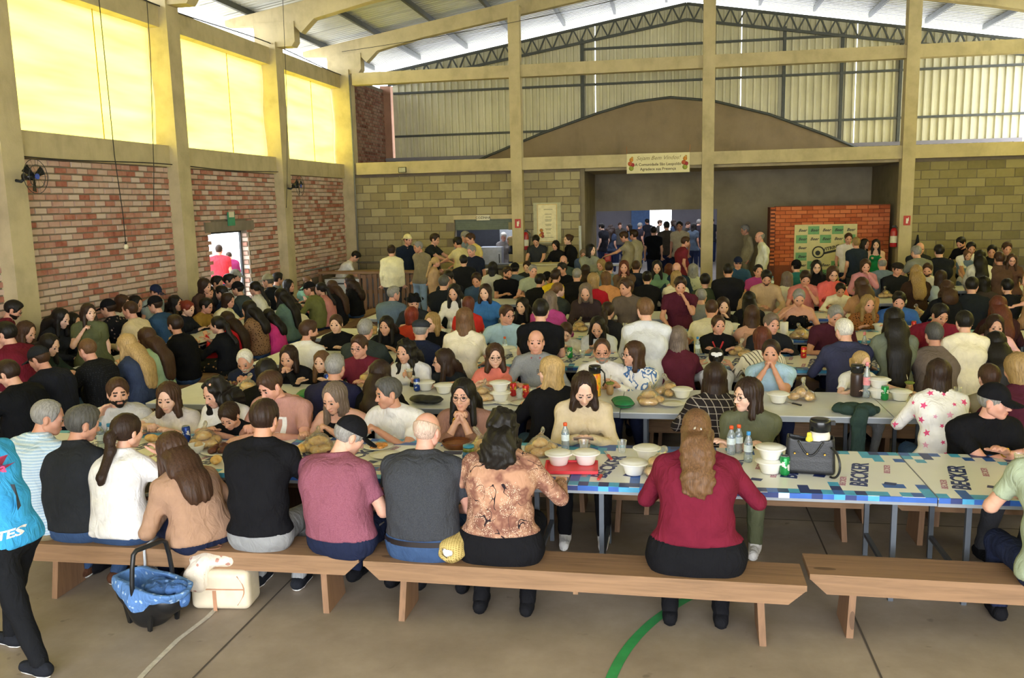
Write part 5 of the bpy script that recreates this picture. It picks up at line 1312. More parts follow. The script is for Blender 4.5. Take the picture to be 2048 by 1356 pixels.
1730,488|s|long,black|#d8c9a2,long|navy|f fw=-130 z=1.55 Y=20.9 hp=.1 sk=4|dark-haired woman in cream beside the sponsor board
1752,489|s|long,black|#1f7a4a,tank|navy|f fw=170 z=1.55 Y=20.7 hp=.1 sk=2|dark-haired woman in an emerald green dress
1832,505|s|crop,grey|#7e8078,short|navy|fw=20 z=1.42 Y=17.35 hp=.3 lean=.25 g=1.1 a=table,table|grey-haired man in a grey T-shirt leaning over a table
1922,486|s|crop,black|#16171b,short|navy|fw=130 z=1.50 Y=19.6 hp=.5 lean=.25 bd=black g=1.1 sk=4 a=table,table|man in a black T-shirt leaning over the last tables
2024,520|s|long,brown|#5e4436,long|navy|f fw=170 z=1.45 Y=17.4 hp=.2 gl sk=4 a=table,hang|standing woman in a brown top with glasses
2058,560|s|long,dirtyblond|#b08a68,tank|navy|f fw=100 z=1.50 Y=12.9 hp=.2 a=reach,hang sk=4|standing woman with a bare arm cut off by the picture edge
438,500|s|crop,darkbrown|#c23a46,short|navy|fw=20 z=1.66 Y=17.2 X0 hp=.1 g=1.15 sk=4|man in a coral red T-shirt outside the doorway
458,512|s|crop,darkbrown|#8a2f62,long|navy|fw=60 z=1.6 Y=17.6 X0 hp=.5 sk=4|man in a purple shirt stooping outside the doorway
"""
Y0 = [5.5 + 2.05 * k for k in range(7)]
BENCH, TABLE = .39, .74
PEOPLE = {}; POS = []
def crowd():
    for ln in CROWD.strip().split('\n'):
        xy, place, hair, top, legs, opt, label = ln.split('|')
        x, y = map(float, xy.split(',')); O = {}
        for w in opt.split(): k, _, v = w.partition('='); O[k] = v or True
        fl = lambda k, d: float(O.get(k, d))
        s = fl('s', 1.0) * 1.05; fem = 'f' in O; ch = 'ch' in O; lean = fl('lean', .17)
        kw = dict(skin=int(O.get('sk', 0)), hair=tuple(hair.split(',')), fem=fem, hpitch=fl('hp', .2), g=fl('g', 1.0), s=s, glasses='gl' in O, beard=O.get('bd'), collar=O.get('c'), child=ch, shoes=O.get('sh', 'black'))
        tc, sl = top.rsplit(',', 1); kw['top'] = (tc, sl)
        if 'hat' in O: kw['hat'], kw['hatcol'] = O['hat'].split(':')
        if 'hem' in O: kw['hem'] = float(O['hem'])
        kw['tuck'] = fl('tk', (hash_s(label) % 5) * .05)
        a = O.get('a'); 
        if place[0] in 'nf':
            k = int(place[1:]); near = place[0] == 'n'
            py = Y0[k] - .42 if near else Y0[k] + 1.24
            fwd = 0.0 if near else math.pi
            while True:
                head = on_y(x, y, py + (lean if near else -lean))
                if head[2] < 1.37 or k >= 6 or k < 3: break
                k += 1; py += 2.05
            lk = math.radians(fl('lk', 0)); hy = -lk if near else lk
            fwd += hy * .22; hy *= .8
            if 'fw' in O: fwd += math.radians(fl('fw', 0)); hy -= math.radians(fl('fw', 0))
            kw.update(hyaw=hy, arms=tuple((a or ('table,eat' if hash_s(label) % 2 else 'table,table')).split(',')), lean=lean, lod=0 if k == 0 else 1 if k < 3 else 2, pelv=((on_z(fl('px', 0), 1010, .6)[0] * py / on_z(fl('px', 0), 1010, .6)[1]) if 'px' in O else head[0], py))
            seat = BENCH
        elif place in 'LM':
            X = fl('X', -6.2); left = place == 'L'; fwd = math.pi / 2 if left else -math.pi / 2
            head = on_x(x, y, X); hy = fl('hy', 0)
            kw.update(hyaw=hy, arms=tuple((a or 'table,table').split(',')), lean=.14, lod=1 if head[1] < 11 else 2); seat = min(BENCH, head[2] - .62 * s) if not ch else head[2] - .5
            seat = max(seat, BENCH - .06) if not ch else seat
        else:
            Yp = fl('Y', 10); head = on_y(x, y, Yp)
            if 'X0' in O: head = on_x(x, y, XL - 2.2 - (.9 if 'purple' in label else 0))
            fwd = math.radians(fl('fw', 180)); g_ = 0.0
            kw.update(hyaw=fl('hy', 0), arms=tuple((a or 'hang,hang').split(',')), stand=True, lod=1 if head[1] < 11 else 2, lean=fl('lean', .03)); seat = 0.0
            kw['s'] = s * min(1.12, max(.86, head[2] / 1.62 if 'lean' not in O else 1.0))
        z = head[2]
        if place[0] in 'nfLM' and not (.9 < z < 1.38): print('ODD', label, np.round(head, 2))
        if place == 's' and not (1.2 < z < 1.85): print('ODDS', label, np.round(head, 2))
        POS.append((place, round(float(head[0]), 2), round(float(kw.get('pelv', head)[1] if kw.get('pelv') is not None else head[1]), 2), label))
        PEOPLE[label] = person(head, seat, fwd, label, legs=legs, **kw)
# ------------------------------------------------------------------ things on the tables
M_FOAM = plain('white_plastic', '#e6e4de', .35, 0, .03, 8); M_CLEAR = None
def clear_mat(name, col=(.95, .97, .98), rough=.05, alpha=.25):
    if name in _M: return _M[name]
    t = NT(name); tr = t.n('BsdfTransparent'); gl = t.n('BsdfGlossy'); gl.inputs['Roughness'].default_value = rough; df = t.n('BsdfDiffuse'); df.inputs[0].default_value = (*col, 1); tr.inputs[0].default_value = (*[c * .97 for c in col], 1)
    lw = t.n('LayerWeight'); lw.inputs['Blend'].default_value = .35; m1 = t.n('MixShader'); m2 = t.n('MixShader'); nn = t.noise(t.coord(), 30)
    t.l(t.math('MULTIPLY', t.math('ADD', lw.outputs['Fresnel'], .06), .7), m1.inputs[0]); t.l(tr.outputs[0], m1.inputs[1]); t.l(gl.outputs[0], m1.inputs[2])
    t.l(t.math('MULTIPLY', nn, alpha * 2), m2.inputs[0]); t.l(m1.outputs[0], m2.inputs[1]); t.l(df.outputs[0], m2.inputs[2]); t.l(m2.outputs[0], t.t.nodes['Material Output'].inputs[0]); t.t.nodes.remove(t.b); _M[name] = t.m; return t.m
M_FILM = clear_mat('bag_film', (.97, .95, .86), .12, .10); M_CUP = clear_mat('cup_plastic', (.93, .95, .96), .08, .16); M_WATER = clear_mat('bottle_plastic', (.80, .88, .95), .05, .2)
def bread_mat():
    t = NT('bread_crust'); ga = t.n('NewGeometry'); n = t.noise(ga.outputs['Position'], 22, 4); t.base(t.ramp(n, [(.3, tone('#cf9a52')), (.55, tone('#e8c07c')), (.75, tone('#f0ddb0'))])); t.set(Roughness=.7); t.bump(t.noise(ga.outputs['Position'], 90), .3, .004); return t.m
M_BREAD = bread_mat()
M_MEAT = plain('roast_meat', '#5a2d1c', .35, 0, .5, 18, .4)
def sub(v, R, t): return v @ R.T + t
def copy_or(kind, maker):
    """first call builds the thing, later ones copy it with its parts"""
    if kind not in PROTO: PROTO[kind] = maker(); return PROTO[kind]
    return copy_tree(PROTO[kind])
PROTO = {}
def mk_bowl(lid=True):
    r = empty('lidded_bowl' if lid else 'bowl', (0, 0, 0))
    MB().lathe([(.048, 0), (.052, .006), (.070, .055), (.074, .062), (.070, .062), (.05, .012)] if not lid else [(.055, 0), (.060, .006), (.080, .070), (.082, .078)], seg=24).build('bowl_body', M_FOAM, r)
    if lid: MB().lathe([(.084, .073), (.101, .075), (.103, .083), (.095, .087), (.084, .086), (.078, .095), (.03, .097), (.0005, .097)], seg=24).build('lid', M_FOAM, r)
    return r
def mk_stack():
    r = mk_bowl(); r.name = 'bowl_stack'
    MB().lathe([(.055, .098), (.060, .104), (.080, .165), (.082, .172)], seg=24).build('bowl_body', M_FOAM, r)
    MB().lathe([(.084, .168), (.101, .170), (.103, .178), (.095, .182), (.084, .181), (.078, .190), (.0005, .192)], seg=24).build('lid', M_FOAM, r); return r
def mk_plate(): 
    r = empty('plate', (0, 0, 0)); MB().lathe([(.06, 0), (.075, .003), (.115, .014), (.118, .017), (.072, .007), (.0005, .006)], seg=28).build('plate_rim', M_FOAM, r); return r
def mk_food_plate():
    r = mk_plate(); r.name = 'food_plate'; rng = np.random.RandomState(4); m = MB()
    V, Q = surface(lambda p: union([Ell((rng2[0], rng2[1], .014), (.034, .028, .018), .01) for rng2 in ((-.03, .0), (.03, .02), (.01, -.04), (-.02, .045))], p), (-.08, -.08, .004), (.08, .08, .04), .007)
    m.add(V, Q, 0, True); m.build('food', plain('mixed_salad', '#c98a4a', .6, 0, .6, 55), r); return r
def mk_bread(n=6, seed=0):
    rng = np.random.RandomState(seed); r = empty('bread_bag', (0, 0, 0)); C = []
    for i in range(n):
        a = i * 2.4; q = .07 if i < 4 else .02; C.append(np.array((math.cos(a) * q * 1.25, math.sin(a) * q, .036 + (.05 if i >= 4 else 0))))
    for c in C:
        R = rot(rng.rand() * 6, 0); V, Q = surface(lambda p: Ell(c, (.040, .058, .034), R=R)(p) + .004 * np.abs(np.sin(((p - c) @ R)[:, 0] * 60)) * ((p - c)[:, 2] > .01), c - .07, c + .07, .011)
        MB().add(V, Q, 0, True).build('bread_roll', M_BREAD, r)
    pr = [Ell(c, (.052, .062, .042), .05) for c in C] + [Cone((0, 0, .09), (.01, .0, .155), .035, .012, k=.04), Cone((.01, 0, .15), (.03, .02, .185), .012, .030, np.array((0, 1., 0)), 2, .01)]
    ph = rng.rand(4) * 6
    V, Q = surface(lambda p: np.maximum(union(pr, p) + .004 * np.sin(p[:, 0] * 90 + ph[0]) * np.sin(p[:, 1] * 80 + ph[1] + p[:, 2] * 60), .002 - p[:, 2]), (-.16, -.14, 0), (.16, .14, .21), .010)
    MB().add(V, Q, 0, True).build('plastic_bag', M_FILM, r); return r
def mk_roll():
    r = empty('bread_roll', (0, 0, 0)); V, Q = surface(lambda p: Ell((0, 0, .032), (.045, .065, .034))(p) + .004 * np.abs(np.sin(p[:, 0] * 55)), (-.07, -.09, 0), (.07, .09, .08), .009); MB().add(V, Q, 0, True).build('crust', M_BREAD, r); return r
def can_mat(c1, c2):
    k = 'can_%s_%s' % (c1, c2)
    if k in _M: return _M[k]
    t = NT(k); v = t.coord(); sp = t.n('SeparateXYZ'); t.l(v, sp.inputs[0]); n = t.noise(v, 28, 2)
    band = t.math('MULTIPLY', t.math('GREATER_THAN', n, .52), t.math('LESS_THAN', t.math('ABSOLUTE', t.math('SUBTRACT', sp.outputs[2], .065)), .032)); t.base(t.mix(band, tone(c1), tone(c2))); t.set(Roughness=.3, Metallic=.35); _M[k] = t.m; return t.m
def mk_can(c1, c2, top='#c8a63a'):
    r = empty('drink_can', (0, 0, 0)); MB().lathe([(.024, 0), (.031, .008), (.033, .014), (.033, .118), (.027, .131)], seg=18).build('can_body', can_mat(c1, c2), r)
    MB().lathe([(.027, .131), (.028, .134), (.025, .134), (.024, .130), (.0005, .130)], seg=18).build('can_top', plain('can_top_' + top, top, .3, .7, .05), r); return r
def mk_bottle(cap, h=.21, lab='#d9e6ef'):
    r = empty('water_bottle', (0, 0, 0)); k = h / .21
    MB().lathe([(.026, 0), (.031, .006), (.031, .05 * k), (.028, .06 * k), (.031, .07 * k), (.031, .13 * k), (.024, .155 * k), (.012, .182 * k), (.012, .192 * k)], seg=18).build('bottle_body', M_WATER, r)
    MB().lathe([(.0315, .075 * k), (.0315, .122 * k)], seg=18, close=False).build('label_band', plain('bottle_label' + lab, lab, .5, 0, .15, 40), r)
    MB().lathe([(.0155, .187 * k), (.0155, .208 * k), (.012, .212 * k)], seg=14).build('cap', plain('cap_' + cap, cap, .4), r); return r
def mk_cup(beer=False):
    r = empty('beer_cup' if beer else 'plastic_cup', (0, 0, 0)); MB().lathe([(.024, 0), (.036, .088), (.038, .092)], seg=18, close=False).lathe([(.024, .001), (.0005, .001)], seg=18, close=False).build('cup_wall', M_CUP, r)
    if beer: MB().lathe([(.0235, .003), (.032, .062)], seg=16).build('beer', plain('beer', '#c8963a', .2), r); MB().lathe([(.032, .062), (.035, .080)], seg=16).build('beer_foam', plain('foam', '#ece2c8', .7), r)
    return r
def mk_thermos(body, label=None):
    r = empty('thermos_flask', (0, 0, 0)); MB().lathe([(.052, 0), (.058, .008), (.058, .20), (.050, .225)], seg=22).build('flask_body', body, r)
    o = MB().lathe([(.050, .222), (.060, .228), (.060, .285), (.055, .298), (.03, .302)], seg=22).build('flask_lid', M_BLK, r)
    MB().box((.058, 0, .275), (.05, .03, .022)).build('spout', M_BLK, o)
    MB().tube([(.0, .060, .262), (.0, .095, .225), (.0, .100, .14), (.0, .078, .10)], .008, 6).build('handle', M_BLK, r); return r
M_BLK = plain('black_gloss_plastic', '#191a1c', .25, 0, .1, 12)
M_GREENCASE = plain('green_fabric_case', '#1f7a48', .6, 0, .15, 14)
def mk_case(mat):
    r = empty('zip_case', (0, 0, 0)); V, Q = surface(lambda p: Cone((-.075, 0, .035), (.075, 0, .035), .092, .092, np.array((0, 0, 1.)), 2.6)(p) + .002 * np.sin(p[:, 0] * 70), (-.2, -.12, 0), (.2, .12, .09), .010)
    MB().add(V, Q, 0, True).build('case_shell', mat, r); a = np.linspace(0, 2 * np.pi, 33)
    MB().tube([(np.sign(math.cos(t)) * .075 + .093 * math.cos(t), .093 * math.sin(t), .036) for t in a], .004, 5).build('zip', plain('zip_tape', '#22252a', .5), r)
    return r
def mk_towel_roll(): 
    r = empty('paper_towel_roll', (0, 0, 0)); MB().lathe([(.055, 0), (.055, .22), (.02, .22), (.02, .19)], seg=20).build('paper', plain('paper_towel', '#e9e5d8', .9), r); MB().lathe([(.0195, .10), (.0195, .222)], seg=12, close=False).build('core', plain('cardboard', '#a58a64', .9), r); return r
def mk_meat():
    r = empty('meat_platter', (0, 0, 0)); rng = np.random.RandomState(9); MB().lathe([(.09, 0), (.14, .012), (.145, .016), (.1, .008), (.0005, .008)], seg=26, sx=1.25).build('platter', M_FOAM, r)
    for i in range(9):
        c = np.array(((i % 3 - 1) * .065 + rng.uniform(-.01, .01), (i // 3 - 1) * .05, .03 + .02 * (i == 4))); V, Q = surface(lambda p: Ell(c, (.036, .030, .026), R=rot(i))(p) + .005 * np.sin(p[:, 0] * 80 + i) * np.sin(p[:, 1] * 70), c - .05, c + .05, .010); MB().add(V, Q, 0, True).build('meat_piece', M_MEAT, r)
    return r
def mk_knife(col):
    r = empty('table_knife', (0, 0, 0)); MB().box((0, .055, .004), (.018, .11, .002)).build('blade', plain('blade_steel', '#aab0b5', .25, .9, .03), r); MB().box((0, -.05, .006), (.018, .10, .012)).build('knife_handle', plain('knife_' + col, col, .4), r); return r
def mk_jar():
    r = empty('pickle_jar', (0, 0, 0)); MB().lathe([(.040, 0), (.043, .006), (.043, .10), (.036, .115)], seg=20).build('jar_glass', plain('pickles_in_brine', '#6b7030', .2, 0, .5, 30), r)
    MB().lathe([(.0435, .03), (.0435, .085)], seg=20, close=False).build('jar_label', plain('jar_label_blue', '#4c86b8', .5, 0, .4, 45), r); MB().lathe([(.040, .112), (.041, .116), (.041, .130), (.0005, .131)], seg=20).build('jar_lid', plain('jar_lid_blue', '#3f97c4', .35, .2), r); return r
def mk_pot(): r = empty('clay_pot', (0, 0, 0)); MB().lathe([(.07, 0), (.10, .02), (.115, .06), (.11, .065), (.09, .03), (.0005, .03)], seg=24).build('pot_wall', plain('glazed_clay', '#6a3a1e', .25, 0, .3, 12), r); MB().lathe([(.10, .045), (.0005, .048)], seg=20, close=False).build('stew', plain('stew', '#7a4a26', .4, 0, .4, 40), r); return r
def mk_tray(): r = empty('serving_tray', (0, 0, 0)); MB().box((0, 0, .006), (.36, .25, .012)).box((0, -.125, .014), (.36, .012, .02)).box((0, .125, .014), (.36, .012, .02)).box((-.18, 0, .014), (.012, .25, .02)).box((.18, 0, .014), (.012, .25, .02)).build('tray_base', plain('red_tray', '#d8323c', .4, 0, .06), r); return r
def mk_carton(): r = empty('printed_carton', (0, 0, 0)); MB().box((0, 0, .03), (.16, .12, .06)).build('carton', plain('white_card', '#dfe0e4', .5), r); MB().box((0, 0, .061), (.14, .09, .002)).box((0, -.061, .03), (.12, .002, .035)).build('print', plain('navy_print', '#26335e', .5, 0, .5, 60), r); return r
def mk_gourd(): r = empty('mate_gourd', (0, 0, 0)); MB().lathe([(.022, 0), (.034, .02), (.036, .06), (.028, .09), (.034, .105)], seg=18).build('gourd', plain('gourd_wood', '#9a7a4e', .5, 0, .2, 25), r); MB().lathe([(.034, .105), (.046, .118), (.030, .128), (.0005, .130)], seg=18).build('yerba', plain('yerba_green', '#6d7a2e', .9, 0, .3, 70), r); MB().tube([(.01, 0, .11), (.03, 0, .19)], .0035, 6).build('straw', plain('straw_metal', '#b9b2a0', .25, .9), r); return r
def mk_napkin(): r = empty('napkin', (0, 0, 0)); V = np.array([(x * .16, y * .14, .003 + .006 * math.sin(x * 9 + y * 4)) for x in np.linspace(-.5, .5, 7) for y in np.linspace(-.5, .5, 7)]); MB().add(V, [(i * 7 + j, (i + 1) * 7 + j, (i + 1) * 7 + j + 1, i * 7 + j + 1) for i in range(6) for j in range(6)], 0, True).build('paper', plain('paper_napkin', '#e8e6e0', .9), r); return r
M_FLAME = None
def flame_mat():
    t = NT('flame_print'); v = t.coord((1, 1, .5)); n = t.noise(v, 22, 3); t.base(t.ramp(n, [(.38, tone('#d8521e')), (.5, tone('#eba42a')), (.6, tone('#e0ba30')), (.7, tone('#1d1a18'))])); t.set(Roughness=.35); return t.m
M_FLAME = flame_mat()
MK_ = dict(bowl=mk_bowl, open=lambda: mk_bowl(False), stack=mk_stack, plate=mk_plate, food=mk_food_plate, bread=mk_bread, bread2=lambda: mk_bread(5, 3), bread3=lambda: mk_bread(7, 6), roll=mk_roll,
          red=lambda: mk_can('#c22a2e', '#e8c04a'), greencan=lambda: mk_can('#1f8a46', '#e6e6e0', '#b9bcc0'), bluecan=lambda: mk_can('#20408f', '#d8dfe8', '#b9bcc0'), bo=lambda: mk_bottle('#e0592a'), bb=lambda: mk_bottle('#3d8fd0', .22),
          cup=mk_cup, beer=lambda: mk_cup(True), thermos=lambda: mk_thermos(M_FLAME), thermos2=lambda: mk_thermos(plain('brown_flask', '#3a2a26', .35)), thermos3=lambda: mk_thermos(plain('white_flask', '#d8d2c8', .3)), blackcase=lambda: mk_case(plain('black_fabric_case', '#1c1d20', .55, 0, .2, 14)), redcase=lambda: mk_case(plain('red_black_case', '#a83a30', .55, 0, .5, 14)),
          greencase=lambda: mk_case(M_GREENCASE), roll_=mk_towel_roll, towel=mk_towel_roll, meat=mk_meat, kn=lambda: mk_knife('#1d1d1f'), kr=lambda: mk_knife('#c23a34'), jar=mk_jar, pot=mk_pot, tray=mk_tray, carton=mk_carton, gourd=mk_gourd, napkin=mk_napkin,
          pinkb=lambda: mk_bottle('#e58f98', .33, '#e9959c'))
CATS = dict(bowl='bowl', open='bowl', stack='bowl', plate='plate', food='plate', bread='bread', bread2='bread', bread3='bread', roll='bread', red='can', greencan='can', bluecan='can', bo='bottle', bb='bottle', cup='cup', beer='cup', thermos='flask', thermos2='flask', thermos3='flask', blackcase='case', redcase='case', greencase='case', towel='paper roll', meat='meat', kn='knife', kr='knife', jar='jar', pot='pot', tray='tray', carton='carton', gourd='gourd', napkin='napkin', pinkb='bottle')
ITEMS = """
bb 204,900 water bottle with blue cap in front of the bearded man
bb 222,902 second blue-capped water bottle, beside the white blouse woman
roll 304,884 split bread roll by the white blouse woman's raised hand
plate 342,876 white foam plate between the cream blouse and the ponytail
bluecan 374,884 blue drink can beside the clear bread bag on the first table
open 392,905 white bowl in front of the bending woman
bread 412,893 bread bag in front of the woman with black curls
meat 449,905 heap of roast meat on a platter beside the boy
roll 433,928 bread roll at the table edge behind the tan sweater
roll 505,880 cut bread roll beside the pink T-shirt man's fist
bread3 636,903 bread bag between the black T-shirt and the pink polo
roll 606,905 bread roll in front of the black tank top woman
food 757,896 plate of salad in front of the white T-shirt man
plate 772,913 empty white plate beside the bald man's shoulder
kn 762,932 black-handled knife on the cloth beside the pink polo
pot 913,898 brown clay pot of stew in front of the glasses woman
carton 906,922 white carton with navy print beside the bald man
jar 938,925 jar of pickles with a light blue lid
bread2 962,908 bread bag behind the paisley blouse woman's hair
bread 1083,908 bread bag on the cloth by the red tray
tray 1143,938 flat red tray holding two lidded bowls
bowl 1118,932 white lidded bowl on the red tray, nearer the curly-haired woman
bowl 1172,931 white lidded bowl on the red tray, nearer the bottle
bo 1131,900 orange-capped bottle in front of the phone girl
cup 1168,905 clear cup in front of the phone girl's hands
cup 1244,905 clear cup between the phone girl and the flat bowl
kr 1216,912 red-handled knife on a plate beside the clear cup
kr 1203,952 red-handled knife at the table edge
bowl 1268,948 white lidded bowl closest to the table edge by the logo
bowl 1294,918 white lidded bowl behind the one at the table edge
bread2 1318,950 bread bag beside the burgundy woman's arm
bo 1462,908 short orange-capped bottle beside the burgundy woman
bo 1477,900 tall orange-capped bottle in front of the olive T-shirt
bb 1496,924 blue-capped water bottle in front of the olive T-shirt woman
stack 1540,945 two stacked white lidded bowls beside the green can
greencan 1569,950 green drink can beside the black handbag
beer 2038,934 glass of beer beside the gold watch
bread3 497,788 bread bag in front of the white-haired man
meat 455,775 roast meat platter beside the white-haired man
greencase 612,796 green zip case beside the navy polo man
bluecan 655,770 blue drink can in front of the girl in black
bread 735,772 small bread bag in front of the burgundy polo
bluecan 834,782 blue cola can in front of the woman with black curls
bowl 851,780 white lidded bowl behind the black zip case
bowl 888,786 white lidded bowl next to the straight-haired woman
blackcase 853,806 round black zip case on the second table
bread 968,800 bread bag in front of the coral blouse
stack 1001,802 two stacked lidded bowls beside the red cans
red 1027,792 red beer can beside the stacked bowls
red 1052,796 red beer can in front of the grey sweater man
cup 1039,798 clear cup between two red cans
cup 1068,798 clear cup in front of the blond woman's arm
plate 972,806 white plate at the edge behind the glasses woman
napkin 1010,806 paper napkin lying on the second table
plate 1045,808 white plate beside the blond woman's elbow
thermos 1190,792 tall black-topped flask with flame print
gourd 1220,790 mate gourd with green yerba and metal straw
greencase 1246,812 green zip case by the mate gourd
bread 1300,808 bread bag by the white and blue shirt woman
bread2 1336,790 second bread bag behind it, by the white bowl
bowl 1364,795 white lidded bowl beside the checked jacket
plate 1344,810 white plate with a fork beside the checked jacket
bowl 1556,805 white lidded bowl in front of the pale blue T-shirt
bread2 1605,800 bread bag beside the pale blue T-shirt woman
kn 1585,808 black-handled knife by the bread on the second table
thermos2 1713,792 dark brown flask beside the blond girl
pinkb 1732,795 pink drinking bottle beside the brown flask
stack 1757,796 two stacked bowls in front of the blond girl
greencan 1769,800 green can beside the stacked bowls on the second table
bowl 1800,800 white bowl beside the star hoodie
gourd 1818,790 mate gourd beside the star hoodie
cup 1915,795 clear cup beside the star hoodie sleeve
bread 1304,716 tray of bread in front of the pale grey shirt man
redcase 908,712 red and black zip case behind the coral blouse
bo 1010,700 orange-capped bottle in front of the light blue polo
bowl 1036,714 white lidded bowl beside the smiling bald man
bowl 1016,708 white lidded bowl in front of the light blue polo
greencan 1140,716 green can in front of the boy with the phone
cup 1165,716 clear cup beside the boy with the phone
bb 1395,700 water bottle in front of the lanyard girl
bread2 1480,712 bread bag in front of the striped coat
towel 1567,690 white paper towel roll beside the dark jacket man
bread3 1600,690 big bread bag in front of the grey-haired man in plum
red 1607,716 red beer can by the grey-haired man in navy
red 1784,724 red beer can on the printed cloth behind the blond girl
pinkb 1727,722 large pink bottle beside the woman with long black hair
napkin 1768,716 crumpled napkin beside the red can
bowl 1925,705 white bowl in front of the stout man in crimson
greencan 1958,692 green can in front of the pink sweater woman
bread 1945,712 bread bag in front of the man with a tattooed arm
plate 700,672 white plate in front of the smiling woman in black
bread 745,668 bread bag before the woman with long black hair
bb 760,676 blue-capped bottle beside the long black hair
bowl 880,672 white bowl beside the blond woman in black
red 966,622 red can in front of the blue T-shirt girl
towel 912,626 white paper towel roll in front of the white blouse
bread 878,618 hanging bag of bread rolls by the white blouse
bread3 1158,662 big bread bag behind the boy with the phone
bowl 1180,648 white bowl beside the phone girl's hair
stack 1160,632 stacked bowls before the grey-haired woman looking down
bowl 1190,632 white bowl beside the stacked bowls on the fourth table
red 1355,645 red beer can standing alone beside the pale grey shirt
cup 1250,650 clear cup beside the man in pale grey
plate 1365,628 plate of food in front of the plum polo man
bowl 1265,626 white lidded bowl in front of the man in brown-grey
red 1205,610 red can beside the ponytail in the fourth row
bread 1470,612 bread bag in front of the golden blond woman
bowl 1465,660 white bowl beside the cream T-shirt
bread2 1640,600 bread bag in front of the salmon red sweater
towel 1655,606 white bucket-like paper roll at the table edge
red 1827,660 red can in front of the royal blue T-shirt
bread 1835,640 bread bag beside the royal blue T-shirt
bowl 1760,650 white bowl in front of the leopard blouse
bread2 1770,590 bread bag with yellow wrapper on the fifth table
bowl 1850,600 white bowl on the fifth table by the blond mane
red 2010,662 red can beside the pink sweater
red 1022,580 red can in front of the bearded man in black
red 1033,580 second red can beside the pale green shirt
bowl 1005,580 white bowl before the bearded man in black
red 1133,578 red can raised beside the yellow shirts
plate 1050,580 white plate in front of the pale green shirt
bowl 1340,590 white bowl by the cream sweater blonde
bread 1400,585 bread bag in front of the grey floral shirt
bb 1545,560 water bottle beside the bearded man in beige
red 1505,590 red can in front of the bearded man in beige
bread 240,680 bread bag beside the man with cropped hair, side table
bread 350,690 bread in front of the young bearded man, side table
bowl 640,610 white bowl on the side table by the moss green sweater
greencan 475,660 green can on the side table by the red dress
"""
def place_items():
    for ln in ITEMS.strip().split('\n'):
        kind, xy, label = ln.split(' ', 2); x, y = map(float, xy.split(','))
        p = on_z(x, y, TABLE + .004)
        onrow = [k for k in range(7) if Y0[k] + .06 < p[1] < Y0[k] + .92]
        if p[0] < -5.3: p[0] = min(max(p[0], -7.02), -6.62)
        elif not onrow:
            k = min(range(7), key=lambda k: abs(Y0[k] + .49 - p[1])); Yt = min(max(p[1], Y0[k] + .12), Y0[k] + .86); p = p * (Yt / p[1]) if False else np.array((p[0] * Yt / p[1], Yt, 0))
        kk = min(range(7), key=lambda k: abs(Y0[k] + .49 - p[1]))
        if p[0] > -5.3 and not (TSEG[kk][0] + .1 < p[0] < TSEG[kk][-1] - .1): print('OFF', label, np.round(p, 2), kk)
        z = TABLE + .006 + (.012 if 'on the red tray' in label else 0)
        o = copy_or(kind, MK_[kind]); o.location = (p[0], p[1], z); o.rotation_euler = (0, 0, (hash_s(label) % 628) / 100 if kind not in ('tray', 'carton') else .08)
        if kind in ('kn', 'kr'): o.rotation_euler = (0, 0, (hash_s(label) % 60) / 20 - .6)
        tag(o, label, CATS[kind], {'bowl': 'white lidded bowls', 'stack': 'white lidded bowls', 'red': 'red beer cans', 'bread': 'bags of bread', 'bread2': 'bags of bread', 'bread3': 'bags of bread'}.get(kind))
# printed plastic cloths
FONTS = {}
def text_mesh(body, size, depth=0.0008, italic=False, bold=0.0):
    cu = bpy.data.curves.new('lettering', 'FONT'); cu.body = body; cu.size = size; cu.extrude = depth; cu.align_x = 'CENTER'; cu.align_y = 'CENTER'; cu.offset = bold; cu.resolution_u = 2
    if italic: cu.shear = .35
    o = bpy.data.objects.new('lettering', cu); COL.objects.link(o); dg = bpy.context.evaluated_depsgraph_get(); me = bpy.data.meshes.new_from_object(o.evaluated_get(dg)); bpy.data.objects.remove(o); bpy.data.curves.remove(cu); me.name = 'lettering'; return me
def text_on(body, size, mat, parent, loc, R, name='lettering', **kw):
    me = text_mesh(body, size, **kw); me.materials.clear(); me.materials.append(mat); o = link(name, me, parent)
    M = Matrix.Identity(4)
    for i in range(3):
        for j in range(3): M[i][j] = float(R[i][j])
        M[i][3] = float(loc[i])
    o.matrix_local = M; return o
P_NAVY, P_BLUE, P_SKY, P_ROSE = plain('print_navy', '#27366e', .4, 0, .1), plain('print_blue', '#2f5fb0', .4, 0, .12), plain('print_sky', '#4aa5cf', .4, 0, .12), plain('print_rose', '#a9788a', .4)
M_VINYL = plain('white_vinyl_cloth', '#e2e2de', .28, 0, .03, 3, .04)
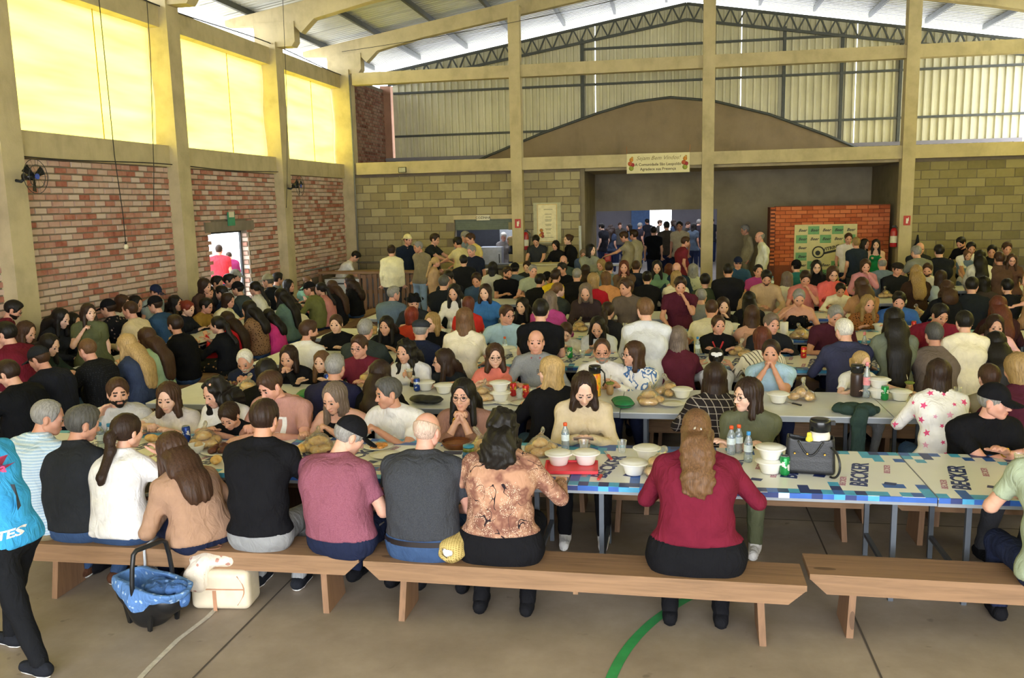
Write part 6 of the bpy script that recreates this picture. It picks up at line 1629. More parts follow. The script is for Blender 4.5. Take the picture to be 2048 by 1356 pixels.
def cloth_sheet(x0, x1, y0, y1, label, full=True, seed=0):
    rng = np.random.RandomState(seed); z = TABLE + .003; r = empty('vinyl_tablecloth', ((x0 + x1) / 2, (y0 + y1) / 2, 0), label=label, cat='tablecloth', group='printed table covers')
    w, d = x1 - x0 - .01, y1 - y0 + .012; n = int(w / .066)
    xs_ = np.linspace(-w / 2, w / 2, n + 1); c = .082
    prof = [(-d / 2, z - .035), (-d / 2, z - .002), (-d / 2 + .004, z)] + [(-d / 2 + .004 + c * i, z) for i in (1, 2, 3)] + [(d / 2 - .004 - c * i, z) for i in (3, 2, 1)] + [(d / 2 - .004, z), (d / 2, z - .002), (d / 2, z - .035)]
    V = [(xx, yy, zz) for (yy, zz) in prof for xx in xs_]; F = []; M = []; nr = len(prof)
    for j in range(nr - 1):
        e = j if j < nr // 2 else nr - 2 - j                    # 0 skirt, 1 fold, 2.. rows of squares
        for i in range(n):
            F.append((j * (n + 1) + i, j * (n + 1) + i + 1, (j + 1) * (n + 1) + i + 1, (j + 1) * (n + 1) + i)); pr = {0: .9, 1: .9, 2: .8, 3: .55, 4: .25}.get(e, 0)
            if (i // 3) % 4 == 1 and e >= 3: pr = .04
            M.append(0 if e > 4 or rng.rand() > pr else int(rng.choice([1, 2, 2, 3, 3])))
            if e == 0 and j: M[-1] = 0
    MB().add(V, F, M).build('printed_sheet', [M_VINYL, P_NAVY, P_BLUE, P_SKY], r)
    if full:
        k = 0; R = np.array(((.22, -.97, 0), (.97, .22, 0), (0, 0, 1)))
        for xx in np.arange(-w / 2 + .25, w / 2 - .1, .42):
            yy = .06 * (1 if k % 2 else -1); text_on('BECKER', .15, P_NAVY, r, (xx, yy, z + .0014), R, bold=.004)
            text_on('BECKER', .055, P_ROSE, r, (xx + .2, yy + .13, z + .0012), R, bold=.001); text_on('BECKER', .055, P_ROSE, r, (xx - .14, yy - .16, z + .0012), R, bold=.001)
            MB().add([(xx + .10, yy - .20, z + .001), (xx + .17, yy - .22, z + .001), (xx + .19, yy - .17, z + .001), (xx + .12, yy - .15, z + .001)], [(0, 1, 2, 3)]).build('printed_sponge', P_NAVY, r); k += 1
for k, i, lb in ((0, 0, 'printed vinyl cloth at the end of the first table by the striped polo'), (0, 1, 'printed vinyl cloth under the pink polo and bald man, first table'), (0, 2, 'blue and white printed vinyl cloth with the red tray'), (0, 3, 'printed vinyl cloth on the first table towards the picture edge'),
                 (2, 1, 'printed vinyl cloth on the third table by the red case'), (2, 2, 'printed vinyl cloth on the third table by the striped coat'), (2, 3, 'printed vinyl cloth on the third table by the pink bottle'), (3, 1, 'printed vinyl cloth on the fourth table by the blue T-shirt girl'), (3, 2, 'printed vinyl cloth on the fourth table by the plum polo'), (3, 3, 'printed vinyl cloth on the fourth table by the royal blue T-shirt'), (4, 3, 'printed vinyl cloth on the fifth table near the orange partition')):
    a, b = TSEG[k][i], TSEG[k][i + 1]; cloth_sheet(a, b, Y0[k], Y0[k] + .98, lb, k in (0, 2), k * 7 + i)
# ------------------------------------------------------------------ bags, seats and fittings
def soft(name, fn, lo, hi, h, mat, parent=None, loc=None, **tags):
    V, Q = surface(fn, lo, hi, h); return MB().add(V, Q, 0, True).build(name, mat, parent, loc, **tags)
def sdbox(p, c, b, r=.02):
    q = np.abs(p - np.asarray(c)) - (np.asarray(b) - r); return np.linalg.norm(np.maximum(q, 0), axis=-1) + np.minimum(q.max(-1), 0) - r
# handbag with a flask in it on the first table
hp = on_z(1622, 952, TABLE); M_LEATHER = plain('black_leather', '#1e1f22', .42, 0, .15, 20, .15)
hb = empty('handbag', (hp[0], hp[1] + .07, TABLE + .006), -.12, label='black leather tote handbag on the first table', cat='bag')
def bagf(p):
    w = .165 - .05 * p[:, 2]; q = np.stack([p[:, 0] * .165 / np.maximum(w, .02), p[:, 1] * (1 + .8 * p[:, 2]), p[:, 2]], 1)
    d = sdbox(q, (0, 0, .135), (.165, .075, .135), .03); inn = sdbox(q, (0, 0, .17), (.152, .062, .15), .02); top = p[:, 2] - (.235 + .9 * p[:, 0] ** 2 - .00)
    return np.maximum(np.maximum(d, -inn), top)
soft('bag_body', bagf, (-.2, -.11, 0), (.2, .11, .29), .009, M_LEATHER, hb)
a = np.linspace(0, np.pi, 15)
MB().tube([(.13 + .05 * math.sin(t), -.085 - .10 * math.sin(t), .20 - .20 * (1 - math.cos(t)) / 2 + .0) for t in a], .008, 7).build('strap', M_LEATHER, hb)
MB().tube([(-.08 + .16 * i / 14, -.075, .235 + .0 - .11 * math.sin(math.pi * i / 14) * .9) for i in range(15)], .007, 7).build('strap', M_LEATHER, hb)
for sx in (-.1, -.02, .09):
    MB().lathe([(.008, 0), (.006, .006)], c=(0, 0, 0), seg=10).build('stud', plain('gold_stud', '#c9a24a', .3, .9), hb, (sx, -.082, .15)).rotation_euler = (math.pi / 2, 0, 0)
t3 = MK_['thermos3'](); t3.location = (hp[0] + .06, hp[1] + .07, TABLE + .05); t3.scale = (1.15, 1.15, 1.1); tag(t3, 'white flask with black lid sticking out of the handbag', 'flask')
ch = soft('bag_charm', lambda p: Ell((0, 0, 0), (.022, .014, .04))(p) + .004 * np.sin(p[:, 2] * 120), (-.03, -.03, -.05), (.03, .03, .05), .007, plain('yellow_ribbon', '#d8c83a', .7, 0, .4, 60), hb, (-.01, -.05, .25))
# draped dark green jacket on the second table
jp = on_z(1712, 828, TABLE); jk = empty('draped_jacket', (jp[0], Y0[1] + .05, 0), label='dark green jacket draped over the edge of the second table', cat='jacket')
M_JK = cloth('#34453f')
soft('jacket_heap', lambda p: union([Ell((0, .12, TABLE + .03), (.19, .13, .045), .03), Ell((.09, .06, TABLE + .04), (.10, .10, .05), .03), Ell((-.08, .1, TABLE + .035), (.08, .09, .045), .03)], p) + .008 * np.sin(p[:, 0] * 45 + 2 * np.sin(p[:, 1] * 30)), (-.24, -.03, TABLE), (.24, .3, TABLE + .13), .014, M_JK, jk)
soft('hanging_sleeve', lambda p: union([Cone((.02, -.05, TABLE + .03), (.0, -.085, TABLE - .02), .06, .06, k=.03), Cone((0, -.085, TABLE - .02), (-.01, -.10, .24), .062, .052, np.array((0, 1., 0)), 1.6, .03)], p) + .006 * np.sin(p[:, 0] * 60) * np.sin(p[:, 2] * 25), (-.12, -.18, .2), (.12, .05, TABLE + .1), .014, M_JK, jk)
# striped rolled blanket on the front bench
bp = on_z(925, 1112, BENCH); bl = empty('rolled_blanket', (bp[0], 5.1, BENCH), 0, label='rolled yellow striped woven blanket between the bald man and the paisley blouse', cat='blanket')
soft('blanket_roll', lambda p: np.maximum(Cone((-.04, -.13, .085), (.05, .12, .11), .085, .075)(p), -Cone((-.05, -.17, .085), (-.04, -.10, .085), .045, .03)(p)) + .004 * np.sin(p[:, 2] * 80), (-.16, -.24, 0), (.18, .24, .22), .010, cloth('checks:#c4ad6e:#94804a'), bl)
soft('white_lining', lambda p: Cone((-.05, -.16, .085), (-.04, -.10, .085), .040, .03)(p), (-.12, -.22, .02), (.05, -.05, .16), .009, cloth('white'), bl)
# infant car seat on the floor
cp = (on_z(228, 1268, 0) + on_z(325, 1262, 0)) / 2; cs = empty('infant_car_seat', (cp[0] + .0, cp[1] + .16, 0), -.42, label='black infant car seat with a blue patterned cover and carry handle', cat='car seat')
M_SH = plain('black_seat_plastic', '#17181a', .4, 0, .1, 10)
shell = [Cone((-.24, 0, .22), (.02, 0, .13), .13, .15, np.array((0, 1., 0)), .85, .08), Cone((.02, 0, .13), (.27, 0, .26), .15, .13, np.array((0, 1., 0)), .85, .08)]
hol = [Cone((-.26, 0, .30), (.02, 0, .25), .13, .155, np.array((0, 1., 0)), .85, .08), Cone((.02, 0, .25), (.32, 0, .40), .155, .14, np.array((0, 1., 0)), .85, .08)]
soft('shell', lambda p: np.maximum(np.maximum(union(shell, p), -union(hol, p)), p[:, 2] - .36), (-.42, -.22, 0), (.45, .22, .42), .013, M_SH, cs)
blue = cloth('floral:#5f86bd:#a9c2dc'); soft('seat_cover', lambda p: np.maximum(np.maximum(union(hol, p) - .018 + .006 * np.sin(p[:, 0] * 38) * np.sin(p[:, 1] * 34), -union(hol, p) - .02), p[:, 2] - .345 - .1 * np.abs(p[:, 1])), (-.45, -.23, .05), (.5, .23, .44), .013, blue, cs)
soft('blanket', lambda p: union([Ell((.13, .03, .30), (.15, .13, .05), .04), Ell((.02, .06, .29), (.12, .1, .045), .04), Ell((.30, .05, .34), (.09, .10, .045), .04), Ell((.37, .07, .27), (.05, .07, .08), .03)], p) + .010 * np.sin(p[:, 0] * 40 + 2 * np.sin(p[:, 1] * 35)), (-.18, -.16, .2), (.46, .22, .40), .013, cloth('floral:#47699f:#6f90c0'), cs)
a = np.linspace(0, np.pi, 15); hh_ = [(.04 + 0 * t, .20 * math.cos(t) * (1 if abs(math.cos(t)) < .98 else 1), .26 + .40 * min(1, math.sin(t) * 1.5)) for t in a]
MB().tube([(.04 + .02 * i / 14, p[1], p[2]) for i, p in enumerate(hh_)], .020, 9).build('carry_handle', M_SH, cs)
for sx, sy in ((-.16, -.13), (-.16, .13), (.17, -.13), (.17, .13)):
    MB().add([(sx - .05, sy - .012, .17), (sx + .05, sy - .012, .17), (sx + .05, sy + .012, .17), (sx - .05, sy + .012, .17), (sx - .012 - .02 * np.sign(sx), sy - .012, 0), (sx + .02 - .02 * np.sign(sx), sy - .012, 0), (sx + .02 - .02 * np.sign(sx), sy + .012, 0), (sx - .012 - .02 * np.sign(sx), sy + .012, 0)], [(0, 1, 2, 3), (7, 6, 5, 4), (4, 5, 1, 0), (5, 6, 2, 1), (6, 7, 3, 2), (7, 4, 0, 3)]).build('foot', M_SH, cs)
cs.scale = (.74, .74, .78)
# cream toiletry bag with a printed changing bag on top
gp = (on_z(378, 1220, 0) + on_z(478, 1224, 0)) / 2; gb = empty('overnight_bag', (gp[0] + .03, gp[1] + .12, 0), .1, label='cream box-shaped overnight bag standing under the front bench', cat='bag')
M_CRM = plain('cream_leatherette', '#d6c9b1', .5, 0, .07, 14, .08); M_TAN = plain('tan_piping', '#b58464', .5)
soft('bag_body', lambda p: sdbox(p, (0, 0, .135), (.20, .115, .135), .045), (-.22, -.14, 0), (.22, .14, .29), .013, M_CRM, gb)
MB().box((.02, -.117, .15), (.30, .004, .008)).build('zip', M_TAN, gb); MB().box((-.03, -.117, .07), (.024, .004, .14)).build('strap', M_TAN, gb)
MB().tube([(.12 + .05 * math.sin(t), -.112 + .0 * t, .04 + .2 * t / 3) for t in np.linspace(0, 3, 8)], .004, 5).build('piping', M_TAN, gb)
pb = empty('printed_pouch', (gp[0] - .03, gp[1] + .10, .265), .3, label='floral printed baby pouch with brown trim lying on the cream bag', cat='pouch')
M_POUCH = cloth('floral:#e2d6c6:#b98a7c'); soft('pouch_body', lambda p: union([Ell((.03, .02, .06), (.19, .13, .06), .04), Ell((-.10, -.06, -.05), (.085, .075, .10), .05)], p) + .006 * np.sin(p[:, 0] * 40), (-.25, -.17, -.17), (.26, .18, .14), .012, M_POUCH, pb)
a = np.linspace(-.4, 2.6, 14); MB().tube([(.03 + .185 * math.cos(t), .02 + .125 * math.sin(t), .075) for t in a], .012, 7).build('trim', plain('brown_trim', '#5e463a', .6), pb)
MB().tube([(.0 + .05 * math.cos(t), .02 + .04 * math.sin(t), .122) for t in np.linspace(0, 6.28, 15)], .009, 6).build('applique', plain('bear_applique', '#8a5f48', .7), pb)
# seat belt strap hanging from the front bench
MB().tube([(on_z(318, 1080, BENCH)[0], 5.08, BENCH + .03), (on_z(308, 1085, BENCH)[0], 4.93, BENCH + .01), (on_z(308, 1085, BENCH)[0], 4.925, BENCH - .12)], .010, 6).build('pacifier_strap', plain('grey_strap', '#b9bcc0', .6), label='pale strap hanging over the front bench above the car seat', cat='strap')

# wall fans on the pillars
def fan(loc, rz, label):
    r = empty('wall_fan', loc, rz, label=label, cat='fan', group='wall fans'); MB().tube([(0, 0, 0), (.10, 0, -.02), (.20, 0, .05)], .028, 8).build('bracket', M_DARK, r)
    MB().tube([(.16, 0, .06), (.34, 0, .06)], .065, 12).build('motor', M_BLK, r)
    for i in range(3):
        a = i * 2.094 + .4; c, s = math.cos(a), math.sin(a); V = [(.36, .04 * c - .03 * s, .06 + .04 * s + .03 * c), (.34, .26 * c - .09 * s, .06 + .26 * s + .09 * c), (.385, .26 * c + .06 * s, .06 + .26 * s - .06 * c), (.375, .04 * c + .03 * s, .06 + .04 * s - .03 * c)]
        V = np.array(V); V2 = V + np.array((.006, 0, 0)); MB().add(np.concatenate([V, V2]), [(0, 1, 2, 3), (7, 6, 5, 4), (0, 4, 5, 1), (1, 5, 6, 2), (2, 6, 7, 3), (3, 7, 4, 0)]).build('blade', M_BLK, r)
    for R in (.30, .2):
        MB().tube([(.40 - (.03 if R < .25 else 0) * -1, R * math.cos(t), .06 + R * math.sin(t)) for t in np.linspace(0, 2 * np.pi, 25)], .006, 5, caps=False).build('guard_ring', M_DARK, r)
    for i in range(10):
        a = i * .628; MB().tube([(.43, .04 * math.cos(a), .06 + .04 * math.sin(a)), (.40, .30 * math.cos(a), .06 + .30 * math.sin(a))], .003, 4).build('guard_wire', M_DARK, r)
    MB().tube([(.42, 0, .06), (.44, 0, .06)], .05, 12).build('hub_badge', plain('blue_badge', '#3a55b8', .4), r)
for y, lb in ((9.88, 'black wall fan on the first pillar by the picture edge'), (17.95, 'black wall fan on the third pillar beside the block wall')): fan((XL + .20, y, 3.02), 0, lb)
for o in [o for o in COL.objects if o.name.startswith('wall_fan')]: o.scale = (.72,) * 3
# fittings on the walls
def sign(name, c, w, h, mat, label, cat, wall='back', thick=.02):
    r = empty(name, c, 0 if wall == 'back' else math.pi / 2, label=label, cat=cat); MB().box((0, -thick / 2, 0), (w, thick, h)).build('board', mat, r); return r
RB = np.array(((1, 0, 0), (0, 0, -1), (0, 1, 0)))      # text on a face looking towards -y
M_SIGN = plain('sign_white', '#ded8bf', .5, 0, .05); M_INK = plain('sign_ink', '#3a352c', .6)
kp = on_y(967, 437, YB); r = sign('kitchen_sign', (kp[0], YB - .03, kp[2] + .02), .34, .13, M_SIGN, 'small white COZINHA sign above the kitchen hatch', 'sign'); text_on('COZINHA', .085, M_INK, r, (0, -.022, 0), RB, bold=.001)
M_PAPER = plain('banner_vinyl', '#ddd3a4', .6, 0, .06, 3); b0 = on_y(1316, 326, YB - .27)
r = sign('welcome_banner', (b0[0], YB - .26, b0[2]), 1.5, .47, M_PAPER, 'cream welcome banner with fruit baskets hanging on the lower beam', 'banner', thick=.012)
M_SCRIPT = plain('banner_ink', '#5b4c38', .7); text_on('Sejam Bem Vindos!', .135, plain('banner_script', '#8a7a52', .7), r, (0, -.014, .12), RB, italic=True); text_on('A Comunidade São Leopoldo', .092, M_SCRIPT, r, (.0, -.014, -.03), RB, bold=.0015); text_on('Agradece sua Presença', .092, M_SCRIPT, r, (0, -.014, -.14), RB, bold=.0015)
for sx in (-1, 1):
    for q, (dx, dz, rad, cl) in enumerate(((0, .09, .05, '#c8842e'), (-.03, .0, .055, '#b9582e'), (.03, -.03, .05, '#a02f38'), (0, -.11, .06, '#8f9a3a'), (.02, .14, .03, '#d0a050'))):
        MB().lathe([(rad, 0), (rad * .7, .006), (.0005, .008)], seg=12).build('fruit_print', plain('fruit_' + cl, cl, .7, 0, .3, 30), r, (sx * .64 + dx, -.012, dz)).rotation_euler = (math.pi / 2, 0, 0)
for sx in (-1, 1): MB().tube([(sx * .745, 0, .22), (sx * .76, .12, .42)], .006, 5).build('tie_cord', plain('orange_cord', '#b8754a', .8), r)
p0 = on_y(1095, 446, YB); r = sign('menu_poster', (p0[0], YB - .03, p0[2]), .70, 1.02, plain('poster_frame', '#b4b08a', .6), 'tall framed cream poster with a printed list on the block wall', 'poster', thick=.03)
MB().box((0, -.033, 0), (.52, .006, .96)).build('poster_sheet', M_PAPER, r); MB().box((0, -.036, 0), (.50, .004, .94)).build('inner_border', plain('poster_gold', '#c9a860', .6), r); MB().box((0, -.039, 0), (.47, .004, .91)).build('inner_sheet', plain('poster_cream', '#e2d7ac', .6), r)
for i, (w, zz) in enumerate(((.22, .34), (.18, .22), (.14, .15), (.17, .08), (.15, .05), (.17, -.03), (.14, -.06), (.17, -.14), (.12, -.17), (.11, -.25), (.26, -.36))): MB().box((.03, -.042, zz), (w, .002, .014)).build('text_line', plain('poster_text', '#9a916c', .7), r)
for dx, dz, cl in ((-.15, -.18, '#b9782e'), (-.13, -.26, '#a5482e'), (-.17, -.30, '#c8943e'), (-.12, -.33, '#8a3f30')): MB().lathe([(.05, 0), (.03, .004)], seg=10).build('printed_basket', plain('fruit_' + cl, cl, .7), r, (dx, -.040, dz)).rotation_euler = (math.pi / 2, 0, 0)
def ext(loc, label):
    r = empty('fire_extinguisher', loc, 0, label=label, cat='extinguisher', group='fire extinguishers'); M_RED = plain('extinguisher_red', '#a81f26', .3, 0, .1)
    MB().lathe([(.075, 0), (.08, .02), (.08, .36), (.06, .42), (.03, .45)], seg=16).build('cylinder', M_RED, r); MB().lathe([(.081, .10), (.081, .26)], seg=16, close=False).build('label_band', plain('extinguisher_label', '#d8d3b8', .5), r)
    MB().box((0, 0, .48), (.10, .03, .05)).build('valve', M_BLK, r); MB().tube([(.03, 0, .48), (.12, 0, .42), (.11, 0, .2), (.09, -.02, .08)], .012, 6).build('hose', M_BLK, r); MB().box((0, .05, .3), (.05, .06, .03)).build('wall_hook', M_DARK, r); return r
e1 = on_y(1051, 484, YB - .12); ext((e1[0], YB - .10, e1[2] - .2), 'red fire extinguisher beside the column near the kitchen'); e2 = on_y(1792, 478, YB - .45); ext((5.23, YB - .16, e2[2] - .2), 'red fire extinguisher beside the column near the orange partition')
def fsign(c, label):
    r = sign('fire_sign', c, .15, .22, plain('sign_red', '#b8342c', .5), label, 'sign', thick=.008); MB().box((0, -.011, -.01), (.045, .003, .12)).build('extinguisher_symbol', plain('sign_symbol', '#e8e2d0', .5), r); MB().box((.03, -.011, .03), (.012, .003, .09)).build('hose_symbol', plain('sign_symbol', '#e8e2d0', .5), r)
f1 = on_y(1036, 447, YB - .32); fsign((-3.70, YB - .305, f1[2]), 'red fire extinguisher sign on the column beside the kitchen hatch'); f2 = on_y(1812, 441, YB - .32); fsign((5.47, YB - .305, f2[2]), 'red fire extinguisher sign on the column near the mossy wall')
q = on_x(460, 444, XL + .02); r = empty('exit_sign', (XL + .05, q[1], q[2] + .06), math.pi / 2, label='green and white emergency exit sign above the doorway', cat='sign'); MB().box((0, 0, 0), (.26, .02, .26)).build('board', plain('exit_green', '#3f8f6c', .5), r); MB().box((0, -.012, .08), (.2, .004, .1)).build('pictogram', plain('sign_white', '#ded8bf', .5), r)
# doorway frame and open door leaf
MB().span((XL - .2, 14.86, 0), (XL - .16, 14.90, 2.18)).span((XL - .2, 16.36, 0), (XL - .16, 16.40, 2.18)).span((XL - .2, 14.86, 2.14), (XL - .16, 16.40, 2.18)).build('door_2', M_DARK, kind='structure')
lay(wl, 'reveal_brick', M_BRICK, 1, 16.42, XL - .15, XL, .02, 2.17, .2, .074, .018, lambda x, z: False, 0, 'reveal_bricks', order=lambda p: 0, seed=21)
# floodlight, bulb and cables
fl = on_y(806, 340, YB - .27); r = empty('floodlight', (fl[0], YB - .27, fl[2]), 0, label='small black floodlight under the lower beam', cat='lamp'); MB().box((0, -.05, 0), (.20, .05, .14)).build('housing', M_BLK, r); MB().box((0, -.077, 0), (.17, .006, .11)).build('lens', plain('lens_glass', '#a9a9a0', .2), r); MB().box((0, -.01, -.05), (.04, .06, .02)).build('bracket', M_DARK, r)
M_CAB = plain('cable_black', '#2b2a28', .7)
bq = on_x(252, 492, XL + .12); MB().tube([(XL + .12, bq[1], bq[2] + .03), (XL + .13, bq[1] - .02, bq[2] + .5), (XL + .10, bq[1] - .05, ZS0 + .1), (XL + .11, bq[1] - .1, 6.3)], .007, 5).build('lamp_cable', M_CAB, label='thin black cable hanging down the brick wall to a bulb', cat='cable')
r = empty('bulb_lamp', (XL + .12, bq[1], bq[2]), label='bare white bulb hanging on a cable by the brick wall', cat='lamp'); MB().lathe([(.001, -.06), (.03, -.045), (.036, -.015), (.025, .015), (.016, .03)], seg=14).build('bulb', plain('bulb_white', '#e4dcb8', .3), r); MB().lathe([(.018, .028), (.018, .06), (.008, .07)], seg=12).build('socket', M_BLK, r)
MB().tube([(XL + .09, y, ZS0 + .02 - .02 * math.sin(y * 1.3)) for y in np.linspace(8.0, 18.2, 24)], .008, 5).build('wall_cable', M_CAB, label='black cable running under the tarpaulin sill along the brick wall', cat='cable')
for (y, lb) in ((12.7, 'hanging cable in front of the first tarpaulin'), (17.62, 'hanging cable beside the third pillar')): MB().tube([(XL + .5, y, 6.9), (XL + .45, y + .02, 5.0), (XL + .35, y, 3.2), (XL + .3, y - .02, 2.6)], .006, 5).build('hanging_cable', M_CAB, label=lb, cat='cable')
MB().tube([(XL + .1, y, ZT1 + .03 + .05 * math.sin(y * .8)) for y in np.linspace(10.5, 21.8, 20)], .012, 5).build('eaves_cable', M_CAB, label='black cable sagging along the top of the upper beam', cat='cable')
MB().tube([(XL + .33, YB - .14, z) for z in (0.9, 3, 5.9)], .022, 6).build('conduit', plain('grey_conduit', '#7a7b76', .6), label='grey conduit running up the corner pillar', cat='conduit')
cq = on_y(802, 420, YB); MB().tube([(cq[0], YB - .015, 3.35), (cq[0] + .01, YB - .015, 1.1)], .010, 5).build('conduit', plain('pale_conduit', '#a79f82', .6), label='thin pale conduit down the block wall under the floodlight', cat='conduit')
MB().tube([(XL + .3 + 9 * t, YB - .5, 6.42 + 1.2 * t - .5 * t * (1 - t)) for t in np.linspace(0, 1, 12)], .007, 5).build('overhead_cable', M_CAB, label='cable slung across below the last rafter', cat='cable')

# ------------------------------------------------------------------ bar of pallet boards, freezer, counters
YF = 18.95; bar = empty('pallet_bar', (-6.4, YF, 0), label='bar front made of upright pallet slats with a wooden top', cat='bar')
X0b, X1b = -7.95, -4.75; rng = np.random.RandomState(2)
MB().span((X0b + 6.4, -.05, 1.07), (X1b + 6.4, .32, 1.12)).build('bar_top', M_PINE_X, bar)
for z in (.25, .65, 1.0): MB().span((X0b + 1.0 + 6.4, .04, z - .04), (X1b + 6.4, .08, z + .04)).build('rail', M_PINE_X, bar)
x = X0b + 1.05
while x < X1b - .06:
    w = rng.uniform(.075, .10); MB().box((x + 6.4 + w / 2, .02, .54 + rng.uniform(-.02, .01)), (w, .022, 1.04)).build('slat', M_PINE_Z, bar); x += w + rng.uniform(.03, .07)
for xx in (X0b, X0b + .95, X1b): MB().box((xx + 6.4, .1, .53), (.07, .07, 1.06)).build('post', M_PINE_Z, bar)
MB().span((-6.9 , YF + .15, 0.02), (-4.8, YF + .30, 1.0)).build('bar_backing', plain('grey_board', '#8d867e', .8), label='grey boards behind the pallet slats', cat='panel')
fz = empty('chest_freezer', (-7.42, YF + .32, 0), label='white chest freezer built in at the end of the bar', cat='freezer'); MB().box((0, 0, .45), (.82, .5, .86)).build('cabinet', plain('freezer_white', '#c9ccca', .35), fz); MB().box((0, 0, .91), (.84, .52, .07)).build('lid', plain('freezer_white', '#c9ccca', .35), fz); MB().box((0, -.27, .84), (.2, .03, .03)).build('handle', M_DARK, fz); MB().box((.0, -.252, .5), (.7, .006, .004)).box((0, -.252, .65), (.7, .006, .004)).build('groove', M_DARK, fz)
bc = empty('back_counter', (-6.3, 21.2, 0), label='long tan worktop along the block wall behind the bar', cat='counter'); MB().box((0, 0, .92), (3.7, 1.2, .06)).build('worktop', plain('tan_worktop', '#b09a68', .55, 0, .15, 3), bc); MB().box((0, .02, .45), (3.6, 1.1, .88)).build('carcass', plain('counter_board', '#85785a', .8), bc)
MB().tube([(XL + .3, 21.7, 1.15), (-5.6, 21.75, 1.15)], .015, 6).tube([(XL + .06, 18.9, 1.15), (XL + .08, 21.7, 1.15)], .015, 6).build('wall_pipe', plain('grey_conduit', '#7a7b76', .6), label='grey pipe running around the corner above the tan worktop', cat='pipe')
wc = empty('wooden_counter', (-5.0, 19.9, 0), label='dark wooden counter at the end of the bar', cat='counter'); MB().box((0, 0, 1.0), (.5, 1.5, .05)).build('counter_top', M_PINE_Y, wc)
for i in range(6): MB().box((-.24 + .0, -.68 + i * .27, .5), (.02, .25, .98)).build('plank', M_PINE_Z, wc)
for i in range(2): MB().box((-.12 + i * .24, -.74, .5), (.23, .02, .98)).build('plank', M_PINE_Z, wc)
for i, (dy, nm) in enumerate(((-.5, 'nearer'), (-.35, 'farther'))): o = MK_['cup'](); o.location = (-5.05 + .05 * i, 19.9 + dy, 1.026); tag(o, 'clear cup on the wooden counter, %s of the two' % nm, 'cup')
cc_ = empty('cream_counter', (-3.05, 20.7, 0), label='cream painted counter in front of the framed poster', cat='counter'); MB().box((0, 0, .56), (1.3, .5, 1.10)).build('counter_body', plain('cream_paint', '#ddd09a', .6, 0, .06, 4), cc_); MB().box((0, 0, 1.13), (1.36, .58, .04)).build('counter_top', plain('cream_top', '#c9bd8e', .5), cc_)
fr = empty('white_fridge', (-4.7, 23.2, 0), label='white appliance on the kitchen counter behind the hatch', cat='appliance'); MB().box((0, 0, .72), (.62, .55, 1.42)).build('cabinet', plain('appliance_white', '#c4c8d2', .4), fr); MB().box((0, -.285, .95), (.58, .02, .85)).build('door', plain('appliance_door', '#cdd1da', .35), fr); MB().box((.25, -.305, 1.1), (.02, .03, .3)).build('handle', M_DARK, fr)
sc_ = empty('side_counter', (-1.46, 22.3, 0), label='small table with red boxes in front of the opening', cat='table'); MB().box((0, 0, .98), (1.1, .5, .04)).build('tabletop', M_TOP, sc_)
for sx in (-1, 1):
    for sy in (-1, 1): MB().box((sx * .48, sy * .2, .48), (.04, .04, .96)).build('leg', M_TLEG, sc_)
rb = empty('red_box', (-1.5, 22.25, 1.0), label='red carton standing on the small table by the opening', cat='box'); MB().box((0, 0, .13), (.16, .14, .26)).build('carton', plain('red_carton', '#b8242a', .5), rb); MB().box((0, -.072, .16), (.1, .004, .1)).build('label', plain('red_carton_label', '#d86a60', .5), rb)
# orange hollow-tile partition and the sponsor board
YP = 22.55; op = MB().span((2.62, YP, 0), (5.32, YP + .14, 2.36)).build('wall_partition', plain('clay_mortar', '#8a4a30', .9), kind='structure')
lay(op, 'hollow_tile', M_TERRA, 1, YP, 2.62, 5.32, .9, 2.38, .245, .085, .012, lambda x, z: False, 210, 'tile_courses', order=lambda p: -p[1], seed=11, depth=.014, jit=.008)
MB().span((2.50, YP - .02, 0), (2.64, YP + .5, 2.34)).build('partition_end', plain('dark_clay', '#6a3a2c', .9, 0, .3, 14), op)
for i in range(16): MB().box((2.57, YP - .03, .92 + i * .093), (.10, .02, .045)).build('toothed_tile', M_TERRA, op)
bx0 = on_y(1590, 450, YP - .1); bx1 = on_y(1712, 540, YP - .1); bw = bx1[0] - bx0[0]; sb = empty('sponsor_board', ((bx0[0] + bx1[0]) / 2, YP - .045, .95), 0, label='cream and green chequered sponsor board with black logos', cat='board')
MB().box((0, 0, .2), (bw, .03, 1.5)).build('panel', plain('board_cream', '#d3c98e', .6, 0, .05), sb); M_GRN = plain('board_green', '#6fa56c', .6, 0, .08); M_LOGO = plain('board_black', '#2b2c28', .6); cw, chh = bw / 5.2, .215; zt = .95
for row in range(6):
    for cix in range(5):
        zz = zt - .14 - row * chh; xx = (cix - 2) * cw
        if row in (2, 3) and cix in (1, 2, 3): continue
        if (row + cix) % 2: MB().box((xx, -.017, zz), (cw * .93, .004, chh * .93)).build('green_square', M_GRN, sb)
        text_on('Beer', .10, M_LOGO, sb, (xx + .02, -.022, zz), RB, italic=True, bold=.002)
MB().tube([(-.16 + .135 * math.cos(t), -.022, zt - .68 + .135 * math.sin(t)) for t in np.linspace(0, 2 * np.pi, 29)], .016, 6, caps=False).build('logo_ring', M_LOGO, sb)
MB().add([(-.04, -.021, zt - .74), (.30, -.021, zt - .66), (.32, -.021, zt - .60), (-.02, -.021, zt - .68)], [(0, 1, 2, 3)]).build('logo_bar', M_LOGO, sb); text_on('VITRINE', .11, M_LOGO, sb, (.14, -.022, zt - .58), RB @ np.array(((.97, -.22, 0), (.22, .97, 0), (0, 0, 1))), bold=.003)
MB().lathe([(.06, 0), (.05, .004)], seg=16).build('logo_face', M_LOGO, sb, (-.17, -.018, zt - .70)).rotation_euler = (math.pi / 2, 0, 0)
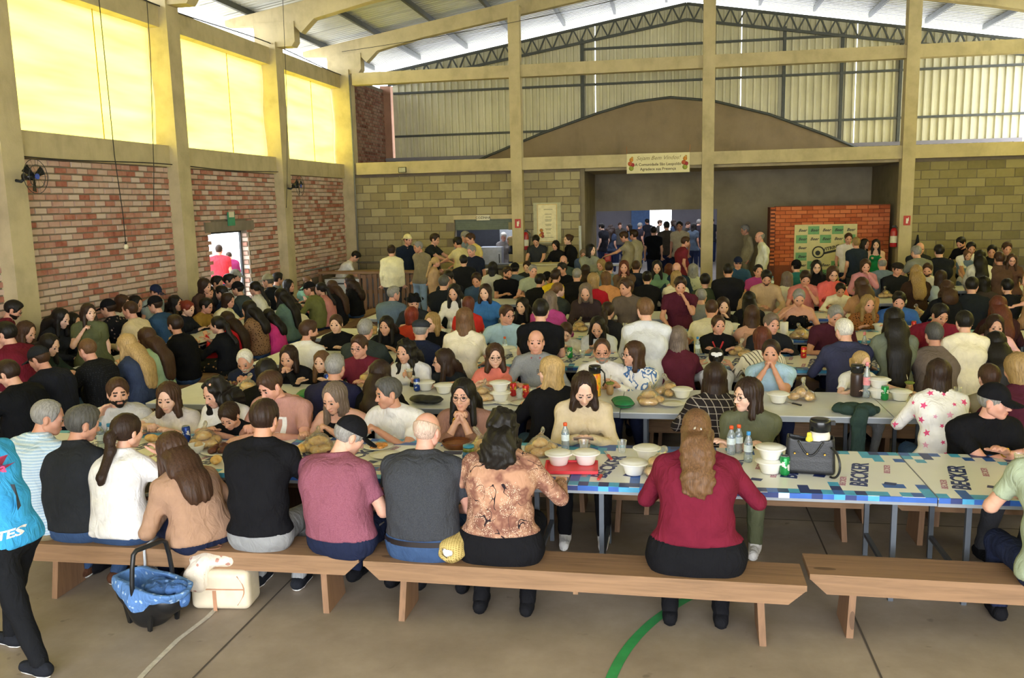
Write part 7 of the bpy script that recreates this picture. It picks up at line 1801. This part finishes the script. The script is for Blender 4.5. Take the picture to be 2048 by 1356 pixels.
# bag hanging on the column
hq = on_y(1823, 490, YB - .1); soft('hanging_bag', lambda p: union([Ell((0, 0, -.12), (.14, .06, .2), .04), Cone((0, 0, .05), (0, 0, .28), .05, .02, k=.05)], p), (-.2, -.1, -.35), (.2, .1, .33), .02, cloth('#2a2c30'), None, (5.78, YB - .09, hq[2] - .05), label='dark bag hanging beside the column on the mossy wall', cat='bag')
# white screen pole by the wall corner, lamp in the middle
wq = on_y(1160, 470, 21.4); MB().tube([(wq[0], 21.5, .9), (wq[0] - .01, 21.5, 2.0)], .035, 8).build('white_pole', plain('white_pole', '#c3c6cc', .5), label='white pole leaning at the wall corner', cat='pole')

# ------------------------------------------------------------------ marks on clothing of the people in front, and the passer-by
def star_pts(c, u, v, n, r, rng_):
    a0 = rng_.rand() * 6; pts = []
    for i in range(10):
        rr_ = r if i % 2 == 0 else r * .45; a = a0 + i * math.pi / 5; pts.append(c + u * rr_ * math.cos(a) + v * rr_ * math.sin(a))
    return pts
def dress_details():
    from mathutils.bvhtree import BVHTree
    b, J = PEOPLE['girl in a white hoodie with pink stars']; sh = [c for c in b.children if c.name.startswith('sweater')][0]
    me = sh.data; tree = BVHTree.FromPolygons([v.co[:] for v in me.vertices], [p.vertices[:] for p in me.polygons]); rs = np.random.RandomState(3); m = MB(); pts = []
    for k in range(900):
        a = rs.uniform(0, 2 * math.pi); d0 = np.array((math.cos(a), math.sin(a), 0)); o = d0 * .9 + np.array((0, J['Sb'][1] * 0 + .12, rs.uniform(.35, 1.05)))
        hit = tree.ray_cast(Vector(o), Vector(-d0))
        if hit[0] is None: continue
        p = np.array(hit[0]); n = np.array(hit[1])
        if n @ d0 < .5 or any(np.linalg.norm(p - q) < .085 for q in pts): continue
        pts.append(p); u = nz(np.cross(n, (0, 0, 1))); v = np.cross(n, u); sp = []
        for q in star_pts(p, u, v, n, rs.choice([.020, .032, .030]), rs):
            h2 = tree.ray_cast(Vector(q + n * .05), Vector(-n)); sp.append(np.array(h2[0]) + n * .002 if h2[0] is not None else q + n * .004)
        c_ = p + n * .003; m.add([c_] + sp, [(0, 1 + i, 1 + (i + 1) % 10) for i in range(10)], int(rs.choice([0, 0, 1])))
    m.build('printed_stars', [plain('star_pink', '#d84a7a', .8), plain('star_pale', '#e3a3bd', .8)], sh)
    b, J = PEOPLE['girl with a white bow in her black hair']; HR = J['HR']; o = soft('hair_bow', lambda p: union([Ell((-.03, 0, 0), (.032, .010, .022), .008), Ell((.03, 0, 0), (.032, .010, .022), .008), Cone((0, 0, 0), (-.02, 0, -.09), .010, .014, k=.01), Cone((0, 0, 0), (.02, 0, -.09), .010, .014, k=.01)], p), (-.08, -.03, -.12), (.08, .03, .04), .007, cloth('white'), b)
    o.location = [float(v) for v in (J['head'] - J['org'] - HR[:, 1] * .115 + np.array((0, 0, .04)))]
    b, J = PEOPLE['girl with folded arms and a red lanyard']
    for sx in (-1, 1): MB().tube([J['Sb'] - J['org'] + J['R'] * sx * .07 + np.array((0, 0, .03)), J['C'] - J['org'] + J['R'] * sx * .06 + J['F'] * .135 + np.array((0, 0, .06)), J['C'] - J['org'] + J['R'] * sx * .012 + J['F'] * .15 + np.array((0, 0, -.06))], .012, 6).build('lanyard', plain('lanyard_red', '#c0262c', .6), b)
    b, J = PEOPLE['woman in a burgundy top with frizzy hair held by a clip']; HR = J['HR']; o = soft('hair_clip', lambda p: Ell((0, 0, 0), (.028, .014, .020))(p) + .003 * np.sin(p[:, 0] * 160), (-.04, -.03, -.03), (.04, .03, .03), .006, plain('clip_silver', '#b9b4b0', .25, .5), b); o.location = [float(v) for v in (J['head'] - J['org'] - HR[:, 1] * .128 + np.array((0, 0, .005)))]
    b, J = PEOPLE['woman in a white blouse with a long dark ponytail and raised hand']; HR = J['HR']; o = soft('hair_tie', lambda p: Ell((0, 0, 0), (.026, .020, .016))(p) + .003 * np.sin(p[:, 0] * 120), (-.04, -.04, -.03), (.04, .04, .03), .006, plain('tie_pink', '#d9a894', .6), b); o.location = [float(v) for v in (J['head'] - J['org'] - HR[:, 1] * .135 + np.array((0, 0, -.005)))]
    for lb, w in (('black-haired woman in glasses resting her chin on clasped hands', 1), ('man in a black polo and black cap with a gold watch', 0), ('woman in a white and blue brush-print shirt in profile', 1)):
        b, J = PEOPLE[lb]; wr = J['hands'][w] - J['org']; a = np.linspace(0, 2 * np.pi, 13); MB().tube([wr + J['R'] * .031 * math.cos(t) + np.array((0, 0, .031 * math.sin(t))) for t in a], .006, 5, caps=False).build('wristwatch', plain('gold_watch', '#c9a040', .25, .9), b)
    b, J = PEOPLE['man in a dusty pink polo and black cap bent over his plate']; tr = [c for c in b.children if c.name.startswith('trousers')][0]
    for dz in (.0, .03): MB().tube([J['P'] - J['org'] + J['R'] * .195 + J['F'] * t + np.array((0, 0, .02 + dz - .02 * t)) for t in (-.02, .1, .22)], .007, 5).build('side_stripe', cloth('white'), tr)
    b, J = PEOPLE['bald broad man in a charcoal T-shirt and blue jeans']; tr = [c for c in b.children if c.name.startswith('trousers')][0]; me = tr.data; tree = BVHTree.FromPolygons([v.co[:] for v in me.vertices], [p.vertices[:] for p in me.polygons]); pts = []; zc = J['P'][2] + .035
    for t in np.linspace(math.pi * .98, math.pi * 2.02, 22):
        d0 = np.array((math.cos(t), math.sin(t), 0)); h = tree.ray_cast(Vector(J['P'] - J['org'] + d0 * .6 + np.array((0, 0, zc - J['P'][2] + 0))), Vector(-d0))
        if h[0] is not None: pts.append(np.array(h[0]) + d0 * .004)
    if len(pts) > 4:
        lo_, hi_ = np.array(pts) - np.array((0, 0, .017)), np.array(pts) + np.array((0, 0, .017)); n = len(pts); MB().add(np.concatenate([lo_, hi_]), [(i, i + 1, n + i + 1, n + i) for i in range(n - 1)], 0, True).build('belt', plain('belt_leather', '#20191a', .4), tr)
    b, J = PEOPLE['heavy man in a dusty pink T-shirt with white print']; sh = [c for c in b.children if c.name.startswith('shirt')][0]; me = sh.data; tree = BVHTree.FromPolygons([v.co[:] for v in me.vertices], [p.vertices[:] for p in me.polygons])
    C = J['C'] - J['org']; u = -J['R']; v = np.array((0, 0, 1.)); m = MB(); F_ = J['F']
    def patch(x0, x1, z0, z1):
        g = []
        for zz in np.linspace(z0, z1, 6):
            for xx in np.linspace(x0, x1, 6):
                o = C + u * xx + v * zz + F_ * .5; h = tree.ray_cast(Vector(o), Vector(-F_)); g.append(np.array(h[0]) + F_ * .003 if h[0] is not None else o - F_ * .35)
        m.add(g, [(i * 6 + j, i * 6 + j + 1, (i + 1) * 6 + j + 1, (i + 1) * 6 + j) for i in range(5) for j in range(5)], 0, True)
    patch(.06, .10, -.16, .02); patch(-.02, .06, -.0, .02); patch(.02, .05, -.18, -.10); m.build('chest_print', cloth('white'), sh)
    b, J = PEOPLE['woman with long black curls in a white blouse holding a cup of beer']; cupo = MK_['beer'](); h0 = J['hands'][0] + np.array((0, -.07, .02)); cupo.location = [float(q) for q in h0]; tag(cupo, 'cup of pale beer in the hand of the woman with black curls', 'cup')
    for lb, nm in (('girl in a beige knit top looking down at a phone', 'phone held by the girl in the beige knit top'), ('boy in a pale sweatshirt playing on a phone', 'phone held by the boy in the pale sweatshirt'), ('girl with long black hair in a white T-shirt holding a phone', 'phone held by the girl in the white T-shirt')):
        b, J = PEOPLE[lb]; c = (J['hands'][0] + J['hands'][1]) / 2 + J['F'] * .06 + np.array((0, 0, .015)); ph = empty('mobile_phone', c, math.atan2(J['R'][1], J['R'][0]), label=nm, cat='phone'); bo = MB().box((0, 0, 0), (.15, .072, .009)).build('phone_body', plain('phone_case', '#8a7468', .4), ph); MB().box((0, 0, .005), (.14, .064, .002)).build('screen', plain('phone_screen', '#22262c', .1), ph); ph.rotation_euler[0] = .5
def extra_people():
    # passer-by cut by the picture edge
    f0 = on_z(118, 1330, 0); hd = on_y(-38, 868, f0[1] + .1); hd = np.array((-4.0, f0[1] + .06, 1.42))
    b, J = person(hd, 0.0, math.radians(78), 'boy in a bright blue sports shirt and black trousers walking out of the picture', skin=1, hair=('short', 'black'), top=('#3f9fd8', 'short'), legs='#1b1c1f', lod=0, stand=True, s=.97, arms=('hang', 'hang'), hpitch=.2, legswing=.26, shoes='sneaker', pelv=(-3.72, f0[1] + .02))
    sh = [c for c in b.children if c.name.startswith('shirt')][0]; R_ = np.stack([-J['F'], np.array((0, 0, 1.)), np.array((0, 0, 0.))], 1); n = np.array((0, -1., 0)); X = nz(np.array((1., .2, 0))); Rm = np.stack([X, np.array((0, 0, 1.)), np.cross(X, (0, 0, 1))], 1)
    from mathutils.bvhtree import BVHTree
    me = sh.data; tree = BVHTree.FromPolygons([v.co[:] for v in me.vertices], [p.vertices[:] for p in me.polygons])
    def on_shirt(word, size, mat, z, dx):
        tm = text_mesh(word, size, depth=0.0, bold=.002); tm.materials.clear(); tm.materials.append(mat); vs = np.array([v.co[:] for v in tm.vertices])
        for i, q in enumerate(vs):
            o = np.array((0, 0, z)) + X * (q[0] + dx) + np.array((0, 0, q[1])) + Rm[:, 2] * .6; h = tree.ray_cast(Vector(o), Vector(-Rm[:, 2])); w = np.array(h[0]) + Rm[:, 2] * .004 if h[0] is not None else o - Rm[:, 2] * .5
            tm.vertices[i].co = w
        link('lettering', tm, sh)
    on_shirt('Elisa', .07, plain('shirt_red', '#c23a6a', .7), J['C'][2] + .05, .02); on_shirt('11', .22, plain('shirt_grey', '#3a3f46', .7), J['C'][2] - .13, .05); on_shirt('ARTES', .06, cloth('white'), J['P'][2] + .05, .03)
    # baby on the lap of the woman in tan
    w, J = PEOPLE['long-haired woman in a tan sweater bending over a baby']; bh = on_y(338, 956, 5.34)
    person(bh, .50, math.radians(100), 'baby in pale clothes and white socks on a lap', skin=0, hair=('crop', 'darkbrown'), top=('#c6c9cd', 'long'), legs='#c6c9cd', lod=0, s=.50, child=True, fem=True, arms=('lap', 'lap'), hpitch=.35, lean=.03, tablez=.62, shoes='white', pelv=(bh[0] + .02, 5.30))
    # the crowd in the next hall
    rng = np.random.RandomState(12); hs_ = [('short', 'black'), ('long', 'darkbrown'), ('crop', 'brown'), ('mid', 'black'), ('short', 'grey')]
    for i, (x, z) in enumerate(((1203, 1.72), (1222, 1.6), (1240, 1.6), (1258, 1.66), (1280, 1.62), (1294, 1.7), (1346, 1.75), (1376, 1.6), (1388, 1.66), (1398, 1.72), (1424, 1.68), (1226, 1.55), (1320, 1.7))):
        Y = 29.5 + (i * 2.7) % 7.0; p = on_y(x, 440, Y); st = hs_[i % 5]
        person(np.array((p[0], Y, z)), 0.0, rng.uniform(0, 6.2), 'dim figure in the crowd of the next hall', skin=int(rng.randint(4)), hair=st, top=(['#25262c', '#3c4558', '#4a4640', '#54606e', '#2e2a30'][i % 5], 'short'), legs='navy', lod=2, stand=True, arms=('hang', 'hang'), fem=st[0] in ('long', 'mid'), group='crowd in the next hall', shoes=None)
place_items()
crowd()
dress_details()
extra_people()
